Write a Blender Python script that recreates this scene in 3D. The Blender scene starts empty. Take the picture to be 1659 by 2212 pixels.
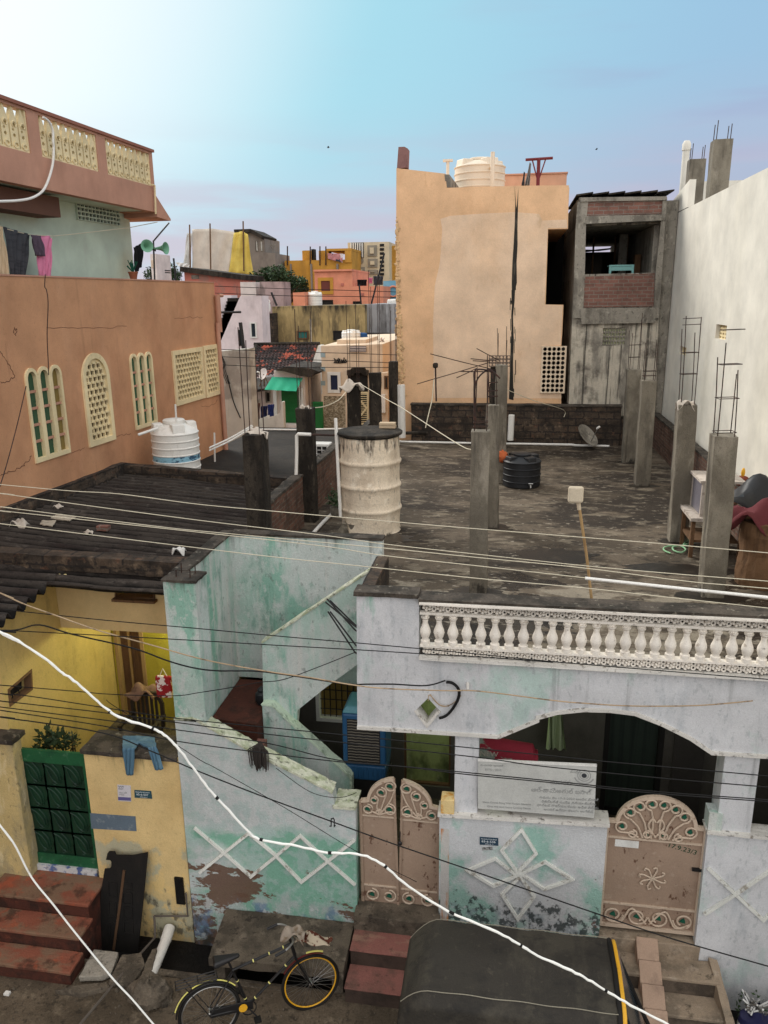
import bpy, bmesh, math, random
from mathutils import Vector as V, Matrix
from mathutils.geometry import tessellate_polygon
random.seed(11)
SC = bpy.context.scene
COL = SC.collection
rad = math.radians
# ---------------------------------------------------------------- camera
IW, IH, FP = 1659., 2212., 1690.           # survey picture size and focal length in its pixels
CP = V((0, 0, 8.4))
_p, _y, _r = rad(15.4), rad(9.3), rad(0.68)
FWD = V((-math.sin(_y)*math.cos(_p), math.cos(_y)*math.cos(_p), -math.sin(_p)))
_r0 = V((math.cos(_y), math.sin(_y), 0)); _d0 = FWD.cross(_r0)
RGT = _r0*math.cos(_r) + _d0*math.sin(_r); DWN = FWD.cross(RGT)
cam = bpy.data.objects.new('camera', bpy.data.cameras.new('camera')); COL.objects.link(cam)
cam.matrix_world = Matrix((( RGT.x, -DWN.x, -FWD.x, CP.x), (RGT.y, -DWN.y, -FWD.y, CP.y), (RGT.z, -DWN.z, -FWD.z, CP.z), (0, 0, 0, 1)))
cam.data.sensor_width = 36; cam.data.sensor_fit = 'AUTO'; cam.data.lens = 36*FP/IH
cam.data.clip_start = .05; cam.data.clip_end = 5000
SC.camera = cam
# ---------------------------------------------------------------- sky, sun, exposure
SC.view_settings.view_transform = 'Standard'; SC.view_settings.look = 'None'
SC.view_settings.exposure = 0.1; SC.view_settings.gamma = 1
SUN_AZ, SUN_EL = -52., 34.                  # degrees left of the depth direction, above the horizon
def S(r, g, b): return tuple(((c/255+.055)/1.055)**2.4 if c > 10 else c/255/12.92 for c in (r, g, b))
W = bpy.data.worlds.new('World'); SC.world = W; W.use_nodes = True
NT = W.node_tree; N = NT.nodes; L = NT.links; N.clear()
def nd(t, **k):
    n = N.new(t)
    for a, b in k.items(): setattr(n, a, b)
    return n
sky = nd('ShaderNodeTexSky', sky_type='NISHITA', sun_disc=False)
sky.sun_elevation = rad(SUN_EL); sky.sun_rotation = rad(SUN_AZ)
sky.dust_density = 1.5; sky.air_density = 1.0; sky.ozone_density = 1.5
tc = nd('ShaderNodeTexCoord'); sep = nd('ShaderNodeSeparateXYZ'); L.new(tc.outputs['Generated'], sep.inputs[0])
def ramp(fac, stops):
    r = nd('ShaderNodeValToRGB'); e = r.color_ramp.elements
    while len(e) < len(stops): e.new(.5)
    for k, (p, c) in enumerate(stops): e[k].position = p; e[k].color = (*c, 1)
    L.new(fac, r.inputs[0]); return r.outputs[0]
def mixc(f, a, b, mode='MIX'):
    m = nd('ShaderNodeMix', data_type='RGBA', blend_type=mode)
    for sck, v in ((m.inputs[0], f), (m.inputs[6], a), (m.inputs[7], b)):
        if hasattr(v, 'links'): L.new(v, sck)
        else: sck.default_value = v if not isinstance(v, tuple) else (*v, 1)
    return m.outputs[2]
def mr(v, a, b, c=0., d=1., smooth=True):
    m = nd('ShaderNodeMapRange'); m.clamp = True
    if smooth: m.interpolation_type = 'SMOOTHSTEP'
    L.new(v, m.inputs[0])
    for k, x in zip((1, 2, 3, 4), (a, b, c, d)): m.inputs[k].default_value = x
    return m.outputs[0]
grad = ramp(sep.outputs[2], ((0., S(172, 178, 196)), (.08, S(182, 187, 208)), (.15, S(168, 188, 214)), (.24, S(156, 194, 222)), (.42, S(150, 196, 226)), (.62, S(152, 194, 224)), (.80, S(190, 205, 222)), (1., S(235, 235, 235))))
lobe = V((-.66, .66, .42)).normalized()
dp = nd('ShaderNodeVectorMath', operation='DOT_PRODUCT'); L.new(tc.outputs['Generated'], dp.inputs[0]); dp.inputs[1].default_value = lobe
# cloud sheets: stretched noise
mp = nd('ShaderNodeMapping'); mp.inputs['Scale'].default_value = (1.6, 1.6, 13.0); mp.inputs['Location'].default_value = (3.1, .4, .2); L.new(tc.outputs['Generated'], mp.inputs[0])
cn = nd('ShaderNodeTexNoise'); cn.inputs['Scale'].default_value = 1.6; cn.inputs['Detail'].default_value = 5; cn.inputs['Roughness'].default_value = .5; L.new(mp.outputs[0], cn.inputs[0])
c1 = mixc(mr(cn.outputs[0], .50, .70, 0, .6), grad, S(160, 172, 206))
cy = mixc(mr(dp.outputs['Value'], .54, .93, 0, .92), c1, S(168, 224, 236))
hi = mixc(mr(dp.outputs['Value'], .82, .985, 0, 1.), cy, (.92, .98, 1.0))
hz = mixc(mr(sep.outputs[2], .04, .20, .75, 0.), hi, mixc(mr(dp.outputs['Value'], .5, .95), S(170, 178, 204), S(190, 212, 230)))
pk = mixc(mr(cn.outputs[0], .40, .58, 0, .75), hz, S(196, 184, 204))
low = mixc(mr(sep.outputs[2], .05, .22, 1., 0.), hz, pk)
# sky out of view, behind the camera and overhead, whitened and brightened as added fill
bk = nd('ShaderNodeVectorMath', operation='DOT_PRODUCT'); L.new(tc.outputs['Generated'], bk.inputs[0]); bk.inputs[1].default_value = V((.15, -.62, .77)).normalized()
allsky = mixc(mr(bk.outputs['Value'], .25, .85, 0., 1.), low, (1.62, 1.60, 1.58))
sc10 = nd('ShaderNodeVectorMath', operation='SCALE'); L.new(allsky, sc10.inputs[0]); sc10.inputs[3].default_value = 10.
fin = mixc(.9, sky.outputs[0], sc10.outputs[0])
bg = nd('ShaderNodeBackground'); bg.inputs[1].default_value = .1; L.new(fin, bg.inputs[0])
wo = nd('ShaderNodeOutputWorld'); L.new(bg.outputs[0], wo.inputs[0])
sun = bpy.data.objects.new('sun', bpy.data.lights.new('sun', 'SUN')); COL.objects.link(sun)
sun.data.energy = 2.7; sun.data.angle = rad(28); sun.data.color = (1, .95, .88)
_az, _el = rad(SUN_AZ), rad(SUN_EL)
sdir = V((math.sin(_az)*math.cos(_el), math.cos(_az)*math.cos(_el), math.sin(_el)))
sun.rotation_euler = sdir.to_track_quat('Z', 'Y').to_euler(); sun.location = (0, 0, 30)
try:
    SC.cycles.use_denoising = True; SC.cycles.max_bounces = 5; SC.cycles.diffuse_bounces = 3; SC.cycles.glossy_bounces = 2; SC.cycles.transmission_bounces = 3
except Exception: pass
# ---------------------------------------------------------------- survey: picture points onto real planes
def ray(q): return RGT*((q[0]-IW/2)/FP) + DWN*((q[1]-IH/2)/FP) + FWD
def oZ(q, z): d = ray(q); return CP + d*((z-CP.z)/d.z)
def oY(q, y): d = ray(q); return CP + d*((y-CP.y)/d.y)
def oX(q, x): d = ray(q); return CP + d*((x-CP.x)/d.x)
def crop(ox, oy, s): return lambda u, v: ((ox+u*s)/1.507, (oy+v*s)/1.507)
A1 = crop(0, 300, .434); A2 = crop(500, 700, .4822); A3 = crop(1250, 430, .4159); A4 = crop(1800, 400, .4294)
A5 = crop(0, 850, .4581); A6 = crop(700, 1050, .4219); A7 = crop(1250, 1150, .3918); A8 = crop(1850, 1150, .3918)
B1 = crop(0, 1600, .3918); B2 = crop(500, 1700, .4219); B3 = crop(1100, 1850, .4219); B4 = crop(1750, 1850, .4521)
B5 = crop(0, 2300, .467); B6 = crop(550, 2500, .4219); B7 = crop(1100, 2500, .4822); B8 = crop(1800, 2500, .4219)
def C(f, *uv): return [f(*t) for t in uv]
class FR:
    """a vertical working plane: o origin, u along it, Z up, w out of it towards the street"""
    def __init__(s, o, u, w=None):
        s.o = V(o); s.u = V(u).normalized(); s.v = V((0, 0, 1)); s.w = V(w) if w else s.u.cross(s.v)
    def uv(s, q):
        d = ray(q); t = (s.o-CP).dot(s.w)/d.dot(s.w); p = CP + d*t - s.o
        return (p.dot(s.u), p.z)
    def uvs(s, qs): return [s.uv(q) for q in qs]
    def p(s, u, v, d=0): return s.o + s.u*u + s.v*v + s.w*d
    def off(s, d): return FR(s.o + s.w*d, s.u, s.w)
def FY(y): return FR((0, y, 0), (1, 0, 0))
# ---------------------------------------------------------------- mesh builder
class MB:
    def __init__(s): s.v = []; s.f = []; s.mi = []
    def add(s, vs, fs, mi=0):
        n = len(s.v); s.v += [V(p) for p in vs]
        for f in fs: s.f.append(tuple(i+n for i in f)); s.mi.append(mi)
        return s
    def box(s, a, b, mi=0):
        (x0, y0, z0), (x1, y1, z1) = a, b
        return s.add([(x0, y0, z0), (x1, y0, z0), (x1, y1, z0), (x0, y1, z0), (x0, y0, z1), (x1, y0, z1), (x1, y1, z1), (x0, y1, z1)],
                     [(0, 3, 2, 1), (4, 5, 6, 7), (0, 1, 5, 4), (1, 2, 6, 5), (2, 3, 7, 6), (3, 0, 4, 7)], mi)
    def hexa(s, bot, top, mi=0):
        return s.add(list(bot)+list(top), [(3, 2, 1, 0), (4, 5, 6, 7), (0, 1, 5, 4), (1, 2, 6, 5), (2, 3, 7, 6), (3, 0, 4, 7)], mi)
    def prism(s, pts, vec, mi=0):
        return s.slab3([V(p) for p in pts], [], V(vec), mi)
    def slab3(s, outer, holes, vec, mi=0):
        loops = [outer]+holes; flat = [p for l in loops for p in l]
        tri = tessellate_polygon([[tuple(p) for p in l] for l in loops])
        n = len(flat); fs = [tuple(t) for t in tri] + [tuple(i+n for i in reversed(t)) for t in tri]
        k = 0
        for l in loops:
            m = len(l)
            for i in range(m): a, b = k+i, k+(i+1) % m; fs.append((a, b, b+n, a+n))
            k += m
        return s.add(flat+[p+vec for p in flat], fs, mi)
    def slab(s, fr, outer, d0, d1, holes=(), mi=0):
        return s.slab3([fr.p(u, v, d0) for u, v in outer], [[fr.p(u, v, d0) for u, v in h] for h in holes], fr.w*(d1-d0), mi)
    def rect(s, fr, u0, v0, u1, v1, d0, d1, mi=0):
        return s.slab(fr, [(u0, v0), (u1, v0), (u1, v1), (u0, v1)], d0, d1, mi=mi)
    def ribbon(s, fr, pts, w, d0, d1, closed=False, mi=0):
        n = len(pts); Lf = []; Rt = []
        for i in range(n):
            p = V(pts[i]); a = V(pts[i-1]) if (i > 0 or closed) else None; b = V(pts[(i+1) % n]) if (i < n-1 or closed) else None
            t1 = (p-a).normalized() if a is not None else None; t2 = (b-p).normalized() if b is not None else None
            if t1 is None: t1 = t2
            if t2 is None: t2 = t1
            n1 = V((-t1.y, t1.x)); n2 = V((-t2.y, t2.x)); m = (n1+n2)
            m = m/max(m.length, 1e-6); k = w/2/max(.35, m.dot(n1)); Lf.append(p+m*k); Rt.append(p-m*k)
        vs = [fr.p(q.x, q.y, d) for i in range(n) for (q, d) in ((Lf[i], d0), (Rt[i], d0), (Lf[i], d1), (Rt[i], d1))]
        fs = []
        for i in range(n if closed else n-1):
            a, b = 4*i, 4*((i+1) % n)
            fs += [(a, b, b+1, a+1), (a+2, a+3, b+3, b+2), (a, a+2, b+2, b), (a+1, b+1, b+3, a+3)]
        if not closed: e = 4*(n-1); fs += [(0, 1, 3, 2), (e, e+2, e+3, e+1)]
        return s.add(vs, fs, mi)
    def tube(s, pts, r, n=6, mi=0, closed=False, flat=None):
        pts = [V(p) for p in pts]; m = len(pts); rs = r if isinstance(r, (list, tuple)) else [r]*m
        vs = []; up = None
        for i in range(m):
            a = pts[i-1] if (i > 0 or closed) else pts[0]; b = pts[(i+1) % m] if (i < m-1 or closed) else pts[-1]
            t = (b-a); t = t.normalized() if t.length > 1e-9 else V((0, 0, 1))
            if up is None: up = V((0, 0, 1)) if abs(t.z) < .95 else V((1, 0, 0))
            x = t.cross(up)
            if x.length < 1e-4: x = t.cross(V((.3, 1, .2)))
            x.normalize(); y = x.cross(t).normalized(); up = y
            for k in range(n):
                c, sn = math.cos(2*math.pi*k/n), math.sin(2*math.pi*k/n)
                vs.append(pts[i] + (x*c + y*sn*(flat or 1))*rs[i])
        fs = []
        for i in range(m if closed else m-1):
            for k in range(n):
                a, b = i*n+k, i*n+(k+1) % n; c, d = ((i+1) % m)*n+(k+1) % n, ((i+1) % m)*n+k; fs.append((a, b, c, d))
        if not closed: fs += [tuple(range(n-1, -1, -1)), tuple(range((m-1)*n, m*n))]
        return s.add(vs, fs, mi)
    def lathe(s, c, prof, n=24, mi=0, ax=(0, 0, 1)):
        c = V(c); az = V(ax).normalized(); x = az.orthogonal().normalized(); y = az.cross(x)
        if abs(az.z) > .99: x, y = V((1, 0, 0)), V((0, 1, 0))
        vs = [c + az*h + (x*math.cos(2*math.pi*k/n) + y*math.sin(2*math.pi*k/n))*r for r, h in prof for k in range(n)]
        fs = [(i*n+k, i*n+(k+1) % n, (i+1)*n+(k+1) % n, (i+1)*n+k) for i in range(len(prof)-1) for k in range(n)]
        fs += [tuple(range(n-1, -1, -1)), tuple(range((len(prof)-1)*n, len(prof)*n))]
        return s.add(vs, fs, mi)
    def grid(s, fn, nu, nv, mi=0, thick=None):
        vs = [V(fn(i/nu, j/nv)) for j in range(nv+1) for i in range(nu+1)]
        return s.add(vs, [(j*(nu+1)+i, j*(nu+1)+i+1, (j+1)*(nu+1)+i+1, (j+1)*(nu+1)+i) for j in range(nv) for i in range(nu)], mi)
    def ball(s, c, r, nu=10, nv=7, mi=0, sc=(1, 1, 1), jit=0):
        prof = []
        c = V(c); vs = []; 
        for j in range(nv+1):
            th = math.pi*j/nv
            for i in range(nu):
                ph = 2*math.pi*i/nu; q = r*(1+random.uniform(-jit, jit))
                vs.append(c + V((q*sc[0]*math.sin(th)*math.cos(ph), q*sc[1]*math.sin(th)*math.sin(ph), q*sc[2]*math.cos(th))))
        return s.add(vs, [(j*nu+i, (j+1)*nu+i, (j+1)*nu+(i+1) % nu, j*nu+(i+1) % nu) for j in range(nv) for i in range(nu)], mi)
    def build(s, name, mats, parent=None, smooth=False, local=False, fix=True, rough=None, bev=0):
        if not isinstance(mats, (list, tuple)): mats = [mats]
        if parent is not None or local:
            org = V((0, 0, 0)); q = parent
            while q is not None and not local: org = org + q.location; q = q.parent
        else:
            xs = [[p[i] for p in s.v] for i in range(3)]
            org = V(((min(xs[0])+max(xs[0]))/2, (min(xs[1])+max(xs[1]))/2, min(xs[2])))
        me = bpy.data.meshes.new(name); me.from_pydata([p-org for p in s.v], [], s.f)
        for m in mats: me.materials.append(m)
        for p, m in zip(me.polygons, s.mi): p.material_index = m
        if fix:
            bm = bmesh.new(); bm.from_mesh(me)
            bmesh.ops.remove_doubles(bm, verts=bm.verts, dist=1e-5)
            bmesh.ops.recalc_face_normals(bm, faces=bm.faces); bm.to_mesh(me); bm.free()
        if smooth: me.shade_smooth(); me.set_sharp_from_angle(angle=rad(40))
        o = bpy.data.objects.new(name, me); COL.objects.link(o)
        if parent is not None: o.parent = parent
        elif not local: o.location = org
        if bev:
            b = o.modifiers.new('b', 'BEVEL'); b.width = bev; b.segments = 2; b.limit_method = 'ANGLE'; b.angle_limit = rad(50)
        if rough:
            lv, size, amp = rough
            sb = o.modifiers.new('s', 'SUBSURF'); sb.subdivision_type = 'SIMPLE'; sb.levels = sb.render_levels = lv
            key = 'crumble%g' % size
            tx = bpy.data.textures.get(key) or bpy.data.textures.new(key, 'CLOUDS'); tx.noise_scale = size; tx.noise_depth = 3
            dm = o.modifiers.new('d', 'DISPLACE'); dm.texture = tx; dm.strength = amp; dm.mid_level = .5; dm.texture_coords = 'GLOBAL'
        return o
def tag(o, label, cat=None, group=None, kind=None):
    if label: o['label'] = label
    if cat: o['category'] = cat
    if group: o['group'] = group
    if kind: o['kind'] = kind
    return o
def thing(name, label, cat, loc, group=None, rz=0):
    o = bpy.data.objects.new(name, None); COL.objects.link(o); o.location = V(loc); o.rotation_euler = (0, 0, rz); o.empty_display_size = .1
    return tag(o, label, cat, group)
def dup(o, parent, loc=None):
    c = o.copy(); COL.objects.link(c); c.parent = parent
    if loc is not None: c.location = loc
    return c
def spline(pts, k=8):
    pts = [V(p) for p in pts]; out = []
    for i in range(len(pts)-1):
        a = pts[max(i-1, 0)]; b = pts[i]; c = pts[i+1]; d = pts[min(i+2, len(pts)-1)]
        for j in range(k):
            t = j/k; out.append(.5*((2*b)+(c-a)*t+(2*a-5*b+4*c-d)*t*t+(3*b-a-3*c+d)*t**3))
    out.append(pts[-1]); return out
def arc(cx, cy, rx, ry, a0, a1, n=16): return [(cx+rx*math.cos(rad(a0+(a1-a0)*i/n)), cy+ry*math.sin(rad(a0+(a1-a0)*i/n))) for i in range(n+1)]
# ---------------------------------------------------------------- materials
def M(name, base, layers=(), rough=.88, bump=.35, bs=35., metal=0., var=.16, brick=None, spec=.25, wet=None, grain=.10, wave=None):
    m = bpy.data.materials.new(name); m.use_nodes = True; T = m.node_tree; n = T.nodes; l = T.links; n.clear()
    def nn(t, **k):
        x = n.new(t)
        for a, b in k.items(): setattr(x, a, b)
        return x
    out = nn('ShaderNodeOutputMaterial'); bs_ = nn('ShaderNodeBsdfPrincipled'); l.new(bs_.outputs[0], out.inputs[0])
    geo = nn('ShaderNodeNewGeometry'); pos = geo.outputs['Position']
    def mapr(v, a, b, c=0., d=1.):
        x = nn('ShaderNodeMapRange'); x.clamp = True; l.new(v, x.inputs[0])
        for k, q in zip((1, 2, 3, 4), (a, b, c, d)): x.inputs[k].default_value = q
        return x.outputs[0]
    def noise(sc, det=5., off=0., ro=.62):
        mp = nn('ShaderNodeMapping'); mp.inputs['Scale'].default_value = sc if isinstance(sc, tuple) else (sc,)*3
        mp.inputs['Location'].default_value = (off*1.7, off*.9, off*2.3); l.new(pos, mp.inputs[0])
        x = nn('ShaderNodeTexNoise'); x.inputs['Scale'].default_value = 1.; x.inputs['Detail'].default_value = det; x.inputs['Roughness'].default_value = ro
        l.new(mp.outputs[0], x.inputs[0]); return x.outputs[0]
    def mix(f, a, b, mode='MIX'):
        x = nn('ShaderNodeMix', data_type='RGBA', blend_type=mode)
        for sck, v in ((x.inputs[0], f), (x.inputs[6], a), (x.inputs[7], b)):
            if hasattr(v, 'links'): l.new(v, sck)
            elif isinstance(v, tuple): sck.default_value = (*v, 1)
            else: sck.default_value = v
        return x.outputs[2]
    sepz = nn('ShaderNodeSeparateXYZ'); l.new(pos, sepz.inputs[0])
    col = base
    if brick:
        bw, bh, c2, mort, ax = brick
        cb = nn('ShaderNodeCombineXYZ')
        if ax == 'z': l.new(sepz.outputs[0], cb.inputs[0]); l.new(sepz.outputs[1], cb.inputs[1])
        else: l.new(sepz.outputs[0 if ax == 'x' else 1], cb.inputs[0]); l.new(sepz.outputs[2], cb.inputs[1])
        bt = nn('ShaderNodeTexBrick'); bt.inputs['Scale'].default_value = 1.; bt.inputs['Brick Width'].default_value = bw; bt.inputs['Row Height'].default_value = bh
        bt.inputs['Mortar Size'].default_value = bh*.12; bt.inputs['Mortar Smooth'].default_value = .4
        bt.inputs['Color1'].default_value = (*base, 1); bt.inputs['Color2'].default_value = (*c2, 1); bt.inputs['Mortar'].default_value = (*mort, 1)
        dist = nn('ShaderNodeVectorMath', operation='ADD'); nz = nn('ShaderNodeTexNoise'); nz.inputs['Scale'].default_value = 9.; l.new(pos, nz.inputs[0])
        sc_ = nn('ShaderNodeVectorMath', operation='SCALE'); l.new(nz.outputs['Color'], sc_.inputs[0]); sc_.inputs[3].default_value = bh*.35
        l.new(cb.outputs[0], dist.inputs[0]); l.new(sc_.outputs[0], dist.inputs[1]); l.new(dist.outputs[0], bt.inputs[0]); col = bt.outputs[0]
    rough_in = None
    for k, ly in enumerate(layers):
        c, sc, lo, hi, st = ly[:5]; zr, xr, yr = (tuple(ly[5:])+(None,)*3)[:3]
        f = noise(sc, 6., k*3.7+hash_(name))
        for rng, ax in ((zr, 2), (xr, 0), (yr, 1)):
            if rng:
                zf = mapr(sepz.outputs[ax], rng[0], rng[1], -.45, 0.)
                ad = nn('ShaderNodeMath', operation='ADD'); l.new(f, ad.inputs[0]); l.new(zf, ad.inputs[1]); f = ad.outputs[0]
        f = mapr(f, lo, hi, 0., st)
        if wet == k: rough_in = mapr(f, 0., 1., rough, .12)
        col = mix(f, col, c)
    if wave:
        wv = nn('ShaderNodeMath', operation='SINE'); mu_ = nn('ShaderNodeMath', operation='MULTIPLY'); l.new(sepz.outputs[1], mu_.inputs[0]); mu_.inputs[1].default_value = 2*math.pi/wave[0]; l.new(mu_.outputs[0], wv.inputs[0])
        ns = nn('ShaderNodeMath', operation='ADD'); l.new(wv.outputs[0], ns.inputs[0]); l.new(mapr(noise((1.5, 6, 2), 4., 7.), .3, .7, -.5, .5), ns.inputs[1]); col = mix(mapr(ns.outputs[0], .55, -.35, 0., wave[2]), col, wave[1])
    if var:
        v = mapr(noise(1.3, 4., 9.), .3, .7, 1-var, 1+var*.6); g = mapr(noise(bs*2.2, 3., 5.), .3, .7, 1-grain, 1+grain)
        mu = nn('ShaderNodeMath', operation='MULTIPLY'); l.new(v, mu.inputs[0]); l.new(g, mu.inputs[1])
        x = nn('ShaderNodeVectorMath', operation='SCALE')
        if hasattr(col, 'links'): l.new(col, x.inputs[0])
        else: x.inputs[0].default_value = col
        l.new(mu.outputs[0], x.inputs[3]); col = x.outputs[0]
    if hasattr(col, 'links'): l.new(col, bs_.inputs['Base Color'])
    else: bs_.inputs['Base Color'].default_value = (*col, 1)
    bs_.inputs['Roughness'].default_value = rough; bs_.inputs['Metallic'].default_value = metal
    if rough_in is not None: l.new(rough_in, bs_.inputs['Roughness'])
    bs_.inputs['Specular IOR Level'].default_value = spec
    if bump:
        b = nn('ShaderNodeBump'); b.inputs['Strength'].default_value = bump; b.inputs['Distance'].default_value = .02
        l.new(noise(bs, 4., 2., .7), b.inputs['Height']); l.new(b.outputs[0], bs_.inputs['Normal'])
    return m
def hash_(s): return sum(ord(c)*(i+1) for i, c in enumerate(s)) % 97*.31
BLK = S(26, 24, 22); GRM = S(58, 52, 46)
ST = (7, 7, .45)                         # vertical streaks
mt = {}
mt['mint'] = M('mint_plaster', S(176, 196, 186), ((S(196, 201, 197), (1.5, 1.5, .5), .46, .56, .85), (S(126, 176, 156), (1.6, 1.6, .45), .52, .60, .8), (S(208, 206, 200), (6, 6, .4), .53, .65, .75), (S(200, 203, 199), (10, 10, 7), .54, .61, .65), (S(108, 150, 134), (3, 3, 1.4), .58, .66, .6), (S(104, 110, 104), (14, 14, 9), .60, .67, .5), (S(84, 84, 78), ST, .51, .68, .75, (4.4, 5.1))), bump=.4, grain=.12)
mt['pale'] = M('pale_blue_plaster', S(206, 206, 207), ((S(170, 197, 186), (1.3, 1.3, .9), .53, .64, .7), (S(162, 169, 174), (4, 4, 1.2), .52, .68, .5), (S(148, 155, 156), (18, 18, 9), .56, .66, .4), (S(94, 96, 93), ST, .60, .78, .55), (S(119, 173, 151), (2.4, 2.4, .5), .58, .66, .7, None, (.5, -1.8))), bump=.28, grain=.1)
mt['wallx'] = M('peeling_wall_paint', S(192, 196, 194), ((S(117, 169, 146), (1.0, 1.0, 1.5), .34, .47, .92, (2.15, 1.5)), (S(167, 186, 181), (7, 7, 6), .47, .58, .65), (S(169, 178, 175), (3, 3, 2), .44, .54, .85, (.95, .55)), (S(107, 82, 67), (1.3, 1.3, 2.6), .47, .485, .95, (1.55, 1.0), (-1.9, -3.3)), (S(107, 82, 67), (1.6, 1.6, 3.2), .57, .58, .95, (1.5, 1.0)), (S(103, 129, 157), (2.6, 2.6, 2), .52, .60, .75, (.95, .5)), (S(194, 198, 196), (9, 9, 7), .54, .62, .7, (.95, .5)), (S(62, 62, 55), (5, 5, 4), .50, .62, .8, (.6, .05))), bump=.5, grain=.12)
mt['wally'] = M('weathered_wall_paint', S(200, 201, 201), ((S(134, 181, 164), (1.2, 1.2, 1.1), .50, .60, .8), (S(130, 141, 146), (5, 5, 5), .50, .60, .65, (1.5, .8)), (S(58, 65, 64), (10, 10, 8), .46, .54, .88, (1.5, .8)), (S(122, 169, 150), (8, 8, 9), .53, .60, .8, (1.1, .5)), (S(197, 202, 202), (14, 14, 14), .55, .62, .7, (1.3, .8)), (S(102, 74, 65), (3.0, 3.0, 2.8), .61, .62, .9, None, (.3, 1.2))), bump=.5, grain=.12)
mt['capw'] = M('mossy_white_cap', S(206, 206, 186), ((S(150, 160, 120), (8, 8, 8), .45, .6, .7), (S(70, 68, 56), (12, 12, 12), .55, .66, .8)), bump=.4)
mt['caplg'] = M('light_green_cap', S(196, 212, 190), ((S(110, 130, 110), (9, 9, 9), .55, .66, .7),), bump=.3)
mt['rim'] = M('rim_paint', S(216, 212, 204), ((S(120, 110, 98), (12, 12, 12), .57, .65, .8), (S(60, 54, 48), (5, 5, 9), .60, .68, .8)), bump=.35)
mt['roof'] = M('weathered_roof', S(76, 66, 54), ((S(105, 93, 79), (.6, 1.1, 1), .48, .56, .8), (S(45, 37, 30), (.45, .8, 1), .50, .57, .88), (S(122, 111, 95), (1.6, 3.4, 2), .55, .61, .75), (S(38, 33, 27), (3, 6, 4), .55, .62, .7), (S(143, 133, 117), (1.3, 2.4, 2), .48, .54, .8, None, None, (13.0, 11.0)), (S(40, 33, 28), (.7, 1.0, 1), .545, .56, .85, None, None, (15., 12.)), (S(151, 141, 125), (6, 11, 6), .60, .66, .8), (S(30, 26, 22), (16, 22, 14), .60, .67, .6)), bump=.7, bs=22, wet=5, rough=.8, grain=.16)
mt['grimetop'] = M('grimy_coping', S(82, 74, 66), ((S(42, 39, 34), (4, 4, 4), .42, .58, .8), (S(134, 127, 114), (10, 10, 10), .60, .68, .7)), bump=.6, bs=25, grain=.2)
mt['conc'] = M('raw_concrete', S(131, 123, 109), ((S(99, 92, 81), (1.8, 1.8, .9), .45, .58, .75), (S(161, 152, 137), (3, 3, 1.2), .55, .66, .6), (S(58, 52, 46), (4.5, 4.5, .5), .55, .68, .75), (S(90, 82, 72), (18, 18, 12), .57, .66, .4), (S(45, 41, 36), (7, 7, 3), .47, .57, .85, (4.75, 4.2))), bump=.6, grain=.14)
mt['concd'] = M('blackened_concrete', S(63, 56, 48), ((S(31, 27, 23), (3, 3, .8), .42, .56, .85), (S(95, 86, 74), (8, 8, 2), .58, .66, .65), (S(27, 23, 21), (20, 20, 12), .55, .64, .7)), bump=.8, grain=.2)
mt['rebar'] = M('rusty_rebar', S(58, 46, 42), ((S(96, 58, 42), (20, 20, 20), .5, .65, .6),), rough=.8, bump=.3)
mt['brick'] = M('bare_brick', S(115, 82, 68), ((S(72, 59, 50), (4, 4, 4), .45, .62, .7), (S(54, 46, 41), (3, 3, .8), .55, .68, .7)), brick=(.23, .085, S(93, 66, 55), S(108, 99, 88), 'y'), bump=.9, bs=18)
mt['brickx'] = M('bare_brick_facing', S(136, 96, 84), ((S(84, 70, 62), (4, 4, 4), .5, .68, .6), (S(150, 138, 124), (3, 3, 3), .60, .72, .6)), brick=(.26, .1, S(118, 84, 74), S(128, 118, 108), 'x'), bump=.9, bs=18)
mt['stonew'] = M('blackened_stone_wall', S(91, 76, 63), ((S(46, 41, 37), (3, 3, 3), .42, .60, .85), (S(135, 115, 94), (4, 4, 4), .58, .70, .6), (S(115, 80, 62), (6, 6, 6), .60, .68, .5)), brick=(.42, .2, S(72, 62, 53), S(52, 46, 42), 'x'), bump=1., bs=14, grain=.2)
mt['brown'] = M('terracotta_wall_paint', S(198, 147, 110), ((S(179, 128, 95), (1.0, 1.0, .5), .5, .66, .6), (S(206, 157, 122), (2, 2, .6), .54, .68, .5), (S(144, 104, 79), (5, 5, .4), .62, .78, .45), (S(156, 112, 85), (26, 26, 20), .58, .68, .35)), bump=.25, bs=45, grain=.08)
mt['brownp'] = M('terracotta_parapet_paint', S(191, 143, 120), ((S(173, 126, 104), (2, 2, .8), .5, .68, .5), (S(131, 96, 81), ST, .64, .82, .4)), bump=.15, grain=.06)
mt['cream'] = M('cream_jali', S(232, 212, 168), ((S(190, 164, 124), (9, 9, 5), .58, .72, .5),), bump=.15, grain=.05)
mt['mintl'] = M('pale_green_wall', S(196, 210, 192), ((S(180, 196, 180), (1, 1, .5), .5, .7, .5), (S(190, 190, 178), (4, 4, 1), .62, .75, .5)), bump=.1, grain=.04)
mt['peach'] = M('peach_wall_paint', S(232, 189, 147), ((S(222, 175, 131), (.6, .6, .3), .54, .66, .6), (S(183, 141, 103), (6, 6, .35), .58, .74, .55, (9.6, 11.4)), (S(202, 154, 112), (3, 3, 2.2), .64, .74, .5), (S(210, 162, 118), (20, 20, 14), .58, .68, .35)), bump=.3, bs=16, grain=.06)
mt['peachb'] = M('crumbling_wall_edge', S(222, 184, 138), ((S(160, 130, 100), (6, 6, 4), .52, .62, .7), (S(110, 96, 82), (10, 10, 8), .60, .68, .6)), bump=1., bs=12)
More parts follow.
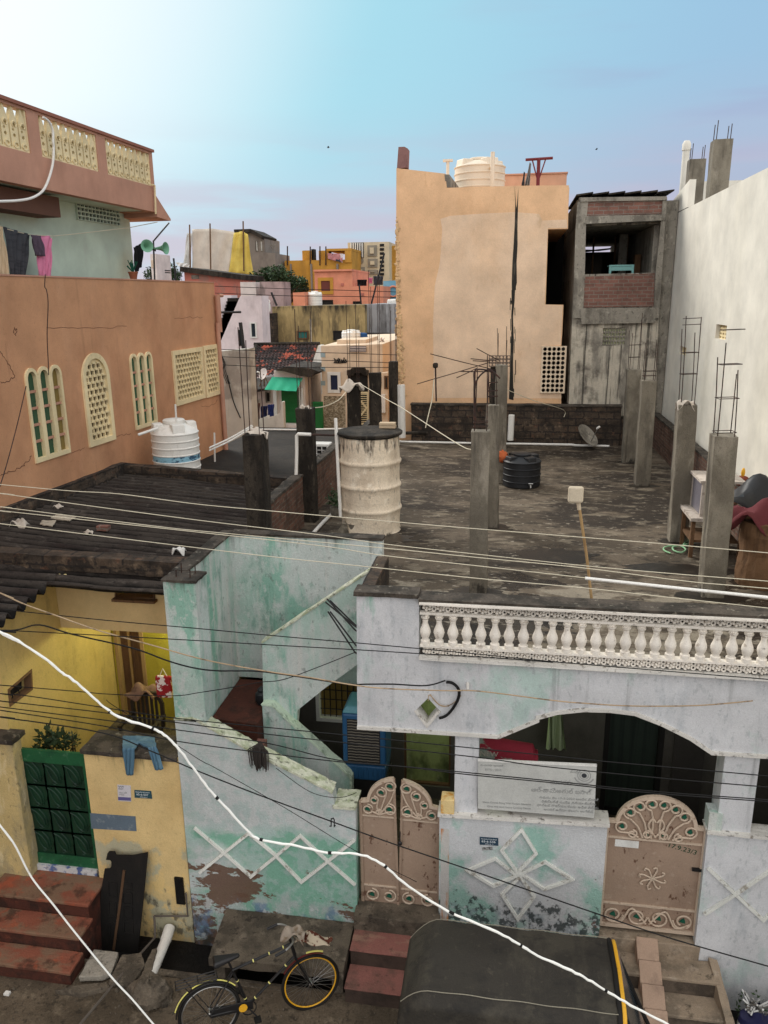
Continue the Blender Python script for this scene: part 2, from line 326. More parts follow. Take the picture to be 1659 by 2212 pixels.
mt['beige'] = M('beige_wall_paint', S(223, 217, 204), ((S(213, 206, 189), (.8, .8, .3), .48, .68, .5), (S(198, 190, 173), (5, 5, .3), .62, .82, .3)), bump=.08, bs=50, grain=.04)
mt['greyw'] = M('grey_plaster', S(150, 143, 131), ((S(106, 99, 90), (1.6, 1.6, 1.0), .46, .60, .75), (S(206, 196, 178), (2.6, 2.6, .6), .42, .52, .9, (8.1, 7.5)), (S(62, 58, 52), (7, 7, .16), .545, .60, .85), (S(74, 68, 62), (1.1, 1.1, 1.2), .56, .68, .8), (S(176, 166, 150), (14, 14, 9), .57, .65, .5)), bump=.6, grain=.15)
mt['greyc'] = M('grey_concrete_frame', S(148, 141, 129), ((S(100, 94, 85), (3, 3, 1.5), .48, .62, .75), (S(182, 174, 158), (8, 8, 6), .57, .66, .6), (S(70, 65, 58), (16, 16, 12), .58, .66, .6)), bump=.7, grain=.15)
mt['tank'] = M('cement_ring_tank', S(226, 209, 185), ((S(192, 172, 148), (2, 2, 1), .5, .64, .65), (S(78, 69, 62), (9, 9, 1.6), .48, .58, .9, (5.3, 5.8)), (S(59, 55, 47), (5, 5, 5), .48, .56, .9, (4.5, 4.2)), (S(245, 233, 213), (6, 6, 5), .56, .66, .6), (S(127, 115, 101), (13, 13, 6), .60, .68, .6)), bump=.7, bs=18, grain=.12)
mt['pvcw'] = M('white_plastic', S(232, 228, 220), ((S(190, 184, 172), (6, 6, 2), .55, .72, .5),), rough=.5, bump=.05, var=.05, spec=.4)
mt['tankc'] = M('cream_plastic', S(226, 210, 188), ((S(200, 184, 160), (4, 4, 1), .55, .72, .5),), rough=.55, bump=.05, var=.06, spec=.4)
mt['blackp'] = M('black_plastic', S(32, 33, 36), ((S(56, 56, 54), (5, 5, 2), .56, .72, .5),), rough=.5, bump=.08, spec=.4)
mt['yell'] = M('ochre_wall_paint', S(218, 190, 134), ((S(200, 168, 112), (1.2, 1.2, .7), .5, .66, .5), (S(178, 174, 148), (2.4, 2.4, 1.6), .45, .52, .9, (1.75, 1.15)), (S(226, 194, 130), (5, 5, 4), .54, .60, .8, (1.4, .7)), (S(100, 94, 78), (6, 6, 4), .51, .59, .85, (1.2, .3)), (S(104, 90, 62), ST, .53, .69, .75, (1.8, 2.6)), (S(184, 154, 104), (22, 22, 16), .56, .66, .4)), bump=.4, grain=.1)
mt['yellin'] = M('yellow_verandah_paint', S(206, 180, 116), ((S(186, 158, 96), (1.4, 1.4, .8), .5, .66, .6), (S(150, 132, 86), (4, 4, 1.4), .58, .74, .5), (S(174, 150, 94), (22, 22, 16), .56, .66, .4)), bump=.35, grain=.1)
mt['yeltop'] = M('yellow_upper_paint', S(216, 188, 138), ((S(196, 164, 114), (1.2, 1.2, .6), .5, .7, .5),), bump=.15, grain=.06)
mt['pillo'] = M('stained_yellow_pillar', S(200, 178, 124), ((S(156, 146, 118), (2.4, 2.4, 1.2), .44, .58, .8), (S(78, 74, 60), (3, 3, 2), .50, .62, .85, (1.6, .3)), (S(220, 204, 162), (7, 7, 2), .55, .64, .65), (S(90, 84, 66), (14, 14, 8), .58, .66, .6)), bump=.6, grain=.14)
mt['tin'] = M('sooty_corrugated_sheet', S(65, 59, 54), ((S(43, 36, 34), (.9, 2, 1), .46, .60, .7), (S(91, 84, 78), (4, 14, 6), .58, .66, .65), (S(43, 28, 25), (1.4, 2, 1), .58, .70, .5), (S(25, 23, 21), (9, 30, 9), .57, .66, .6)), bump=.5, bs=30, grain=.16, wave=(.23, S(10, 9, 8), .96))  # wave layer darkens the valleys: grime plus ridge shading put into the colour
mt['red'] = M('red_oxide_step', S(134, 79, 61), ((S(122, 100, 80), (2.0, 3.0, 3), .44, .56, .85), (S(69, 47, 37), (4, 4, 4), .54, .64, .75), (S(158, 82, 57), (5, 5, 5), .56, .64, .65)), bump=.5, grain=.14)
mt['redr'] = M('dirty_red_riser', S(80, 45, 35), ((S(47, 34, 28), (3, 3, 3), .46, .60, .8), (S(107, 60, 44), (6, 6, 6), .58, .66, .6)), bump=.5, grain=.14)
mt['pinkst'] = M('faded_red_step', S(135, 89, 80), ((S(101, 77, 67), (3, 3, 3), .46, .60, .75), (S(147, 115, 98), (2, 6, 2), .57, .65, .65), (S(72, 53, 46), (9, 9, 9), .58, .66, .6)), bump=.5, grain=.14)
mt['darkst'] = M('dark_riser', S(73, 59, 51), ((S(48, 40, 35), (3, 3, 3), .45, .62, .7),), bump=.5)
mt['stone'] = M('beige_stone_step', S(154, 137, 117), ((S(113, 102, 88), (3, 3, 3), .46, .60, .75), (S(174, 159, 141), (8, 8, 8), .56, .66, .6), (S(57, 50, 42), (6, 6, 6), .60, .67, .7)), bump=.6, grain=.14)
mt['stoner'] = M('dirty_stone_riser', S(100, 88, 76), ((S(61, 54, 47), (4, 4, 4), .46, .60, .75),), bump=.6, grain=.14)
mt['slab'] = M('dirty_cement_slab', S(101, 91, 78), ((S(65, 59, 51), (2.4, 2.4, 2.4), .45, .58, .75), (S(131, 119, 104), (6, 6, 6), .56, .66, .6), (S(41, 36, 32), (9, 9, 9), .57, .65, .7)), bump=.8, grain=.2)
mt['street'] = M('street_ground', S(97, 85, 70), ((S(69, 60, 48), (1.2, 1.2, 1.2), .45, .60, .75), (S(124, 111, 93), (4, 4, 4), .56, .66, .65), (S(50, 44, 36), (12, 12, 12), .56, .64, .7)), bump=.9, bs=20, grain=.22)
mt['mud'] = M('drain_mud', S(20, 17, 15), ((S(11, 9, 8), (4, 4, 4), .45, .6, .8), (S(41, 36, 30), (9, 9, 9), .6, .7, .6)), bump=.8, bs=18, rough=.6)
mt['gatep'] = M('dusty_pink_gate_paint', S(158, 135, 116), ((S(141, 117, 100), (2, 2, 1.4), .5, .66, .6), (S(85, 52, 35), (10, 10, 6), .60, .65, .85), (S(98, 63, 47), (3, 3, 7), .54, .62, .75, (1.2, .8)), (S(178, 158, 140), (11, 11, 11), .59, .67, .5)), bump=.3, rough=.7, grain=.1)  # sheet tone darkened for the shadow behind the scrolls
mt['gates'] = M('gate_scroll_paint', S(196, 176, 155), ((S(128, 97, 77), (14, 14, 14), .58, .66, .6),), bump=.2, rough=.65)  # lighter copy of the gate paint, relief light put into the scroll colour
mt['gateg'] = M('green_gate_paint', S(18, 53, 34), ((S(11, 34, 24), (4, 4, 3), .46, .62, .7), (S(50, 74, 56), (12, 12, 12), .64, .72, .5)), bump=.2, rough=.5, spec=.4)
mt['leafg'] = M('green_leaf_paint', S(28, 86, 66), bump=.1)
mt['canvas'] = M('black_rickshaw_canvas', S(49, 45, 39), ((S(70, 65, 55), (1.4, .5, 1.4), .47, .54, .75), (S(32, 30, 27), (3, 6, 3), .53, .66, .7), (S(78, 72, 61), (14, 14, 14), .60, .68, .4)), bump=.4, rough=.7, spec=.3, grain=.12)
mt['rubber'] = M('black_rubber', S(25, 23, 21), ((S(36, 32, 28), (5, 5, 2), .5, .66, .6),), bump=.2, rough=.65)
mt['yelp'] = M('yellow_paint', S(226, 168, 40), ((S(150, 104, 40), (12, 12, 12), .62, .72, .6),), bump=.1, rough=.45, spec=.4)
mt['blackm'] = M('black_metal', S(30, 28, 28), rough=.45, bump=.05, metal=.2, spec=.5)
mt['chrome'] = M('steel', S(170, 168, 164), rough=.35, metal=.9, bump=0)
mt['wireb'] = M('black_wire', S(20, 19, 19), bump=0, var=0, rough=.6)
mt['wirew'] = M('pale_wire', S(206, 196, 172), bump=0, var=.1, rough=.6)
mt['wireh'] = M('white_cable', S(240, 238, 230), ((S(200, 192, 176), (9, 9, 9), .6, .7, .5),), bump=0, var=0, rough=.5)
mt['wirebe'] = M('taped_beige_cable', S(176, 152, 122), ((S(90, 76, 60), (9, 9, 9), .52, .62, .7),), bump=.1, rough=.7)
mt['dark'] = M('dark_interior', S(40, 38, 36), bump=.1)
mt['darkg'] = M('dark_green_curtain', S(56, 66, 58), ((S(36, 44, 40), (14, 14, .4), .45, .6, .6),), bump=.1)
mt['glassd'] = M('dark_window_glass', S(40, 50, 56), rough=.15, bump=0, spec=.5, var=.05)
mt['glassg'] = M('green_window_glass', S(44, 84, 62), rough=.2, bump=0, spec=.5, var=.1)
mt['glassy'] = M('amber_window_glass', S(130, 110, 60), rough=.25, bump=0, spec=.5, var=.1)
mt['white'] = M('white_paint', S(224, 222, 216), ((S(180, 176, 166), (4, 4, 1), .55, .72, .5),), bump=.15)
mt['offw'] = M('offwhite_wall', S(222, 208, 200), ((S(196, 180, 172), (2, 2, .8), .5, .68, .5), (S(150, 136, 126), ST, .62, .8, .4)), bump=.15)
mt['wood'] = M('old_wood', S(112, 84, 60), ((S(78, 58, 42), (12, 12, 2), .5, .65, .6),), bump=.3)
mt['woodl'] = M('pale_wood', S(168, 138, 96), ((S(130, 100, 66), (12, 12, 2), .5, .65, .6),), bump=.2)
# ================================================================ ground
def struct(mb, name, m, label=None, **k):
    o = mb.build(name, m, **k); o['kind'] = 'structure'
    if label: o['label'] = label
    return o
struct(MB().add([(-900, -300, -.5), (900, -300, -.5), (900, 1500, -.5), (-900, 1500, -.5)], [(0, 1, 2, 3)]), 'ground', mt['street'], fix=False)
g = MB().grid(lambda u, v: (-16+32*u, -3+10.62*v, .012*math.sin(u*40)*math.sin(v*23)-.004), 60, 24)
struct(g, 'street', mt['street'], fix=False, smooth=True)
# open drain between street and houses
struct(MB().box((-16, 7.62, -.48), (16, 8.6, -.3)), 'drain_bed', mt['mud'])
struct(MB().box((-16, 7.56, -.45), (16, 7.66, .0)), 'drain_kerb', mt['slab'], rough=(3, .2, .05))
F84 = FY(8.4)
# ================================================================ pale blue house with the flat roof
H = thing('flat_roof_house', 'pale blue and mint house with a wide stained flat roof, arched porch and diamond opening', 'house', (0, 9.6, 0))
m = MB(); m.prism([(-1.6, 8.56, 3.96), (4.25, 8.56, 3.96), (4.25, 23.2, 3.96), (-4.3, 23.2, 3.96), (-4.3, 10.46, 3.96), (-1.6, 10.46, 3.96)], (0, 0, .24))
m.build('roof_slab', mt['roof'], H)
# fascia beam with arch and diamond opening
uv = F84.uv
out = [uv(q) for q in ((770, 1285), (905, 1291))] + [(-.98, 4.30), (4.3, 4.28), (4.3, 3.36)] + [uv(B4(1255, 1315)), uv(B4(1100, 1210)), uv(B4(900, 1110)), uv(B4(700, 1032)), uv(B4(520, 1010)), uv(B4(330, 1005)), uv(B4(140, 1025)), uv(B4(0, 1062)), uv(B3(1540, 1160)), uv(B3(1400, 1218)), uv(B3(1240, 1285)), uv(B3(150, 1212))]
dia = [uv(B3(695, 1003)), uv(B3(785, 1098)), uv(B3(688, 1212)), uv(B3(600, 1095))]
MB().slab(F84, out, -.16, 0, [dia]).build('fascia', mt['pale'], H)
arcl = [(4.3, 3.36)] + out[5:]
MB().ribbon(F84, [(a, b-.018) for a, b in arcl], .042, -.17, .03).build('fascia_rim', mt['rim'], H)
MB().ribbon(F84, [dia[1], dia[2], dia[3]], .035, -.17, .02).build('diamond_rim', mt['rim'], H)
# solid parapet block cap + return wall with dark coping
MB().box((-1.74, 8.36, 5.04), (-.98, 8.62, 5.09)).build('parapet_cap', mt['grimetop'], H, rough=(3, .08, .02))
MB().box((-1.73, 8.56, 4.2), (-1.0, 8.60, 5.04)).build('parapet_back', mt['grimetop'], H)
MB().box((-1.72, 8.62, 3.4), (-1.56, 9.86, 5.03)).build('parapet_return', mt['stonew'], H, rough=(3, .1, .03))
# stairwell: tall party wall, corner column, back wall
MB().box((-4.11, 8.74, -.3), (-3.95, 10.32, 5.1)).build('stairwell_wall', mt['mint'], H)
MB().box((-4.13, 8.72, 5.1), (-3.93, 10.46, 5.13)).build('wall_coping', mt['grimetop'], H, rough=(3, .08, .03))
MB().box((-4.11, 8.4, 3.2), (-3.70, 8.74, 5.09)).build('corner_column', mt['mint'], H)
cc = MB().box((-4.13, 8.38, 5.09), (-3.68, 8.75, 5.12)).build('column_coping', mt['grimetop'], H, rough=(3, .06, .03))
for x, y in ((-3.98, 8.5), (-3.80, 8.5), (-3.98, 8.66), (-3.80, 8.66)):
    MB().tube([(x, y, 5.1), (x+.005, y, 5.1+random.uniform(.08, .15))], .008, 5).build('rebar_stub', mt['rebar'], H)
MB().box((-3.95, 10.3, 2.86), (-1.72, 10.46, 5.11)).build('stairwell_back_wall', mt['mint'], H)
MB().box((-3.93, 10.28, 5.11), (-1.70, 10.48, 5.145)).build('back_wall_coping', mt['grimetop'], H, rough=(4, .08, .035))
# upper flight: outer side wall rising to the roof, with treads behind it
F94 = FY(9.4)
up = F94.uvs([(566, 1388), (795, 1236), (812, 1228), (812, 1400), (768, 1438), (700, 1488), (643, 1534), (640, 1580), (589, 1560), (570, 1560)])
MB().slab(F94, up, -.12, 0).build('upper_flight_wall', mt['mint'], H)
MB().ribbon(F94, [(a, b+.006) for a, b in up[:3]], .022, -.125, .012).build('upper_flight_coping', mt['capw'], H, rough=(4, .06, .03))
m = MB()
for k in range(6): m.box((-3.2+.26*k, 9.53, 2.98+.23*k), (-3.2+.26*(k+1), 10.29, 3.12+.23*k))
m.build('upper_flight', mt['pinkst'], H)
# landing
MB().hexa([(-3.94, 9.12, 1.0), (-3.26, 9.06, 1.0), (-3.26, 10.29, 1.0), (-3.94, 10.29, 1.0)], [(-3.94, 9.12, 2.83), (-3.26, 9.06, 2.83), (-3.26, 10.29, 2.83), (-3.94, 10.29, 2.83)]).build('landing', mt['redr'], H, bev=.01)
m = MB()
for k in range(9): m.box((-3.26+.13*k, 8.56, .6), (-3.26+.13*(k+1), 9.05, 2.62-.22*k))
m.build('lower_flight', mt['pinkst'], H)
F935 = FY(9.3)
lo = F935.uvs([B2(838, 1412), B2(855, 1408), B2(922, 1416), B2(1100, 1585), B2(1440, 1890), B6(1405, 78), B6(1405, 230)]) + [(F935.uv(B6(1405, 190))[0], .6), (F935.uv(B2(838, 1412))[0], .6)]
MB().slab(F935, lo, -.11, 0).build('lower_flight_parapet', mt['mint'], H)
MB().ribbon(F935, [(a, b+.012) for a, b in lo[:7]], .03, -.125, .025).build('lower_parapet_cap', mt['caplg'], H, rough=(3, .06, .02))
# porch: floor, back wall with openings, ceiling is the slab
PB = 10.7
MB().box((-1.6, 8.56, .3), (4.25, PB+.2, .74)).build('porch_floor', mt['slab'], H)
FP_ = FY(PB)
wl = FP_.uv(B3(502, 1300)); wr = FP_.uv(B3(880, 1640))
w1 = FP_.uvs([B3(508, 1250), B3(868, 1640)])
winrect = [(w1[0][0], .95), (w1[1][0], .95), (w1[1][0], 3.2), (w1[0][0], 3.2)]
dr = [FP_.uv(B4(505, 1100))[0], FP_.uv(B4(905, 1100))[0]]
doorrect = [(dr[0], .76), (dr[1], .76), (dr[1], 3.1), (dr[0], 3.1)]
lw = FP_.uvs([B2(1265, 1330), B2(1640, 1610)])
lwin = [(lw[0][0], 2.0), (-2.0, 2.0), (-2.0, 3.15), (lw[0][0], 3.15)]
MB().slab(FP_, [(-3.2, .3), (4.25, .3), (4.25, 3.96), (-3.2, 3.96)], -.2, 0, [winrect, doorrect, lwin]).build('porch_back_wall', M('porch_inner_wall', S(96, 92, 84), ((S(70, 67, 62), (2, 2, 1), .5, .66, .6),), bump=.2), H)  # dark of the porch interior is put into the back wall colour
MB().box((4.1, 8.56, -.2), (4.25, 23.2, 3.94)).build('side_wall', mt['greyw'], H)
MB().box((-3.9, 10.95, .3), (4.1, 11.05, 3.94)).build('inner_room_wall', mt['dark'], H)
# porch windows and door
def framed(parent, fr, r, wfr, d0, d1, mf, mp, nx=0, ny=0, name='window', bars=None):
    (u0, v0), (u1, v1) = r
    o = MB().ribbon(fr, [(u0, v0), (u1, v0), (u1, v1), (u0, v1)], wfr, d0, d1, closed=True).build(name, mf, parent)
    MB().rect(fr, u0, v0, u1, v1, d0+.01, d0+.02).build('pane', mp, o)
    if nx or ny:
        m = MB()
        for i in range(1, nx): x = u0+(u1-u0)*i/nx; m.tube([fr.p(x, v0, (d0+d1)/2), fr.p(x, v1, (d0+d1)/2)], .008, 5)
        for i in range(1, ny): y = v0+(v1-v0)*i/ny; m.tube([fr.p(u0, y, (d0+d1)/2+.004), fr.p(u1, y, (d0+d1)/2+.004)], .007, 5)
        m.build('grille', bars or mt['blackm'], o)
    return o
painted_glow = M('green_lit_glass', S(166, 178, 116), ((S(210, 218, 170), (3, 3, .8), .55, .68, .8), (S(60, 70, 44), (2, 2, 1.2), .50, .64, .8)), rough=.25, bump=0, spec=.5)  # glow of the lit room painted into the pane colour
framed(H, FP_, [winrect[0], winrect[2]], .06, -.12, -.04, mt['wood'], painted_glow)
o = framed(H, FP_, [lwin[0], lwin[2]], .06, -.12, .02, mt['white'], mt['glassy'], 9, 7)
d_ = MB().rect(FP_, doorrect[0][0], doorrect[0][1], doorrect[2][0], doorrect[2][1], -.14, -.1).build('door', mt['darkg'], H)
MB().ribbon(FP_, doorrect, .07, -.15, .02, closed=True).build('door_frame', mt['dark'], d_)
r2 = FP_.uvs([B4(990, 1160), B4(1200, 1300)])
MB().rect(FP_, r2[0][0], .76, r2[1][0], 3.0, .0, .05).build('inner_pilaster', M('dim_pilaster', S(70, 66, 62), bump=.15), H)  # pilaster colour lowered to carry the porch shade
cu = FP_.uvs([B4(60, 1050), B4(150, 1380)])
m = MB(); m.grid(lambda a, b: FP_.p(cu[0][0]+(.28-.12*b)*a+.02*math.sin(a*9+b*3), 2.0+1.2*b, .35+.04*math.sin(a*20)), 16, 8)
m.build('door_curtain', M('pale_green_curtain', S(176, 190, 150), ((S(110, 124, 92), (16, 16, .8), .5, .62, .7),), bump=.1), H, fix=False, smooth=True)
# porch pillars standing on the front wall
for q0, q1, zb in ((B3(900, 1500), B3(1085, 1500), 1.98), (B4(1335, 1500), B4(1592, 1500), 1.9)):
    a, b = uv(q0)[0], uv(q1)[0]
    MB().box((a, 8.42, zb), (b, 8.72, 3.42)).build('porch_pillar', mt['pale'], H, bev=.008)
# two white ceramic conduit ends and cracks are left to the paint; small sockets
MB().tube([F84.p(*uv(B3(1003, 875)), .02), F84.p(*uv(B3(1003, 920)), .03)], .018, 8).build('conduit_stub', mt['pvcw'], H)
# ================================================================ balustrade
BL = thing('balustrade', 'ornate white concrete balustrade of vase balusters and flower bands along the roof edge', 'balustrade', (0, 8.4, 4.28))
bx0, bx1 = -.965, 4.2; sp = .1615
wht = M('balustrade_paint', S(236, 228, 216), ((S(160, 144, 128), (12, 12, 12), .60, .69, .7), (S(90, 80, 72), (7, 7, 16), .64, .72, .7)), bump=.3)
MB().box((bx0-.01, 8.3, 4.995), (bx1, 8.58, 5.06)).build('top_coping', mt['grimetop'], BL, rough=(4, .1, .03))
MB().box((bx0, 8.28, 5.0), (bx1, 8.31, 5.03)).build('coping_edge', wht, BL, rough=(3, .06, .02))
MB().box((bx0-.01, 8.335, 4.285), (bx1, 8.5, 4.325)).build('base_ledge', mt['rim'], BL, rough=(4, .08, .02))
MB().box((bx0, 8.37, 4.845), (bx1, 8.45, 4.875)).box((bx0, 8.36, 4.44), (bx1, 8.46, 4.465)).build('rail', wht, BL)
def flowers(z, h, back, name):
    m = MB(); x = bx0+.08; k = 0
    MB().box((bx0, 8.43, z-h/2), (bx1, 8.46, z+h/2)).build('shade_stain_backing', mt['grimetop'], BL)  # dark strip: gap shade painted behind the upper band, black stain behind the lower
    while x < bx1:
        y = 8.395; r = h*.33
        for i in range(6):
            a = rad(60*i+20); m.lathe((x+r*math.cos(a), y+.02, z+r*math.sin(a)), ((h*.19, 0), (h*.20, .012), (h*.12, .03)), 7, ax=(0, -1, 0))
        m.lathe((x, y, z), ((h*.14, 0), (h*.10, .03), (.004, .036)), 7, ax=(0, -1, 0))
        for s in (-1, 1):
            cx = x+sp/2; m.tube([(cx+.022*math.cos(rad(t)), y+.01, z+s*h*.22+h*.2*math.sin(rad(t))) for t in range(0, 360, 40)], .011, 5, closed=True)
        x += sp
    return m.build(name, wht, BL, smooth=True)
flowers(4.935, .115, True, 'upper_flower_band'); flowers(4.385, .11, False, 'lower_flower_band')
prof = ((.054, 0), (.054, .05), (.04, .056), (.038, .075), (.05, .10), (.060, .135), (.063, .16), (.058, .19), (.044, .225), (.033, .26), (.031, .285), (.034, .292), (.034, .30), (.03, .305), (.045, .325), (.05, .335), (.05, .345))
bm_ = MB().lathe((0, 0, 0), prof, 16)
ar = [(sp/2-(sp/2-.012)*math.cos(rad(t)), 0, .335+.062*math.sin(rad(t))) for t in range(0, 181, 15)]
bm_.tube(ar, .022, 8)
for i in range(10):
    a = rad(36*i); bm_.ball((.054*math.cos(a), .054*math.sin(a), .15), .012, 6, 4)
b0 = bm_.build('baluster', wht, BL, smooth=True, local=True)
x = bx0+.06; k = 0
while x < bx1-.1:
    o = b0 if k == 0 else dup(b0, BL)
    o.location = V((x, 8.41, 4.465)) - BL.location; k += 1; x += sp
# ================================================================ roof columns with rebar
def column(label, c, w, z0, z1, bars, stir=(), d=None, mat='conc', lean=0, group='unfinished columns on the flat roof', hook=0):
    d = d or w; x, y = c
    t = thing('concrete_column', label, 'column', (x, y, z0), group)
    h = z1-z0; lx = lean*h
    B = [(x-w/2, y-d/2, z0-.02), (x+w/2, y-d/2, z0-.02), (x+w/2, y+d/2, z0-.02), (x-w/2, y+d/2, z0-.02)]
    o = MB().hexa(B, [(p[0]+lx, p[1], z1) for p in B]).build('shaft', mt[mat], t, bev=.012, rough=(3, .28, .05))
    i = 0
    for sx, sy in ((-1, -1), (1, -1), (1, 1), (-1, 1)):
        if i >= len(bars): break
        b = bars[i]; i += 1
        px, py = x+lx+sx*(w/2-.045), y+sy*(d/2-.045); j = random.uniform(-.03, .03)+lean*b*1.2
        pts = [(px, py, z1-.05), (px+j*.4, py, z1+b*.5), (px+j, py+.01, z1+b)]
        if hook and i in (1, 3): pts += [(px+j+.03, py, z1+b+.05), (px+j+.12, py, z1+b+.04)]
        MB().tube(pts, .0075, 6).build('rebar', mt['rebar'], t)
    for s in stir:
        e = w/2-.03; lx2 = lx+lean*s*1.2
        MB().tube([(x+lx2-e, y-e, z1+s), (x+lx2+e, y-e, z1+s+.01), (x+lx2+e, y+e, z1+s), (x+lx2-e, y+e, z1+s-.01)], .006, 5, closed=True).build('stirrup', mt['rebar'], t)
    return t
def colp(label, base, top, wpx, tops, **k):
    p = oZ(base, 4.2); dpt = (p-CP).dot(FWD); w = wpx/FP*dpt
    y = p.y+w/2
    zt = oY(top, p.y).z; lean = (oY(top, p.y).x-p.x)/(zt-4.2)
    zb = [max(.1, oY(q, p.y).z-zt) for q in tops]
    return column(label, (p.x, y), w, 4.2, zt, zb, lean=max(-.02, min(.02, lean)), **k)
colp('tall grey column at the front of the roof, directly above the left end of the balusters', (1032, 1282), (1037.5, 933), 38, [(1026, 797), (1056, 797), (1060, 770), (1030, 800)], stir=(.06, .12))
colp('grey column just behind the front middle one, half hidden by it', (1063, 1140), (1062, 876), 27, [(1042, 830), (1065, 830), (1075, 800), (1050, 800)], stir=(.15, .25, .4))
colp('taller grey column beside the small black water tank, orange cloth tied on it', (1079, 1044), (1084, 789), 25, [(1060, 720), (1070, 735), (1080, 706), (1075, 710)])
colp('grey column at the right front corner with a square cage of long rebar', (1541, 1292), (1562, 943), 47, [(1546, 741), (1586, 800), (1596, 812), (1560, 775)], stir=(.04, .5, .95, 1.4))
colp('grey column with a brown patch of plaster, second from the front on the right side', (1466, 1172), (1481, 875), 37, [(1476, 683), (1506, 685), (1510, 720), (1480, 712)], stir=(.5, .85, 1.3, 1.4))
colp('slim grey column third from the front along the right side', (1388, 1050), (1404, 823), 30, [(1397, 736), (1415, 745), (1421, 735), (1402, 742)], stir=(.1, .2))
colp('slim grey column farthest back along the right side', (1359, 1000), (1371, 799), 27, [(1366, 720), (1380, 676), (1386, 690), (1371, 715)], stir=(.3, .6))
def colx(label, q, y, wpx, bars, mat='concd', **k):
    p = oY(q, y); w = wpx/FP*(p-CP).dot(FWD)
    return column(label, (p.x, y+w/2), w, 4.2, p.z, bars, mat=mat, group='unfinished columns on the flat roof', **k)
colx('blackened column with a rag on top at the near end of the brick party wall', A6(280, 868), 11.35, 45, [1.6, 1.2, 1.15, 1.4])
colx('blackened column standing between the two stretches of brick party wall', A6(680, 668), 14.1, 36, [1.8, 1.4, 1.75, 1.5])
colx('black column behind the cement tank lid with a white cloth knotted on top', A6(1060, 495), 20.5, 27, [2.2, 2.2, 1.2, 1.6])
colx('black column behind the cement tank lid, right of the barred door', A6(1227, 390), 20.6, 24, [2.6, 2.6, 2.4, 2.2])
colx('black column at the far left corner of the roof against the peach wall', A6(1372, 302), 22.2, 19, [1.5, 1.5, 1.2, 1.4])
# ================================================================ parapets round the roof
def wallbox(name, label, a, b, m, cat='wall', cope=None, group=None, rough=(4, .25, .05)):
    o = thing(name, label, cat, ((a[0]+b[0])/2, (a[1]+b[1])/2, a[2]), group)
    MB().box(a, b).build('wall_body', mt[m], o, rough=rough)
    MB().box((a[0]-.02, a[1]-.02, b[2]+.005), (b[0]+.02, b[1]+.02, b[2]+.05)).build('coping', mt[cope or 'grimetop'], o, rough=(4, .12, .05))
    return o
wallbox('brick_parapet', 'low bare brick parapet running along the beige wall at the right of the roof', (4.0, 11.5, 4.18), (4.16, 23.15, 5.08), 'brick')
wallbox('stone_parapet', 'low blackened stone parapet at the far end of the roof under the peach wall', (-2.9, 22.9, 4.18), (3.1, 23.16, 5.3), 'stonew')
wallbox('stone_parapet', 'short mossy stone parapet at the far right corner below the grey building', (3.12, 22.95, 4.18), (3.98, 23.14, 4.98), 'stonew')
wallbox('brick_party_wall', 'bare brick party wall stretch behind the mint stairwell with black coping', (-3.97, 11.75, 4.18), (-3.82, 13.9, 5.16), 'brick')
wallbox('brick_party_wall', 'bare brick party wall stretch behind the middle blackened column', (-3.97, 14.7, 4.18), (-3.82, 17.6, 5.14), 'brick')
wallbox('brick_party_wall', 'short dark brick party wall beside the barred door behind the tank', (-3.97, 19.2, 4.18), (-3.85, 21.8, 4.98), 'brick')

damp_shade = M('damp_stain', S(40, 35, 30), ((S(64, 56, 48), (5, 5, 5), .52, .62, .8),), rough=.35, bump=.2, spec=.4)  # water stains that also paint contact shade at column and tank feet
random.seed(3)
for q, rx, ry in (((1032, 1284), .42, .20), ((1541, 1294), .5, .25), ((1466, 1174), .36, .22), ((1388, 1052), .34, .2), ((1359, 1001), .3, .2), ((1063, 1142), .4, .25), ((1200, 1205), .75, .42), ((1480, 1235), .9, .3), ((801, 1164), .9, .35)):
    p = oZ(q, 4.2); n = 26; MB().prism([(p.x+rx*math.cos(6.283*i/n)*random.uniform(.7, 1.15), p.y+.1+ry*math.sin(6.283*i/n)*random.uniform(.7, 1.15), 4.201) for i in range(n)], (0, 0, .003)).build('damp_stain', damp_shade, H)
# ================================================================ compound walls and gates along the street
CW = thing('lattice_wall', 'mint and white front wall with raised X lattice and peeling paint, sloping top of the stair', 'wall', (-3, 8.4, -.3))
wl_ = [uv(q) for q in ((374, 1553), (424, 1555), (540, 1622), (719, 1712), (723, 1743), (768, 1748), (770, 1990))] + [(-1.81, .0), (-1.81, -.35), (-4.12, -.35)]
wl_[0] = (-4.12, wl_[0][1]); wl_[6] = (-1.80, wl_[6][1])
MB().slab(F84, wl_, -.16, 0).build('wall_body', mt['wallx'], CW)
MB().ribbon(F84, [(a, b+.015) for a, b in wl_[:4]], .03, -.18, .025).build('sloping_cap', mt['capw'], CW, rough=(4, .07, .03))
MB().box((-2.08, 8.37, wl_[5][1]), (-1.78, 8.75, wl_[5][1]+.04)).build('end_cap', mt['capw'], CW, rough=(3, .07, .015))
MB().box((-2.05, 8.56, -.2), (-1.8, 8.72, wl_[5][1])).build('end_post', mt['pale'], CW)
lat = M('lattice_strip_paint', S(222, 222, 214), ((S(140, 130, 116), (9, 9, 9), .56, .66, .8),), bump=.3)
for pts in (((200, 455), (420, 640), (635, 832), (820, 680), (1015, 517), (1220, 705), (1438, 895)), ((240, 800), (420, 655), (620, 495), (820, 660), (1025, 872), (1225, 715), (1432, 550))):
    k = 0 if pts[0][1] < 500 else .003
    MB().ribbon(F84, [uv(B6(*q)) for q in pts], .036, .001, .032+k).build('lattice_strip', lat, CW)
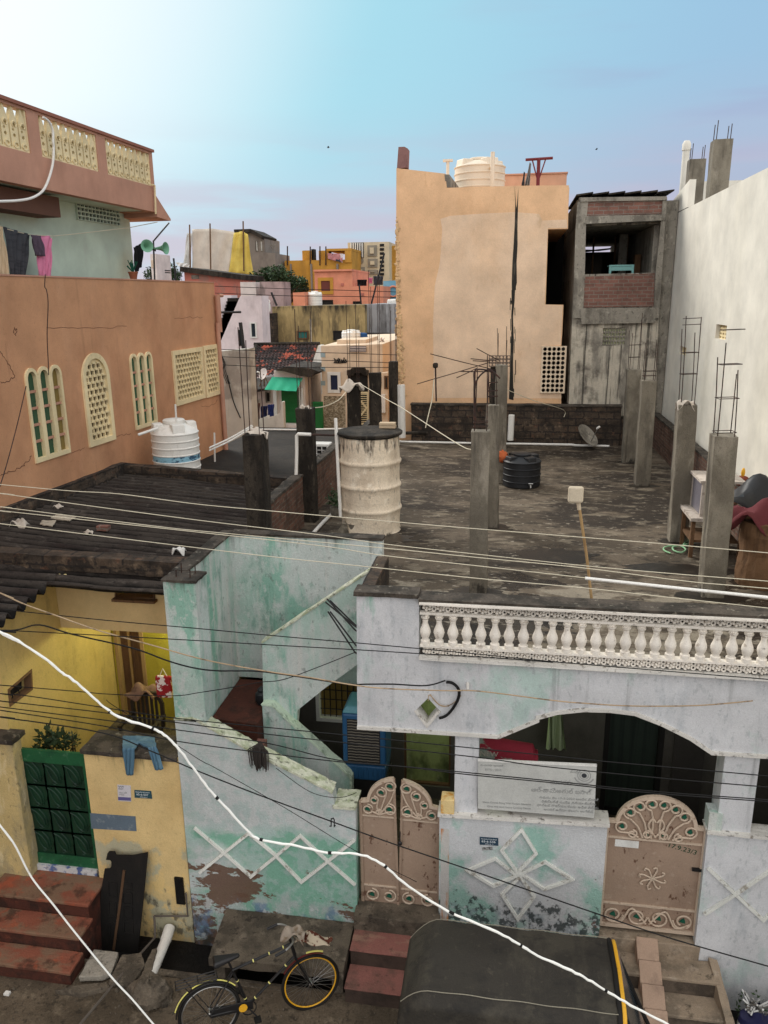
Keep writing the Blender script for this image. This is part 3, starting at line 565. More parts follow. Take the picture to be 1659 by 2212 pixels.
DW = thing('diamond_wall', 'pale blue peeling front wall between two gates with four raised diamonds', 'wall', (.2, 8.4, -.3))
dw = [uv(B7(690, 318)), uv(B8(392, 440)), uv(B8(345, 1280))]
MB().slab(F84, [(-.72, -.35), (1.3, -.35), (1.31, dw[1][1]), (-.72, dw[0][1])], -.2, 0).build('wall_body', mt['wally'], DW)
MB().hexa([(-.74, 8.35, dw[0][1]+.003), (1.33, 8.35, dw[1][1]+.003), (1.33, 8.62, dw[1][1]+.003), (-.74, 8.62, dw[0][1]+.003)], [(-.74, 8.35, dw[0][1]+.05), (1.33, 8.35, dw[1][1]+.05), (1.33, 8.62, dw[1][1]+.05), (-.74, 8.62, dw[0][1]+.05)]).build('wall_shelf', mt['rim'], DW, rough=(4, .1, .012))
cx, cy = 1222, 712
for (a, b, c) in (((1105, 548), (1240, 410), (1338, 570)), ((1325, 860), (1215, 1012), (1108, 845)), ((1052, 790), (875, 685), (1062, 605)), ((1400, 628), (1580, 745), (1392, 810))):
    pts = [(cx+(a[0]-cx)*.08, cy+(a[1]-cy)*.08), a, b, c]
    MB().ribbon(F84, [uv(B7(*q)) for q in pts], .036, .001, .034, closed=True).build('raised_diamond', lat, DW)
o_ = uv(B7(cx, cy)); MB().lathe(F84.p(o_[0], o_[1], 0), ((.06, 0), (.055, .03), (.02, .036)), 12, ax=(0, -1, 0)).build('boss', lat, DW)
yb = [uv(B7(695, 305)), uv(B7(785, 305))]
MB().box((yb[0][0], 8.36, dw[0][1]+.05), (yb[1][0], 8.55, dw[0][1]+.25)).build('rust_stained_block', M('rust_stained_block', S(222, 196, 140), ((S(206, 140, 50), (9, 9, 9), .48, .6, .85),), bump=.3), DW, bev=.01)
MB().rect(F84, uv(B7(695, 500))[0], .55, uv(B7(752, 500))[0], 1.96, .001, .004).build('rust_stain', M('rust_run', S(196, 192, 186), ((S(160, 186, 172), (4, 4, 3), .5, .6, .6), (S(192, 122, 56), (10, 10, 1.6), .52, .62, .85)), bump=.4), DW)
RW = thing('cross_wall', 'pale blue front wall with a raised X at the right edge of the street', 'wall', (3.5, 8.4, -.3))
rw0 = uv(B8(1195, 500))
MB().slab(F84, [(rw0[0]+.0, -.35), (4.8, -.35), (4.8, rw0[1]-.03), (rw0[0], rw0[1])], -.2, 0).build('wall_body', mt['pale'], RW)
MB().box((rw0[0]-.02, 8.36, rw0[1]+.004), (4.8, 8.6, rw0[1]+.04)).build('wall_shelf', mt['rim'], RW, rough=(4, .1, .015))
MB().box((rw0[0]-.005, 8.40, rw0[1]+.04), (uv(B8(1300, 480))[0], 8.6, rw0[1]+.27)).build('corner_block', mt['mint'], RW)
for pts in (((1195, 765), (1405, 965), (1620, 1165), (1850, 960)), ((1165, 1120), (1405, 965), (1655, 795), (1880, 1000))):
    k = 0 if pts[0][1] < 900 else .003
    MB().ribbon(F84, [uv(B8(*q)) for q in pts], .038, .001, .032+k).build('raised_cross', lat, RW)
# ---- gates
def spiral(c, r0, r1, a0, a1, n=22): return [(c[0]+(r0+(r1-r0)*i/n)*math.cos(rad(a0+(a1-a0)*i/n)), c[1]+(r0+(r1-r0)*i/n)*math.sin(rad(a0+(a1-a0)*i/n))) for i in range(n+1)]
def sheet_gate(name, label, loc, leaves):
    return thing(name, label, 'gate', loc)
F85 = FY(8.5)
def leafshape(m, fr, c, s, d): m.slab(fr, [(c[0]+s*math.cos(rad(60*i+15))*(1 if i % 2 else .62), c[1]+s*math.sin(rad(60*i+15))*(1 if i % 2 else .62)) for i in range(6)], d, d+.006)
# single arched gate (right)
G2 = thing('arched_gate', 'dusty pink single gate with round arched top, scroll work and a painted date', 'gate', (1.9, 8.5, .75))
q = F85.uvs([B8(400, 400), B8(1190, 470), B8(1105, 1260), B8(355, 1205)])
a0, a1 = (q[0][0]+q[3][0])/2+.02, (q[1][0]+q[2][0])/2-.02; zb, zs = (q[2][1]+q[3][1])/2, (q[0][1]+q[1][1])/2; zt = F85.uv(B8(800, 225))[1]
w_ = a1-a0; sh = .1*w_; cxm = (a0+a1)/2; rx = w_/2-sh; 
outl = [(a0, zb), (a1, zb), (a1, zs)] + arc(cxm, zs-.02, rx, zt-zs+.02, 4, 176, 22) + [(a0, zs)]
MB().slab(F85, outl, -.012, 0).build('sheet', mt['gatep'], G2)
MB().ribbon(F85, outl, .045, -.02, .025, closed=True).build('frame', mt['gates'], G2)
zm, zl = zs-.22*1.0, zb+.33
MB().rect(F85, a0+.02, zm-.012, a1-.02, zm+.012, .001, .02).build('rail', mt['gates'], G2); MB().rect(F85, a0+.02, zl-.012, a1-.02, zl+.012, .001, .02).build('rail', mt['gates'], G2)
lf = MB()
def scroll(pts, r=.0125): MB().tube([F85.p(x, z, .018) for x, z in pts], r, 6).build('scroll', mt['gates'], G2, smooth=True)
for i, ang in enumerate((172, 148, 124, 101, 79, 56, 32, 8)):
    c = (cxm+(rx-.085)*math.cos(rad(ang)) + (-.03 if i == 0 else .03 if i == 7 else 0), zs-.02+(zt-zs-.07)*math.sin(rad(ang))-(.08 if i in (0, 7) else 0)); sg = 1 if i < 4 else -1
    scroll(spiral(c, .082, .035, 270 if sg > 0 else -90, (270-430) if sg > 0 else 340)); leafshape(lf, F85, c, .04, .008)
    e = (cxm+(-.2 if i < 4 else .2)*(1-.25*(i % 4 if i < 4 else 7-i)), zm+.03)
    scroll(spline([(c[0], c[1]-.082), ((c[0]+e[0])/2+.02*sg, (c[1]+e[1])/2-.02), e], 6))
for sx in (-1, 1):
    for dx, dz in ((.10, .07), (.27, .06)):
        c = (cxm+sx*dx, zm+dz+.01); scroll(spiral(c, .058, .03, 90, 90+sx*400)); leafshape(lf, F85, c, .03, .008)
    scroll(spline([(cxm, zm+.05), (cxm+sx*.09, zm+.2), (cxm+sx*.05, zm+.3), (cxm+sx*.01, zm+.26)], 6))
    for k, dx in enumerate((.13, .42)):
        c = (cxm+sx*dx, (zb+zl)/2); scroll(spiral(c, .12, .06, 180 if sx > 0 else 0, 180+sx*420 if sx > 0 else -420)); leafshape(lf, F85, c, .045, .008)
    scroll(spline([(cxm+sx*.02, zb+.07), (cxm+sx*.2, zl-.05), (cxm+sx*.33, zb+.06), (cxm+sx*.5, zb+.12)], 6))
fc = F85.uv(B8(765, 845))
for i in range(8):
    a = rad(45*i+22); pts = []
    for t in range(12):
        s_ = t/11; r_ = .17*min(1, s_*1.3); b = a+.5*max(0, s_-.55)**1*1.6; r_ -= .11*max(0, s_-.75)
        pts.append((fc[0]+r_*math.cos(b), fc[1]+r_*math.sin(b)))
    scroll(pts, .011)
leafshape(lf, F85, fc, .03, .02); lf.build('painted_leaves', mt['leafg'], G2)
MB().box((a1-.11, 8.47, zb+.92), (a1+.01, 8.495, zb+.96)).build('latch', mt['blackm'], G2)
MB().rect(F85, q[0][0]+.14, zm-.14, q[0][0]+.42, zm-.04, .001, .003).build('paper_residue', mt['white'], G2)
# double gate (left)
G1 = thing('double_gate', 'rusty dusty pink double gate with padlock beside the mint lattice wall', 'gate', (-1.25, 8.5, .7))
q = F85.uvs([B7(140, 240), B7(690, 250), B7(680, 945), B7(160, 925)])
a0, a1 = (q[0][0]+q[3][0])/2+.03, (q[1][0]+q[2][0])/2-.01; zb = (q[2][1]+q[3][1])/2+.02; zs = (q[0][1]+q[1][1])/2; zt = F85.uv(B7(405, 80))[1]; cxm = F85.uv(B7(408, 500))[0]
for sx, e, dz, off in ((-1, a0, 0, 0.), (1, a1, -.035, -.03)):
    lf_ = MB(); m = MB(); g = MB()
    wd = abs(e-cxm)-.005; x0 = cxm+sx*.005
    FF = F85.off(off)
    def X(t): return x0+sx*t*wd
    out = [(X(0), zb+dz), (X(1), zb+dz), (X(1), zs+dz)] + [(X(.80-.80*math.sin(rad(t))), zs+dz+(zt-zs)*math.sin(rad(90*(t/90)))) if False else (X(.8*math.cos(rad(t))), zs+dz+(zt-zs)*math.sin(rad(t))) for t in range(3, 91, 8)]
    leaf_ = MB().slab(FF, out, -.012, 0).build('gate_leaf', mt['gatep'], G1)
    MB().ribbon(FF, out, .032, -.018, .02, closed=True).build('frame', mt['gatep'], leaf_)
    arcp = [(X(1), zs+dz)] + out[3:]
    MB().ribbon(FF, [(a, b+.012) for a, b in arcp], .04, -.022, .03).build('arch_bar', mt['gates'], leaf_)
    zm, zl = zs-.2+dz, zb+.28+dz
    MB().rect(FF, min(X(.03), X(.97)), zm-.01, max(X(.03), X(.97)), zm+.01, .001, .016).build('rail', mt['gates'], leaf_)
    MB().rect(FF, min(X(.03), X(.97)), zl-.01, max(X(.03), X(.97)), zl+.01, .001, .016).build('rail', mt['gates'], leaf_)
    def sc(pts, r=.0115): MB().tube([FF.p(x, z, .016) for x, z in pts], r, 6).build('scroll', mt['gates'], leaf_, smooth=True)
    for t, h, r in ((.82, .1, .075), (.64, .24, .06), (.44, .36, .075), (.2, .46, .08), (.22, .12, .085), (.52, .07, .045)):
        c = (X(t), zm+h); sc(spiral(c, r, r*.5, 90, 90+sx*420)); leafshape(g, FF, c, r*.55, .008)
        sc(spline([(c[0]-sx*r*.8, c[1]-r*.5), (X(t*.8+.05), zm+h*.45+.03), (X(.5), zm+.03)], 6))
    for t in (.25, .74):
        c = (X(t), (zb+dz+zl)/2); sc(spiral(c, .095, .05, 90, 90+sx*400)); leafshape(g, FF, c, .045, .008)
    g.build('painted_leaves', mt['leafg'], leaf_)
    MB().tube([FF.p(X(1.02), zb+dz, 0), FF.p(X(1.02), zs+dz, 0)], .022, 8).build('hinge_post', mt['gatep'], leaf_)
pl = F85.uv(B7(422, 492)); MB().ball(F85.p(pl[0], pl[1], .05), .032, sc=(1, .6, 1)).tube([F85.p(pl[0], pl[1]+.02, .05), F85.p(pl[0], pl[1]+.16, .03)], .008, 5).build('padlock', mt['blackm'], G1, smooth=True)
# green panelled gate of the yellow house
GG = thing('green_gate', 'dark green metal gate with twelve embossed leaf panels between yellow pillars', 'gate', (-5.95, 8.5, .8))
q = F85.uvs([B5(135, 315), B5(580, 325), B5(690, 1110), B5(262, 1085)])
ga, gb = (q[0][0]+q[3][0])/2, (q[1][0]+q[2][0])/2; gz0, gz1 = (q[2][1]+q[3][1])/2, (q[0][1]+q[1][1])/2
MB().rect(F85, ga, gz0, gb, gz1, -.02, 0).build('sheet', mt['gateg'], GG)
gm = M('green_gate_frame', S(34, 88, 56), ((S(80, 120, 92), (10, 10, 10), .58, .68, .6), (S(20, 52, 38), (3, 3, 3), .5, .66, .6)), bump=.2, rough=.5)
MB().ribbon(F85, [(ga, gz0), (gb, gz0), (gb, gz1), (ga, gz1)], .06, -.02, .022, closed=True).build('frame', gm, GG)
MB().rect(F85, ga+.03, gz1-.16, gb-.03, gz1-.03, .001, .02).build('top_rail', gm, GG); MB().rect(F85, ga+.03, gz0+.03, gb-.03, gz0+.16, .001, .02).build('bottom_rail', gm, GG)
pw = (gb-ga-.06)/3; ph = (gz1-gz0-.32)/4
for i in range(3):
    for j in range(4):
        x, z = ga+.03+i*pw, gz0+.16+j*ph
        m = MB().ribbon(F85, [(x, z), (x+pw, z), (x+pw, z+ph), (x, z+ph)], .016, .001, .014, closed=True)
        def L_(pts, r): m.tube([F85.p(x+pw*a, z+ph*b, .008) for a, b in spline(pts, 6)], r, 6, flat=.7)
        L_([(.05, .92), (.35, .78), (.62, .45), (.66, .12)], .012); L_([(.45, .96), (.7, .7), (.78, .42), (.72, .15)], .012)
        L_([(.95, .9), (.98, .55), (.78, .3), (.5, .1)], .010); L_([(.12, .88), (.3, .4), (.55, .15), (.8, .2)], .010); L_([(.5, .08), (.38, .14), (.42, .24), (.55, .2)], .008)
        m.build('embossed_panel', mt['gateg'], GG, smooth=True)
tile = M('blue_flower_tile', S(196, 196, 196), ((S(58, 84, 140), (7, 7, 7), .50, .56, .9), (S(120, 120, 130), (12, 12, 12), .56, .62, .7)), rough=.4, bump=0)
MB().box((ga, 8.44, gz0-.16), (gb, 8.5, gz0-.01)).build('tile_threshold', tile, GG)
# ================================================================ yellow house on the left
YH = thing('yellow_house', 'ochre yellow single storey house with sooty corrugated roofs and open verandah', 'house', (-6.2, 9.6, 0))
XW = -6.6
FXW = FR((XW, 0, 0), (0, 1, 0))
yw = FXW.uvs([B1(70, 1650), B1(255, 1490), B1(262, 1640), B1(85, 1775)])
MB().slab(FXW, [(8.53, -.2), (11.5, -.2), (11.5, 4.42), (8.53, 4.42)], -.18, 0, [yw]).build('side_wall', mt['yellin'], YH)
o = MB().ribbon(FXW, yw, .035, -.1, .012, closed=True).build('window', mt['wood'], YH)
m = MB(); 
for t in (.3, .6): m.tube([FXW.p(yw[3][0]+(yw[2][0]-yw[3][0])*t, yw[3][1]+.02, -.06), FXW.p(yw[0][0]+(yw[1][0]-yw[0][0])*t, yw[0][1], -.06)], .008, 5)
m.slab(FXW, yw, -.16, -.15); m.build('window_bars', mt['dark'], o)
F97 = FY(10.0)
lz = F97.uv(B1(940, 1155))[1]
vq = F97.uvs([B1(965, 800), B1(1285, 800), B1(1285, 882), B1(965, 882)])
MB().slab(F97, [(XW+.001, lz), (-4.13, lz), (-4.13, 4.55), (XW+.001, 4.55)], -.15, 0, [vq]).build('lintel_wall', mt['yeltop'], YH)
m = MB().ribbon(F97, vq, .02, -.16, .03, closed=True)
m.box((vq[0][0]-.03, 9.88, vq[2][1]-.05), (vq[1][0]+.03, 9.99, vq[2][1]-.012)); m.tube([F97.p((vq[0][0]+vq[1][0])/2-.05, vq[2][1], -.08), F97.p((vq[0][0]+vq[1][0])/2-.05, vq[0][1], -.08)], .012, 6)
m.build('vent_opening', mt['wood'], YH)
F11 = FY(11.4)
dq = [F11.uv(B1(950, 1200))[0]+.03, F11.uv(B1(1175, 1200))[0]]
MB().slab(F11, [(XW, .5), (-4.13, .5), (-4.13, 4.4), (XW, 4.4)], -.15, 0, [[(dq[0], 1.36), (dq[1], 1.36), (dq[1], 3.25), (dq[0], 3.25)]]).build('back_wall', M('olive_wall_paint', S(180, 166, 64), ((S(150, 138, 52), (3, 3, 1), .5, .66, .5),), bump=.25), YH)  # yellow-green glow of the verandah put into the back wall colour
d_ = MB().rect(F11, dq[0], 1.36, dq[1], 3.25, -.12, -.08).build('door', mt['wood'], YH)
m = MB().ribbon(F11, [(dq[0], 1.36), (dq[0], 3.25), (dq[1], 3.25), (dq[1], 1.36)], .06, -.14, .03)
m.rect(F11, dq[0]+.18, 1.36, dq[0]+.22, 3.22, -.079, -.04); m.build('door_frame', mt['woodl'], d_)
MB().box((XW, 9.5, .2), (-4.13, 11.4, 1.36)).build('verandah_floor', mt['slab'], YH, rough=(3, .3, .02))
MB().box((XW, 8.5, .2), (-4.13, 9.5, .75)).build('courtyard_floor', mt['slab'], YH)
MB().box((-4.13, 8.6, .2), (-4.115, 11.4, 4.4)).build('party_face', mt['yeltop'], YH)
# roofs: corrugated, ridges run across
def zr(x): return 4.72 - (x+8.45)*.062
def corr(x0, x1, y0, y1, zf, name, seg=.23, parts=14, sl=0):
    ny = int((y1-y0)/seg*8); m = MB(); nx = parts
    m.grid(lambda a, b: (x0+(x1-x0)*a, y0+(y1-y0)*b, zf(x0+(x1-x0)*a) + sl*(y0+(y1-y0)*b-9.) + .066*math.sin((y0+(y1-y0)*b)/seg*2*math.pi) + .010*math.floor(((x0+(x1-x0)*a)+9)/1.15)*-1*.6 + .008*math.sin(a*9+b*5)), nx*3, ny)
    o = m.build(name, mt['tin'], YH, fix=False, smooth=True)
    s_ = o.modifiers.new('t', 'SOLIDIFY'); s_.thickness = .012
    return o
corr(-8.55, -4.0, 9.75, 15.45, zr, 'main_roof')
zl_ = lambda x: 4.60-(x+6.25)*.02
corr(-9.6, -6.22, 8.0, 9.75, zl_, 'porch_roof', parts=8, sl=.09); corr(-6.22, -4.115, 9.22, 9.75, zl_, 'porch_roof', parts=6, sl=.09)
bA = oZ(B1(-300, 405), 4.86); bB = oZ(B1(1490, 632), 4.86)
def beam(a, b, w, h, name, m_, parent):
    a, b = V(a), V(b); t = (b-a).normalized(); nrm = V((-t.y, t.x, 0)).normalized()*w
    k = MB().hexa([a-V((0, 0, h)), b-V((0, 0, h)), b-V((0, 0, h))+nrm, a-V((0, 0, h))+nrm], [a, b, b+nrm, a+nrm])
    return k.build(name, m_, parent, rough=(4, .25, .07))
bA.y = 9.74; bB.y = 9.60; bA.z = bB.z = 4.9
beam(bA, bB, .26, .22, 'gable_beam', mt['stonew'], YH)
bl0, bl1 = V((-8.55, 10.0, 5.0)), V((-8.22, 15.6, 4.98)); beam(bl1, bl0, -.3, .5, 'left_parapet', mt['stonew'], YH)
beam((-8.3, 15.45, 4.96), (-3.98, 15.45, 4.72), .24, .5, 'back_parapet', mt['stonew'], YH)
MB().box((-9.5, 8.6, 0), (-6.79, 15.4, 4.3)).build('house_body', mt['yellin'], YH)
MB().box((-6.6, 11.56, 0), (-4.12, 15.4, 4.3)).build('inner_body', mt['dark'], YH)
# street wall and pillar of the yellow house
YW = thing('yellow_wall', 'ochre street wall with peeling lower plaster, dark top, papers and number plate', 'wall', (-4.8, 8.45, -.3))
F45 = FY(8.42)
tq = F45.uvs([B5(583, 330), B5(1240, 358)])
MB().slab(F45, [(tq[0][0], -.35), (-4.14, -.35), (-4.13, tq[1][1]), (tq[0][0], tq[0][1])], -.4, 0).build('wall_body', mt['yell'], YW)
MB().box((tq[0][0]-.03, 8.38, 2.6), (-4.14, 8.9, 2.66)).build('coping', mt['grimetop'], YW, rough=(4, .12, .025))
bp = F45.uvs([B5(628, 742), B5(945, 765), B5(953, 868), B5(638, 850)])
MB().slab(F45, bp, .001, .004).build('blue_patch', M('blue_grey_patch', S(96, 110, 122), ((S(140, 148, 150), (9, 9, 9), .55, .68, .6),), bump=.2), YW)
MB().box((-4.34, 8.39, .35), (-4.22, 8.43, .78)).build('drain_slot', mt['mud'], YW)
YP = thing('gate_pillar', 'stained yellow gate pillar with dark slab on top at the left edge', 'pillar', (-7, 8.2, 0))
pz = oX(B5(80, 262), -6.42)
MB().box((-7.7, pz.y, -.2), (-6.42, 8.5, pz.z)).build('pillar_body', mt['pillo'], YP, rough=(3, .3, .03))
MB().box((-7.75, pz.y-.04, pz.z+.004), (-6.38, 8.56, pz.z+.07)).build('pillar_cap', mt['grimetop'], YP, rough=(3, .15, .025))
# ================================================================ terracotta building on the left
TB = thing('terracotta_building', 'tall terracotta building with cream arched windows, jali screens and pale green upper storey', 'building', (-9, 14, 0))
P0, P1 = V((-8.55, 11.65, 0)), V((-8.10, 21.11, 0))
FL = FR(P0, P1-P0)
lu = FL.uv((472, 760))[0]; ztop = FL.uv((300, 606))[1]
cy_ = crop(0, 0, 1.507)
def rectuv(bl, br, t): b0, b1 = FL.uv(bl), FL.uv(br); return min(b0[0], b1[0]), max(b0[0], b1[0]), (b0[1]+b1[1])/2, FL.uv(t)[1]
holes = []; wins = []
def tri(bl, br, sl):
    u0, u1 = FL.uv(bl)[0], FL.uv(br)[0]; v0 = (FL.uv(bl)[1]+FL.uv(br)[1])/2; vs = FL.uv(sl)[1]
    w = (u1-u0)/3; f = .16*w; hs = []
    outer = [(u0, v0), (u1, v0)]
    for k in (2, 1, 0): outer += arc(u0+w*(k+.5), vs, w/2, w/2*1.1, 0 if k == 2 else 12, 180 if k == 0 else 168, 10)
    for k in range(3):
        a, b = u0+w*k+f, u0+w*(k+1)-f
        hs.append([(a, v0+f*1.4), (b, v0+f*1.4)] + arc((a+b)/2, vs, (b-a)/2, (b-a)/2*1.1, 0, 180, 10))
    return outer, hs
W1 = tri(A5(250, 1437), A5(495, 1360), A5(178, 845)); W3 = tri(A5(963, 1202), A5(1115, 1152), A5(918, 722))
def archw(bl, br, sl):
    u0, u1 = FL.uv(bl)[0], FL.uv(br)[0]; v0 = (FL.uv(bl)[1]+FL.uv(br)[1])/2; vs = FL.uv(sl)[1]
    return [(u0, v0), (u1, v0)] + arc((u0+u1)/2, vs, (u1-u0)/2, (u1-u0)/2*1.05, 0, 180, 14)
W2 = archw(A5(640, 1302), A5(802, 1250), A5(588, 850))
def rw(tl, br): a, b = FL.uv(tl), FL.uv(br); return [(a[0], b[1]), (b[0], b[1]), (b[0], a[1]), (a[0], a[1])]
W4 = rw(A5(1225, 655), A5(1445, 958)); W5 = rw(A5(1443, 618), A5(1556, 930))
body = [(-9, 0), (lu, 0), (lu, ztop), (-9, ztop)]
MB().slab(FL, body, -.25, 0, [W1[0], W2, W3[0], W4, W5]).build('front_wall', mt['brown'], TB)
MB().slab(FL, [(-9, ztop+.002), (lu+.01, ztop+.002), (lu+.01, ztop+.03), (-9, ztop+.03)], -.27, .015).build('wall_coping', mt['brownp'], TB)
for Wn in (W1, W3):
    o = MB().slab(FL, Wn[0], -.05, .035, Wn[1]).build('arched_window', mt['cream'], TB)
    for k, h in enumerate(Wn[1]):
        a, b = h[0][0], h[1][0]; v0, v1 = h[0][1], max(p[1] for p in h)
        MB().slab(FL, h, -.045, -.04).build('pane', mt['glassy'] if (Wn is W1 and k == 2) else mt['glassg'], o)
        for i in range(1, 5): z = v0+(v1-v0)*i/5.0*.96; MB().rect(FL, a+.002, z-.022, b-.002, z+.022, -.038, -.005).build('glazing_bar', mt['brownp'], o)
def hexgrid(outer, ins, cu=.16, cv=.15):
    us = [p[0] for p in outer]; vs = [p[1] for p in outer]; hs = []
    def inside(p):
        n = len(outer); c = False
        for i in range(n):
            a, b = outer[i], outer[(i+1) % n]
            if (a[1] > p[1]) != (b[1] > p[1]) and p[0] < (b[0]-a[0])*(p[1]-a[1])/(b[1]-a[1])+a[0]: c = not c
        return c
    j = 0; v = min(vs)+cv*.75
    while v < max(vs):
        u = min(us)+cu*(.75 if j % 2 else 1.25)
        while u < max(us):
            h = [(u+cu*.40*math.cos(rad(60*i+30)), v+cv*.44*math.sin(rad(60*i+30))) for i in range(6)]
            if all(inside((u+(x-u)*1.35+0, y+(y-v)*.35)) for x, y in h): hs.append(h)
            u += cu
        v += cv*.86; j += 1
    return hs
for Wn, nm, lb in ((W2, 'arched_jali', None), (W4, 'jali_screen', None), (W5, 'jali_screen', None)):
    hs = hexgrid(Wn, .06)
    m = MB().slab(FL, Wn, -.045, .0, hs)
    for h in hs:
        cx = sum(p[0] for p in h)/6; cz = sum(p[1] for p in h)/6
        m.rect(FL, cx-.075, cz+.045, cx+.02, cz+.075, .001, .03)
    o = m.build(nm, mt['cream'], TB)
    MB().ribbon(FL, Wn, .11, -.05, .045, closed=True).build('jali_frame', mt['cream'], o)
    MB().slab(FL, Wn, -.2, -.19).build('backing', M('brown_backing', S(96, 74, 56), bump=0), o)
# corner rain pipe
MB().tube([FL.p(lu-.12, ztop-1.05, .08), FL.p(lu-.1, 4.0, .08)], .06, 10).tube([FL.p(lu-.06, ztop-.32, .1), FL.p(lu-.06, ztop-1.3, .1)], .075, 10).build('rain_pipe', mt['brownp'], TB, smooth=True)
MB().tube([FL.p(lu-.02, ztop-.33, .12), FL.p(lu+.22, ztop-.33, .12)], .05, 10).build('rain_spout', mt['brownp'], TB, smooth=True)
# bulk behind
q0, q1 = FL.p(-9, 0, -.26), FL.p(lu-.01, 0, -.26); bk_ = FL.w*-9
MB().prism([q0, q1, q1+bk_, q0+bk_], (0, 0, 7.75)).build('lower_block', mt['brown'], TB)
FLm = FL.off(-.85)
mc = FLm.uv(A1(985, 1100)); fb = FL.uv((200, 433))[1]
q0, q1 = FLm.p(-9, 7.75), FLm.p(mc[0], 7.75); bk_ = FL.w*-8
MB().prism([q0, q1, q1+bk_, q0+bk_], (0, 0, fb-7.7)).build('upper_block', mt['mintl'], TB)
# terrace parapet with panels
ft = FL.uv((160, 268))[1]; fe = FL.uv((334, 400))[0]
zt_, zb_ = FL.uv((333, 331))[1], FL.uv((340, 459))[1]
pan = []
for tl, br in ((None, A1(232, 458)), (A1(282, 166), A1(745, 602)), (A1(785, 345), A1(1140, 704))):
    b = FL.uv(br); t0 = FL.uv(A1(282, 170))
    a0 = (b[0]-2.1) if tl is None else FL.uv(tl)[0]; pan.append((a0, b[0]))
pv0 = FL.uv(A1(748, 600))[1]; pv1 = FL.uv(A1(720, 322))[1]
pan = [(pan[0][0]-2.4, pan[0][0]-.3)] + pan
MB().slab(FL, [(-9, zb_), (fe, zb_), (fe, zt_), (-9, zt_)], -.18, 0, [[(a, pv0), (b, pv0), (b, pv1), (a, pv1)] for a, b in pan]).build('terrace_parapet', mt['brownp'], TB)
MB().slab(FL, [(-9, zt_+.002), (fe+.04, zt_+.002), (fe+.04, zt_+.06), (-9, zt_+.06)], -.22, .04).build('terrace_coping', M('dark_terracotta', S(150, 100, 84), bump=.2), TB)
q0 = FL.p(fe-.18, zb_, -.181); q1 = FL.p(fe, zb_, -.181); bk_ = FL.w*-8
MB().prism([q0, q1, q1+bk_, q0+bk_], (0, 0, zt_-zb_)).build('end_parapet', mt['brownp'], TB)
q0, q1 = FL.p(-9, zb_+.02, -.185), FL.p(fe-.02, zb_+.02, -.185); bk_ = FL.w*-8
MB().prism([q0, q1, q1+bk_, q0+bk_], (0, 0, .118)).build('terrace_slab', mt['mintl'], TB)
e0 = FL.p(fe+.002, zb_+.35, 0); e1 = FL.p(fe+.5, zb_-.14, .08)
MB().hexa([FL.p(fe+.002, zb_-.1, 0), FL.p(fe+.55, zb_-.14, .06), FL.p(fe+.55, zb_-.14, -8), FL.p(fe+.002, zb_-.1, -8)], [FL.p(fe+.002, zb_+.38, 0), FL.p(fe+.56, zb_-.1, .06), FL.p(fe+.56, zb_-.1, -8), FL.p(fe+.002, zb_+.38, -8)]).build('sunshade_end', mt['brownp'], TB)
for a, b in pan:
    n = max(3, round((b-a)/.245)); w = (b-a)/n; m = MB(); h = pv1-pv0
    for i in range(n):
        u = a+w*i; c = u+w/2
        out = [(u+.004, pv0+.002), (u+w-.004, pv0+.002), (u+w-.004, pv1-.30*h), (c+.012, pv1-.002), (c-.012, pv1-.002), (u+.004, pv1-.30*h)]
        hs = [arc(c, pv0+h*.12, w*.26, h*.07, 0, 330, 7), arc(c, pv0+h*.34, w*.17, h*.05, 0, 330, 6), arc(c-.02, pv0+h*.47, w*.13, h*.035, 0, 330, 6), arc(c+.01, pv0+h*.58, w*.2, h*.05, 0, 330, 6)]
        m.slab(FL, [(c+(x-c)*.86, z) for x, z in out], -.1, -.03, hs[1:])
        m.ribbon(FL, hs[0], .02, -.029, -.008, closed=True)
        m.tube([FL.p(x, z, -.025) for x, z in arc(c+.005, pv0+h*.60, w*.24, h*.065, -60, 250, 9)], .014, 5)
    m.rect(FL, a+.01, pv0+.002, b-.01, pv0+.68*h, -.15, -.105)
    m.build('pointed_screen', mt['cream'], TB)
    MB().ribbon(FL, [(a, pv1), (a, pv0), (b, pv0), (b, pv1)], .07, -.12, -.02).build('screen_border', mt['cream'], TB)
vq = [FLm.uv(A1(558, 822)), FLm.uv(A1(890, 1005))]
m = MB().slab(FLm, [(vq[0][0], vq[1][1]), (vq[1][0], vq[1][1]), (vq[1][0], vq[0][1]), (vq[0][0], vq[0][1])], .002, .05, [[(x, z), (x+(vq[1][0]-vq[0][0])/15, z), (x+(vq[1][0]-vq[0][0])/15, z+(vq[0][1]-vq[1][1])/6), (x, z+(vq[0][1]-vq[1][1])/6)] for i in range(12) for j in range(4) for x in [vq[0][0]+(vq[1][0]-vq[0][0])*(i+.12)/12.0] for z in [vq[1][1]+(vq[0][1]-vq[1][1])*(j+.15)/4.0]])
o = m.build('vent_grid', mt['mintl'], TB); MB().rect(FLm, vq[0][0]+.01, vq[1][1]+.01, vq[1][0]-.01, vq[0][1]-.01, .003, .006).build('vent_backing', mt['dark'], o)
lq = [FLm.off(.5).uv(A1(440, 790)), FLm.off(.5).uv(A1(455, 940))]
MB().rect(FLm, -9, lq[1][1], lq[0][0], lq[0][1], .002, .5).build('loft_box', M('dark_loft', S(110, 78, 64), bump=.2), TB)
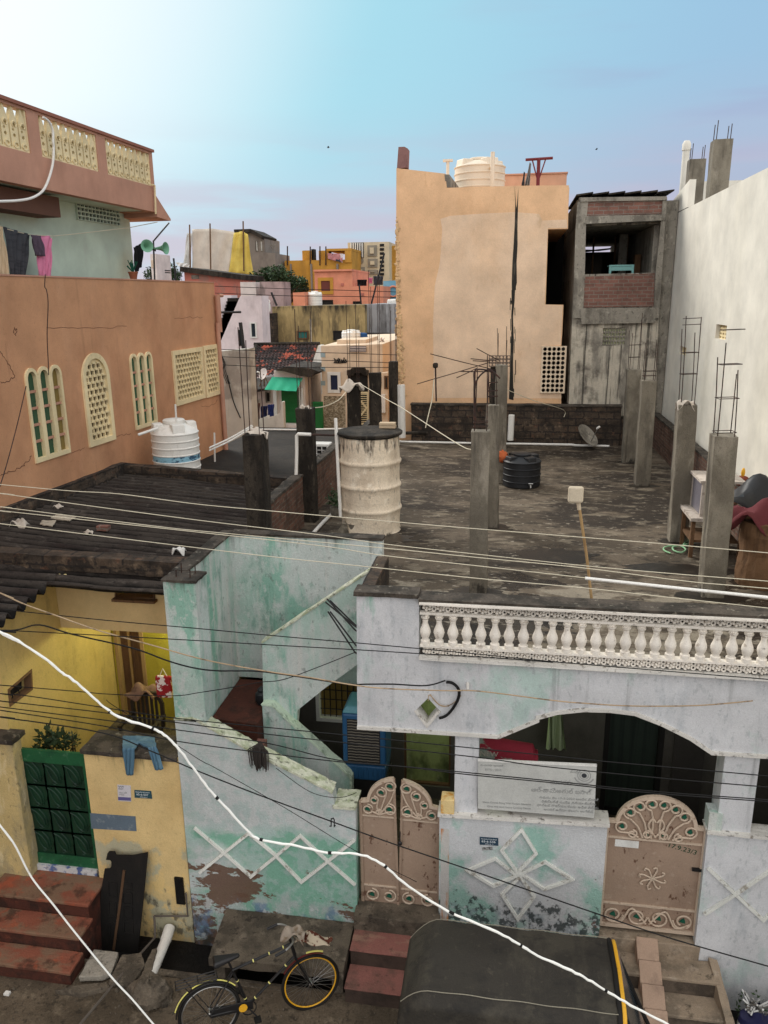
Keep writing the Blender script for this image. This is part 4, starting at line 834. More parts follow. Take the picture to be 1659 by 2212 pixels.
# clothes line on the terracotta building
def cloth(name, label, fr, poly_top, poly_bot, m, cat, group=None, d=0., fold=5, amp=.03, n=24, thick=.006):
    A, B_ = [fr.uv(q) for q in poly_top], [fr.uv(q) for q in poly_bot]
    def lerp(P, t):
        k = min(int(t*(len(P)-1)), len(P)-2); f = t*(len(P)-1)-k; return (P[k][0]+(P[k+1][0]-P[k][0])*f, P[k][1]+(P[k+1][1]-P[k][1])*f)
    def fn(a, b):
        p, q = lerp(A, a), lerp(B_, a); return fr.p(p[0]+(q[0]-p[0])*b, p[1]+(q[1]-p[1])*b, d+amp*math.sin(a*fold*6.28+b*2)*(.3+.7*b)+amp*.5*math.sin(a*17+b*7))
    o = MB().grid(fn, n, 14).build(name, m, fix=False, smooth=True)
    s_ = o.modifiers.new('t', 'SOLIDIFY'); s_.thickness = thick
    return tag(o, label, cat, group)
FLc = FL.off(-.35)
fab = lambda n, c, l=(): M(n, c, l, bump=.15, bs=60, rough=.9)
m_dark = fab('charcoal_cloth', S(66, 66, 70), ((S(48, 48, 52), (3, 3, 14), .5, .6, .7),)); m_pink = fab('pink_cloth', S(214, 130, 160)); m_crm = fab('cream_cloth', S(206, 182, 150)); m_pur = fab('plum_cloth', S(92, 78, 92)); m_blk = fab('black_cloth', S(24, 24, 26))
grp = 'laundry on the terracotta balcony'
cloth('trousers', 'cream trousers hanging at the far left end of the balcony clothesline', FLc, [A1(-30, 1000), A1(15, 1008)], [A1(-20, 1380), A1(68, 1385)], m_crm, 'laundry', grp)
cloth('trousers', 'charcoal grey trousers hanging on the balcony clothesline', FLc, [A1(20, 1008), A1(225, 1068)], [A1(75, 1390), A1(185, 1390)], m_dark, 'laundry', grp)
cloth('shirt', 'dark plum cloth hanging over the pink one on the balcony clothesline', FLc.off(.05), [A1(228, 1070), A1(310, 1078)], [A1(262, 1225), A1(335, 1232)], m_pur, 'laundry', grp)
cloth('trousers', 'pink trousers hanging on the balcony clothesline', FLc, [A1(250, 1074), A1(372, 1078), A1(388, 1110)], [A1(288, 1395), A1(330, 1392), A1(375, 1395)], m_pink, 'laundry', grp)
cloth('cloth', 'black cloth hanging at the corner of the green wall beside the horn speakers', FL.off(-.5), [A1(1000, 1165), A1(1075, 1125)], [A1(1010, 1370), A1(1060, 1300)], m_blk, 'laundry', grp)
tag(MB().tube([FLc.p(*FLc.uv(q), 0) for q in splq] if False else [FLc.p(*FLc.uv(A1(u, v)), 0) for u, v in ((-400, 900), (-40, 1000), (100, 1040), (225, 1070), (400, 1080), (640, 1055), (960, 1018), (1180, 975))], .008, 5).build('clothesline', mt['wirew']), 'thin clothesline strung along the pale green balcony wall', 'clothesline')
# hose and pipe on the terrace parapet
tag(MB().tube(spline([FL.p(*FL.uv(A1(u, v)), .1) for u, v in ((285, 190), (330, 225), (358, 290), (362, 380), (366, 420), (358, 540), (325, 660), (280, 745), (200, 795), (90, 815), (-60, 822), (-500, 840))]), .022, 8).build('hose', mt['pvcw'], smooth=True), 'thick white hose curling down over the terracotta terrace parapet', 'hose')
tag(MB().tube([FL.p(*FL.uv(A1(u, v)), .06) for u, v in ((1122, 695), (1142, 700), (1146, 800), (1150, 915))], .022, 8).build('drain_pipe', mt['cream']), 'short cream drain pipe at the end of the terracotta terrace parapet', 'pipe')
# horn loudspeakers
hg = M('green_horn_paint', S(120, 170, 140), rough=.5, bump=.05)
def horn(label, q, ax, R, ln):
    fr = FL.off(.35); c = fr.p(*fr.uv(q)); t = thing('horn_speaker', label, 'loudspeaker', c, 'horn loudspeakers at the corner of the balcony')
    ax = V(ax).normalized()
    pr = [(.01, -ln*.1), (R*.2, 0), (R*.4, ln*.2), (R*.6, ln*.36), (R*.95, ln*.49), (R, ln*.5), (R*.99, ln*.47), (R*.62, ln*.34), (R*.36, ln*.12), (R*.2, -ln*.2), (R*.14, -ln*.4)]
    MB().lathe(c, [(a, b) for a, b in pr], 20, ax=ax).build('horn', hg, t, smooth=True)
    MB().lathe(c, [(R*.3, -ln*.38), (R*.32, -ln*.5), (R*.2, -ln*.62)], 14, ax=ax).build('driver_unit', mt['blackm'], t)
    MB().tube([c-ax*ln*.3, c-ax*ln*.3+V((0, 0, -.05)), FLc.p(FLc.uv(A1(1060, 1180))[0], FLc.uv(A1(1060, 1180))[1], .3)], .015, 6).build('bracket', mt['blackm'], t)
horn('green horn loudspeaker facing the street beside the black cloth', A1(1092, 1158), (.62, -.75, .05), .135, .26)
horn('green horn loudspeaker pointing right beyond the balcony corner', A1(1195, 1172), (1, -.12, 0), .135, .34)
tag(MB().tube([FLc.p(*FLc.uv(A1(1072, 1410)), .3), FLc.p(*FLc.uv(A1(1062, 1120)), .3), FLc.p(*FLc.uv(A1(1180, 985)), .3)], .02, 6).build('speaker_post', mt['blackm']), 'thin black post and stay holding the two horn loudspeakers', 'post')
t = thing('flower_pot', 'small plant in a terracotta pot on the parapet below the black cloth', 'plant pot', FL.p(FL.uv(A1(1040, 1408))[0], ztop+.03, -.12))
b = t.location; MB().lathe(b, ((.07, 0), (.1, .13), (.11, .13), (.11, .16)), 14).build('pot', M('terracotta_pot', S(150, 90, 66), bump=.1), t)
m = MB(); [m.tube([b+V((0, 0, .15)), b+V((random.uniform(-.12, .12), random.uniform(-.1, .1), random.uniform(.25, .42)))], .012, 4) for i in range(14)]; m.build('stems', mt['leafg'], t)
# ================================================================ beige building on the right
BB = thing('beige_building', 'tall plain beige building filling the right edge with two small vents', 'building', (4.3, 16, 0))
FX = FR((4.3, 0, 0), (0, -1, 0), (-1, 0, 0))
bt = (FX.uv(A4(1020, 643))[1]+FX.uv(A4(1630, 342))[1])/2; bf = FX.uv(A4(1020, 643))[0]; be = FX.uv(A4(866, 800))[0]; bt2 = FX.uv(A4(1020, 440))[1]
v1 = FX.uvs([A4(1240, 1525), A4(1308, 1650)]); v2 = FX.uvs([A4(962, 1690), A4(1006, 1770)])
vr = [[(a[0], b[1]), (b[0], b[1]), (b[0], a[1]), (a[0], a[1])] for a, b in (v1, v2)]
MB().slab(FX, [(be, 0), (-7, 0), (-7, bt), (bf, bt), (bf, bt+.001), (be, bt)], -.2, 0, vr).build('front_wall', mt['beige'], BB)
for r in vr:
    o = MB().slab(FX, r, -.12, -.08, [[(r[0][0]+(r[1][0]-r[0][0])*(i+.2)/4, r[0][1]+(r[2][1]-r[0][1])*(j+.2)/4), (r[0][0]+(r[1][0]-r[0][0])*(i+.8)/4, r[0][1]+(r[2][1]-r[0][1])*(j+.2)/4), (r[0][0]+(r[1][0]-r[0][0])*(i+.8)/4, r[0][1]+(r[2][1]-r[0][1])*(j+.7)/4), (r[0][0]+(r[1][0]-r[0][0])*(i+.2)/4, r[0][1]+(r[2][1]-r[0][1])*(j+.7)/4)] for i in range(4) for j in range(4)]).build('wall_vent', mt['cream'], BB)
    MB().slab(FX, r, -.19, -.17).build('vent_backing', mt['beige'], o)
MB().box((4.51, 7, 0), (16, -be, bt-.3)).build('block', mt['beige'], BB)
MB().slab(FX, [(be, bt+.02), (bf-.02, bt+.02), (bf-.02, bt2), (be, bt+.02+(bt2-bt)*.45)], -.16, 0).build('stair_parapet', mt['beige'], BB)
MB().slab(FX, [(be, bt+.004), (bf, bt+.004), (bf, bt+.018), (be, bt+.018)], -.16, .004).build('expansion_joint', mt['dark'], BB)
def colb(label, tl, br, y, d, m_, bars):
    a, b = oY(tl, y), oY(br, y); t = thing('rooftop_column', label, 'column', ((a.x+b.x)/2, y, bt-.3), 'columns on the beige building')
    MB().box((a.x, y, bt-.4), (b.x, y+d, a.z)).build('shaft', mt[m_], t, rough=(3, .3, .03))
    for k in range(bars): MB().tube([(a.x+.06+(b.x-a.x-.12)*(k % 2), y+.06+(d-.12)*(k//2), a.z), (a.x+.07+(b.x-a.x-.12)*(k % 2), y+.06+(d-.12)*(k//2), a.z+random.uniform(.35, .5))], .012, 5).build('rebar', mt['rebar'], t)
colb('shorter stained concrete column with rebar above the beige wall', A4(1040, 275), A4(1130, 640), 26.5, .4, 'conc', 4)
colb('taller concrete column with rebar above the beige wall', A4(1225, 125), A4(1325, 560), 23.5, .45, 'conc', 4)
a = oY(A4(1015, 160), 30); tag(MB().tube([(a.x, 30, bt-.5), (a.x, 30, a.z)], .12, 12).lathe((a.x, 30, a.z), ((.145, -.2), (.145, 0), (.09, .1)), 12).build('vent_pipe', mt['beige'], smooth=True), 'tall pale vent pipe with a cap beside the two rooftop columns', 'pipe')
a, b = oY(A4(1100, 445), 29), oY(A4(1420, 560), 29); tag(MB().box((a.x, 29, bt-.5), (b.x+3, 29.2, a.z)).build('roof_parapet', mt['beige']), 'pale parapet wall behind the two rooftop columns', 'wall')
# ================================================================ peach building
PBd = thing('peach_building', 'tall peach building with a black tar seam and a screen of round holes', 'building', (-1, 23.4, 0))
F23 = FY(23.25); f3 = lambda *p: [F23.uv(A3(*q)) for q in p]
po = f3((97, 282), (480, 325), (492, 436), (1030, 420), (1447, 416), (1440, 757), (1285, 760), (1265, 1350), (1405, 1352), (1396, 1560), (1388, 1668), (1405, 2105), (110, 2092), (103, 1700), (92, 1150), (95, 700))
po = po[:11] + [(po[11][0], 4.0), (po[12][0], 4.0)] + po[12:]
sc_ = f3((1240, 1680), (1372, 1676), (1372, 2034), (1232, 2036))
m = MB().slab(F23, po, -.3, 0)
for _ in range(170):
    v = 640+1440*random.random()**.7; u = 92+random.uniform(0, 12+60*((v-640)/1440)**1.5); m.ball(F23.p(*F23.uv(A3(u+6, v)), .01), random.uniform(.02, .065), 6, 5, sc=(random.uniform(.6, 1.3), .3, random.uniform(.6, 1.6)), jit=.45, mi=1)
m.build('front_wall', [mt['peach'], mt['peachb']], PBd)
MB().slab(F23, f3((442, 680), (520, 655), (800, 636), (1022, 626), (1212, 640), (1240, 692), (1430, 684), (1434, 750), (1282, 752), (1258, 1350), (1398, 1356), (1384, 1665), (1236, 1676), (1226, 2042), (1388, 2046), (1388, 2085), (700, 2080), (392, 2082), (384, 1500), (398, 1200), (430, 1060), (440, 1000), (456, 760)), .001, .003).build('repainted_patch', M('pale_peach_paint', S(234, 203, 172), ((S(228, 192, 156), (.7, .7, .4), .52, .66, .6), (S(200, 164, 126), (3, 3, 1.2), .64, .74, .5), (S(216, 180, 138), (20, 20, 14), .58, .68, .35)), bump=.3, bs=16, grain=.06), PBd)
u0, u2 = sc_[0][0], F23.uv(A3(1416, 1800))[0]; u1 = u2; v0, v1 = sc_[3][1], sc_[0][1]
hs = [arc(u0+(u1-u0)*(i+.6)/5.1, v0+(v1-v0)*(j+.5)/10, .052, .055, 0, 330, 11) for i in range(5) for j in range(10)]
o = MB().slab(F23, [(u0-.02, v0-.02), (u2+.03, v0-.02), (u2+.03, v1+.02), (u0-.02, v1+.02)], .004, .06, hs).build('round_hole_screen', M('screen_paint', S(228, 206, 178), bump=.15), PBd)
MB().rect(F23, u0, v0, u2, v1, -.01, .0).build('screen_backing', mt['dark'], o)
seamL = [(1022, 420), (1028, 560), (1024, 700), (1016, 860), (1006, 1010), (1000, 1180), (1003, 1330), (996, 1440), (998, 1560), (992, 1640), (988, 1800), (978, 2090)]
seamR = [(1052, 434), (1049, 560), (1045, 760), (1046, 880), (1038, 1020), (1040, 1180), (1026, 1240), (1022, 1330), (1010, 1440), (1014, 1560), (1016, 1660), (1010, 1800), (1014, 2098)]
sl = f3(*seamL) + f3(*reversed(seamR)) + f3((1042, 560), (1036, 600), (1030, 520))
m = MB().slab(F23, sl, .002, .008)
for _ in range(26):
    v = random.uniform(1050, 2050); u = random.choice((995, 1022)) + random.uniform(-10, 8); ln = random.uniform(20, 130)
    m.ribbon(F23, f3((u, v), (u+random.uniform(-3, 3), v+ln)), random.uniform(.008, .025), .002, .006)
m.build('tar_seam', M('tar_strip', S(50, 47, 42), ((S(90, 84, 74), (9, 9, 2), .55, .66, .7),), bump=.5), PBd)
tl, br = F23.uv(A3(97, 282)), F23.uv(A3(1380, 2100))
MB().box((tl[0]+.03, 23.56, 0), (po[6][0]-.1, 33, po[2][1]-.02)).build('block', mt['peach'], PBd)
MB().box((tl[0]+.02, 23.552, po[2][1]), (po[1][0]-.02, 27, po[1][1]-.1)).build('stair_head', mt['peach'], PBd)
MB().hexa([F23.p(po[1][0]+.01, po[2][1], -.02), F23.p(po[1][0]+.14, po[2][1]+.02, -.02), F23.p(po[1][0]+.3, po[2][1]+.02, -1.6), F23.p(po[1][0]+.01, po[2][1], -1.6)], [F23.p(po[1][0]-.02, po[1][1]-.02, .02), F23.p(po[1][0]+.12, po[1][1]-.03, .02), F23.p(po[1][0]+.3, po[1][1]-.2, -1.6), F23.p(po[1][0], po[1][1]-.05, -1.6)]).build('stair_head_edge', mt['greyw'], PBd)
a = f3((100, 285), (112, 115), (160, 113), (186, 128), (180, 275)); MB().slab(F23, a, -.4, -.02).build('parapet_stub', M('maroon_plaster', S(140, 104, 98), ((S(112, 80, 76), (4, 4, 2), .5, .66, .6),), bump=.4), PBd)
a, b = oY(A3(940, 340), 27.5), oY(A3(1432, 325), 27.5); MB().box((a.x-1.2, 27.5, po[2][1]-.4), (b.x, 31, b.z)).build('roof_room', M('pinkish_plaster', S(206, 160, 132), ((S(190, 144, 118), (2, 2, .8), .5, .68, .6),), bump=.15), PBd)
MB().box((a.x-1.2, 27.46, b.z+.005), (b.x+.03, 31.03, b.z+.05)).build('roof_room_coping', mt['brownp'], PBd)
# recess right of the peach building: dark floor and back carry its shade
a, b = F23.uv(A3(1265, 1350)), F23.uv(A3(1285, 760))
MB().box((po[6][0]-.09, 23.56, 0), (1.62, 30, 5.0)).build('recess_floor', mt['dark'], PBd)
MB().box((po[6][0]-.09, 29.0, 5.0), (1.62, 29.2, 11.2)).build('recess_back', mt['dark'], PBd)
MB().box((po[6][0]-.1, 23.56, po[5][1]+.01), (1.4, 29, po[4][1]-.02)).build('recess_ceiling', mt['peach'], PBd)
def watertank(label, c, r, h, m_, name='water_tank', ribs=5, stripe=None, lugs=True, neck=.32):
    t = thing(name, label, 'water tank', c)
    pr = [(r*.96, 0)]; zb = 0; hb = h*.78
    for k in range(ribs):
        z0 = hb*k/ribs; dz = hb/ribs
        pr += [(r, z0+dz*.08), (r, z0+dz*.72), (r*1.03, z0+dz*.78), (r*1.03, z0+dz*.9), (r, z0+dz*.96)]
    pr += [(r*.99, hb), (r*.93, hb+h*.03), (r*.62, hb+h*.1), (r*.46, hb+h*.13), (neck*1.25*r*1.05, hb+h*.135)]
    MB().lathe(c, pr, 32).build('tank_body', mt[m_] if isinstance(m_, str) else m_, t, smooth=True)
    lc = V(c)+V((0, 0, hb+h*.13))
    MB().lathe(lc, ((r*.44, 0), (r*.47, .01), (r*.47, h*.05), (r*.42, h*.065), (.02, h*.08)), 24).build('lid', mt[m_] if isinstance(m_, str) else m_, t, smooth=True)
    if lugs:
        for k in range(4):
            a = rad(90*k+35); q = V(c)+V((math.cos(a)*r*.70, math.sin(a)*r*.70, hb-.005)); d = V((math.cos(a), math.sin(a), 0)); s_ = V((-d.y, d.x, 0))
            B = [q+d*r*.26+s_*r*.26, q+d*r*.26-s_*r*.26, q-d*r*.15-s_*r*.3, q-d*r*.15+s_*r*.3]
            MB().hexa(B, [p+V((0, 0, h*.15)) + (d*-.05*r) for p in B]).build('lifting_lug', mt[m_] if isinstance(m_, str) else m_, t, bev=.02)
    if stripe: MB().lathe(V(c)+V((0, 0, hb*stripe[0])), ((r*1.004, 0), (r*1.006, .01), (r*1.006, stripe[1]), (r*1.004, stripe[1]+.005)), 32).build('printed_band', stripe[2], t, smooth=True)
    return t
a, b = oY(A3(553, 400), 25.3), oY(A3(945, 400), 25.3); r = (b.x-a.x)/2; zt = oY(A3(740, 250), 25.3).z; zb = po[3][1]-.15
t = watertank('large cream plastic water tank on top of the peach building', ((a.x+b.x)/2, 25.3, zb), r, (zt-zb)/.85, 'tankc', ribs=5)
a = oY(A3(852, 155), 24.3); a2 = oY(A3(848, 415), 24.3)
tag(MB().tube([(a2.x, 24.3, zb), (a.x, 24.3, a.z)], .06, 8).tube([(a.x, 24.3, a.z-.3), (a.x-.15, 24.9, a.z-.45)], .04, 8).build('vent_pipe', mt['tankc']), 'thin cream pipe standing in front of the large cream tank', 'pipe')
a = oY(A3(500, 232), 24.5); tag(MB().tube([(a.x, 24.5, zb), (a.x, 24.5, a.z)], .045, 8).box((a.x-.14, 24.44, a.z), (a.x+.14, 24.56, a.z+.06)).build('vent_pipe', mt['tankc']), 'thin cream pipe with a T top left of the large cream tank', 'pipe')
t = thing('clothes_frame', 'dark red T shaped clothes post on the peach roof', 'clothes post', oY(A3(1212, 412), 24.2))
a, l, r_ = oY(A3(1212, 210), 24.2), oY(A3(1108, 217), 24.2), oY(A3(1322, 203), 24.2); mr_ = M('maroon_metal', S(110, 40, 44), bump=.1, rough=.5)
MB().tube([(a.x, 24.2, zb), a], .05, 8).build('post', mr_, t); MB().tube([l, r_], .04, 6).build('crossbar', mr_, t)
MB().tube([V((a.x, 24.2, a.z-.6)), (l+a)/2], .02, 5).tube([V((a.x, 24.2, a.z-.6)), (r_+a)/2], .02, 5).build('brace', mr_, t)
F242 = FY(24.1)
cloth('cloth', 'grey cloth hanging beside the maroon clothes post on the peach roof', F242, [A3(1142, 235), A3(1152, 250)], [A3(1100, 420), A3(1140, 420)], fab('grey_cloth', S(120, 118, 116)), 'laundry', 'laundry on the peach roof', fold=2)
cloth('cloth', 'narrow dark cloth left of the grey one on the peach roof', F242, [A3(1096, 310), A3(1104, 318)], [A3(1076, 420), A3(1098, 420)], m_dark, 'laundry', 'laundry on the peach roof', fold=2)
# ================================================================ grey unfinished building
GB = thing('grey_building', 'unfinished grey concrete building with bare brick panels and an open upper room', 'building', (2.7, 23.4, 0))
F24 = FY(23.35); f4 = lambda *p: [F24.uv(A4(*q)) for q in p]
gl = f4((185, 570), (120, 2130)); 
op = f4((250, 765), (835, 742), (795, 1135), (237, 1148)); 
go = f4((200, 565), (862, 575), (855, 740), (800, 1520)) + [(f4((785, 2200))[0][0], 4.0), (f4((118, 2200))[0][0], 4.0)] + f4((145, 1500), (180, 770))
vg = f4((380, 1555), (555, 1552), (545, 1685), (375, 1690))
gh = f4((268, 590), (830, 592), (826, 690), (255, 705)); sh = f4((238, 1165), (770, 1140), (762, 1390), (232, 1400))
MB().slab(F24, go, -.3, 0, [op, vg]).build('front_wall', mt['greyw'], GB)
MB().slab(F24, gh, .002, .03).build('brick_panel', mt['brickx'], GB); MB().slab(F24, sh, .002, .03).build('brick_panel', mt['brickx'], GB)
for p in (((186, 600), (266, 600), (250, 770), (240, 1150), (226, 1480), (150, 1480), (170, 800)), ((830, 590), (860, 590), (850, 760), (800, 1480), (762, 1480), (775, 1150), (815, 760))): MB().slab(F24, f4(*p), .031, .06).build('corner_column', mt['greyc'], GB)
for p in (((250, 708), (850, 695), (848, 740), (240, 768)), ((205, 1405), (770, 1400), (775, 1515), (215, 1525)), ((205, 568), (860, 560), (862, 588), (205, 600))): MB().slab(F24, f4(*p), .032, .09).build('beam', mt['greyc'], GB, rough=None)
hs = [arc(vg[3][0]+(vg[1][0]-vg[3][0])*(i+.5)/8, vg[2][1]+(vg[0][1]-vg[2][1])*(j+.5)/4, .032, .045, 0, 330, 9) for i in range(8) for j in range(4)]
o = MB().slab(F24, [(vg[3][0], vg[2][1]), (vg[1][0], vg[2][1]), (vg[1][0], vg[0][1]), (vg[3][0], vg[0][1])], -.1, -.03, hs).build('vent_grille', mt['greyc'], GB)
MB().rect(F24, vg[3][0], vg[2][1], vg[1][0], vg[0][1], -.112, -.104).build('vent_backing', M('pale_room_wall', S(230, 230, 190), bump=0), o)  # pale sheet paints the light showing through the vent holes
x0, x1 = gl[0][0]+.02, f4((855, 800))[0][0]; zf, zc = op[2][1]-.15, op[0][1]-.05
MB().box((x0, 23.66, 0), (x1, 34, zf)).build('lower_block', mt['greyw'], GB)
MB().box((x0, 23.66, zc+.02), (x1, 34, f4((200, 575))[0][1])).build('roof_block', mt['greyw'], GB)
for k in range(6): MB().hexa(*[[(x0-.05+k*.42+a, b, f4((200, 560))[0][1]+.02+c+(.05 if a else 0)) for a, b in ((0, 23.3), (.44, 23.3), (.44, 27), (0, 27))] for c in (0, .04)]).build('roof_sheet', mt['concd'], GB)
MB().box((x0, 23.66, zf), (x0+.15, 34, zc)).build('inner_wall', mt['greyc'], GB)
MB().box((x1-.25, 23.66, zf), (x1, 34, zc)).build('inner_wall', mt['greyc'], GB)
MB().box((x1-.12, 23.45, 0), (4.285, 34, f4((200, 575))[0][1]-.1)).build('side_return', mt['greyc'], GB)
MB().box((x0+.15, 32.5, zf), (x1-.25, 32.7, zf+1.15)).build('rear_wall', M('dim_brick', S(92, 72, 60), bump=.5), GB)
for x in (x0+.9, x0+1.6, x0+2.0): MB().tube([(x, 28, zf), (x, 28, zc)], .035, 6).build('prop_pole', mt['wood'], GB)
m = MB().hexa([(x0+.2, 27, zc-.55), (x1-1.0, 27, zc-.45), (x1-1.0, 31, zc-.3), (x0+.2, 31, zc-.25)], [(x0+.2, 27, zc-.5), (x1-1.0, 27, zc-.4), (x1-1.0, 31, zc-.25), (x0+.2, 31, zc-.2)]); m.build('inner_sheet_roof', mt['concd'], GB)
MB().box((x0+.2, 29, zf), (x0+1.3, 29.1, zf+.95)).build('inner_screen', M('dim_wall', S(96, 88, 80), bump=.3), GB)
MB().box((x1-.75, 27, zf), (x1-.5, 27.3, zc)).build('inner_column', mt['greyc'], GB)
t = thing('small_table', 'pale cyan table standing in the open upper room of the grey building', 'table', F24.p((op[3][0]+op[2][0])/2, zf, -1.))
cq = [oY(A4(425, 1078), 24.3), oY(A4(612, 1075), 24.3)]; cy = M('cyan_paint', S(140, 190, 186), bump=.1)
MB().box((cq[0].x, 24.2, cq[0].z-.04), (cq[1].x, 24.8, cq[0].z)).build('table_top', cy, t); MB().box((cq[0].x+.01, 24.22, cq[0].z-.16), (cq[1].x-.01, 24.25, cq[0].z-.045)).build('apron', cy, t)
for x in (cq[0].x, cq[1].x-.06): MB().box((x, 24.2, zf), (x+.06, 24.26, cq[0].z-.041)).build('leg', cy, t)
for i, (u, v, w) in enumerate(((615, 1130, .3), (700, 1125, .4))):
    a = oY(A4(u, v), 25.5); tag(MB().box((a.x, 25.5, zf+.0), (a.x+w*.6, 25.9, a.z+(.5 if i == 0 else .12))).build('carton', mt['wood'] if i == 0 else mt['offw'], bev=.02), ['brown board leaning in the open upper room of the grey building', 'white bundle lying in the open upper room of the grey building'][i], ['board', 'bundle'][i])
crk = M('hairline_crack', S(96, 64, 50), bump=0, var=0)
def crack(fr, pts, w, m_, par, d=.001, seed=1):
    random.seed(seed); P = fr.uvs(pts); Q = []
    for i in range(len(P)-1):
        for k in range(6): t_ = k/6; Q.append((P[i][0]+(P[i+1][0]-P[i][0])*t_+random.gauss(0, .012), P[i][1]+(P[i+1][1]-P[i][1])*t_+random.gauss(0, .012)))
    Q.append(P[-1]); MB().ribbon(fr, Q, w, d, d+.002).build('wall_crack', m_, par); random.seed(seed+50)
for i, pts in enumerate((((0, 1522), (60, 1500), (150, 1465), (200, 1420), (225, 1385)), ((0, 865), (70, 850), (105, 820), (80, 770), (40, 700), (0, 640)), ((90, 510), (105, 475), (125, 490), (110, 530)), ((330, 480), (480, 470), (700, 472), (900, 462)), ((1240, 408), (1330, 402), (1440, 398)), ((1430, 1025), (1480, 1035), (1530, 1010), (1545, 985)), ((800, 1255), (880, 1235), (930, 1225)), ((500, 1365), (560, 1345), (600, 1325)))): crack(FL, [A5(*q) for q in pts], .011 if i < 3 else .007, crk, TB, seed=i)
# ================================================================ houses beyond the roofs
def far(name, label, cat, y, tops, depth, m, base=0., group=None):
    fr = FY(y); p = fr.uvs([A2(*q) for q in tops]); t = thing(name, label, cat, ((p[0][0]+p[-1][0])/2, y, base), group)
    MB().slab(fr, p+[(p[-1][0], base), (p[0][0], base)], -depth, 0).build('wall', m, t); return t, fr
def fq(fr, tl, br, f=A2): a, b = fr.uv(f(*tl)), fr.uv(f(*br)); return a[0], b[1], b[0], a[1]
def fwin(t, fr, tl, br, mf, mp, w=.07, nx=0, ny=0, name='window', f=A2):
    a, b, c, d = fq(fr, tl, br, f); o = MB().ribbon(fr, [(a, b), (c, b), (c, d), (a, d)], w, .002, .06, closed=True).build(name, mf, t)
    m = MB().rect(fr, a, b, c, d, .003, .012); m.build('pane', mp, o)
    if nx or ny:
        m = MB(); [m.rect(fr, a+(c-a)*i/nx-.012, b, a+(c-a)*i/nx+.012, d, .013, .03) for i in range(1, nx)]; [m.rect(fr, a, b+(d-b)*i/ny-.012, c, b+(d-b)*i/ny+.012, .031, .04) for i in range(1, ny)]
        m.build('grille', mf, o)
    return o
def P_(n, c, l=(), **k): return M(n, S(*c), l, **{**dict(bump=.2, grain=.06), **k})
m_ply = P_('two_tone_plaster', (186, 180, 168), ((S(150, 142, 132), (1.2, 1.2, 1), .42, .52, .9, (4.6, 5.2)), (S(120, 112, 102), ST, .6, .78, .5)))
m_wst = P_('pink_white_paint', (222, 208, 208), ((S(186, 170, 168), (1.4, 1.4, .6), .54, .7, .6), (S(120, 110, 104), ST, .64, .8, .5)))
m_mos = P_('mossy_yellow_plaster', (172, 150, 104), ((S(128, 112, 80), (.7, .7, .5), .46, .60, .8), (S(80, 72, 58), (2.4, 2.4, .35), .50, .64, .75), (S(46, 43, 38), (2.6, 2.6, .4), .42, .58, .95, (6.7, 7.9)), (S(192, 166, 116), (5, 5, 1.4), .56, .66, .6)), bump=.4)
m_gry = P_('weathered_grey_paint', (160, 160, 162), ((S(100, 98, 96), (1.6, 1.6, .6), .46, .62, .8), (S(60, 58, 56), ST, .56, .72, .7)))
m_pnk = P_('salmon_paint', (222, 146, 116), ((S(200, 128, 100), (1, 1, .5), .52, .7, .6),))
m_mus = P_('mustard_paint', (196, 144, 62), ((S(160, 118, 56), (1.2, 1.2, .3), .52, .7, .7), (S(110, 96, 76), ST, .64, .8, .5)))
m_bei = P_('sand_paint', (206, 190, 160)); m_tau = P_('taupe_paint', (144, 136, 122)); m_blu = P_('sky_blue_paint', (112, 166, 190))
m_crm = P_('cream_house_paint', (220, 198, 172), ((S(200, 178, 152), (1.2, 1.2, .5), .54, .7, .6),))
m_rdb = P_('faded_red_plaster', (190, 116, 100), ((S(150, 120, 108), (1.6, 1.6, 1), .48, .62, .8), (S(70, 60, 56), ST, .6, .76, .7)))
m_gtl = P_('dull_grey_tower', (140, 130, 120), ((S(112, 102, 94), (1.4, 1.4, .6), .5, .68, .7),))
m_wbl = P_('pinkish_weathered_block', (176, 152, 148), ((S(110, 98, 94), (1.8, 1.8, .8), .46, .62, .8),))
t, f = far('plaster_house', 'tall plain house end with grey upper and pale lower plaster next to the terracotta corner', 'house', 26.5, [(395, 925), (640, 903)], .7, m_ply)
m = MB(); [m.tube(spline([f.p(*f.uv(A2(450+k*6, 935+k*3)), .05), f.p(*f.uv(A2(478+k*5, 1000)), .08), f.p(*f.uv(A2(470+k*8, 1060-k*9)), .05), f.p(*f.uv(A2(500+k*10, 1140)), .05)]), .012, 4) for k in range(3)]
m.tube(spline([f.p(*f.uv(A2(500, 1080)), .05), f.p(*f.uv(A2(540, 1250)), .05), f.p(*f.uv(A2(590, 1370)), .05)]), .02, 4); m.build('hanging_cables', mt['wireb'], t)
t, f = far('stair_house', 'pinkish white house with a diagonal stair parapet and two dark openings', 'house', 38, [(450, 860), (585, 547), (726, 545)], 1.2, m_wst)
fwin(t, f, (655, 728), (696, 826), mt['white'], mt['glassd']); fwin(t, f, (577, 778), (604, 880), mt['dark'], mt['dark'], w=.04, name='opening')
t, f = far('stair_wall', 'pinkish white wall behind the diagonal stair with dark steps at its right edge', 'wall', 41, [(395, 541), (522, 541), (530, 640), (470, 800)], 1, m_wst)
m = MB(); [m.rect(f, f.uv(A2(520-k*8, 640))[0], 3, f.uv(A2(590-k*8, 640))[0], f.uv(A2(530, 560+k*22))[1], .02, .4) for k in range(10)]; m.build('stair_steps', mt['concd'], t)
t, f = far('brick_hut', 'small dark brick wall between the stair house and the mossy yellow wall', 'wall', 41.2, [(708, 670), (806, 662)], 1, mt['stonew'])
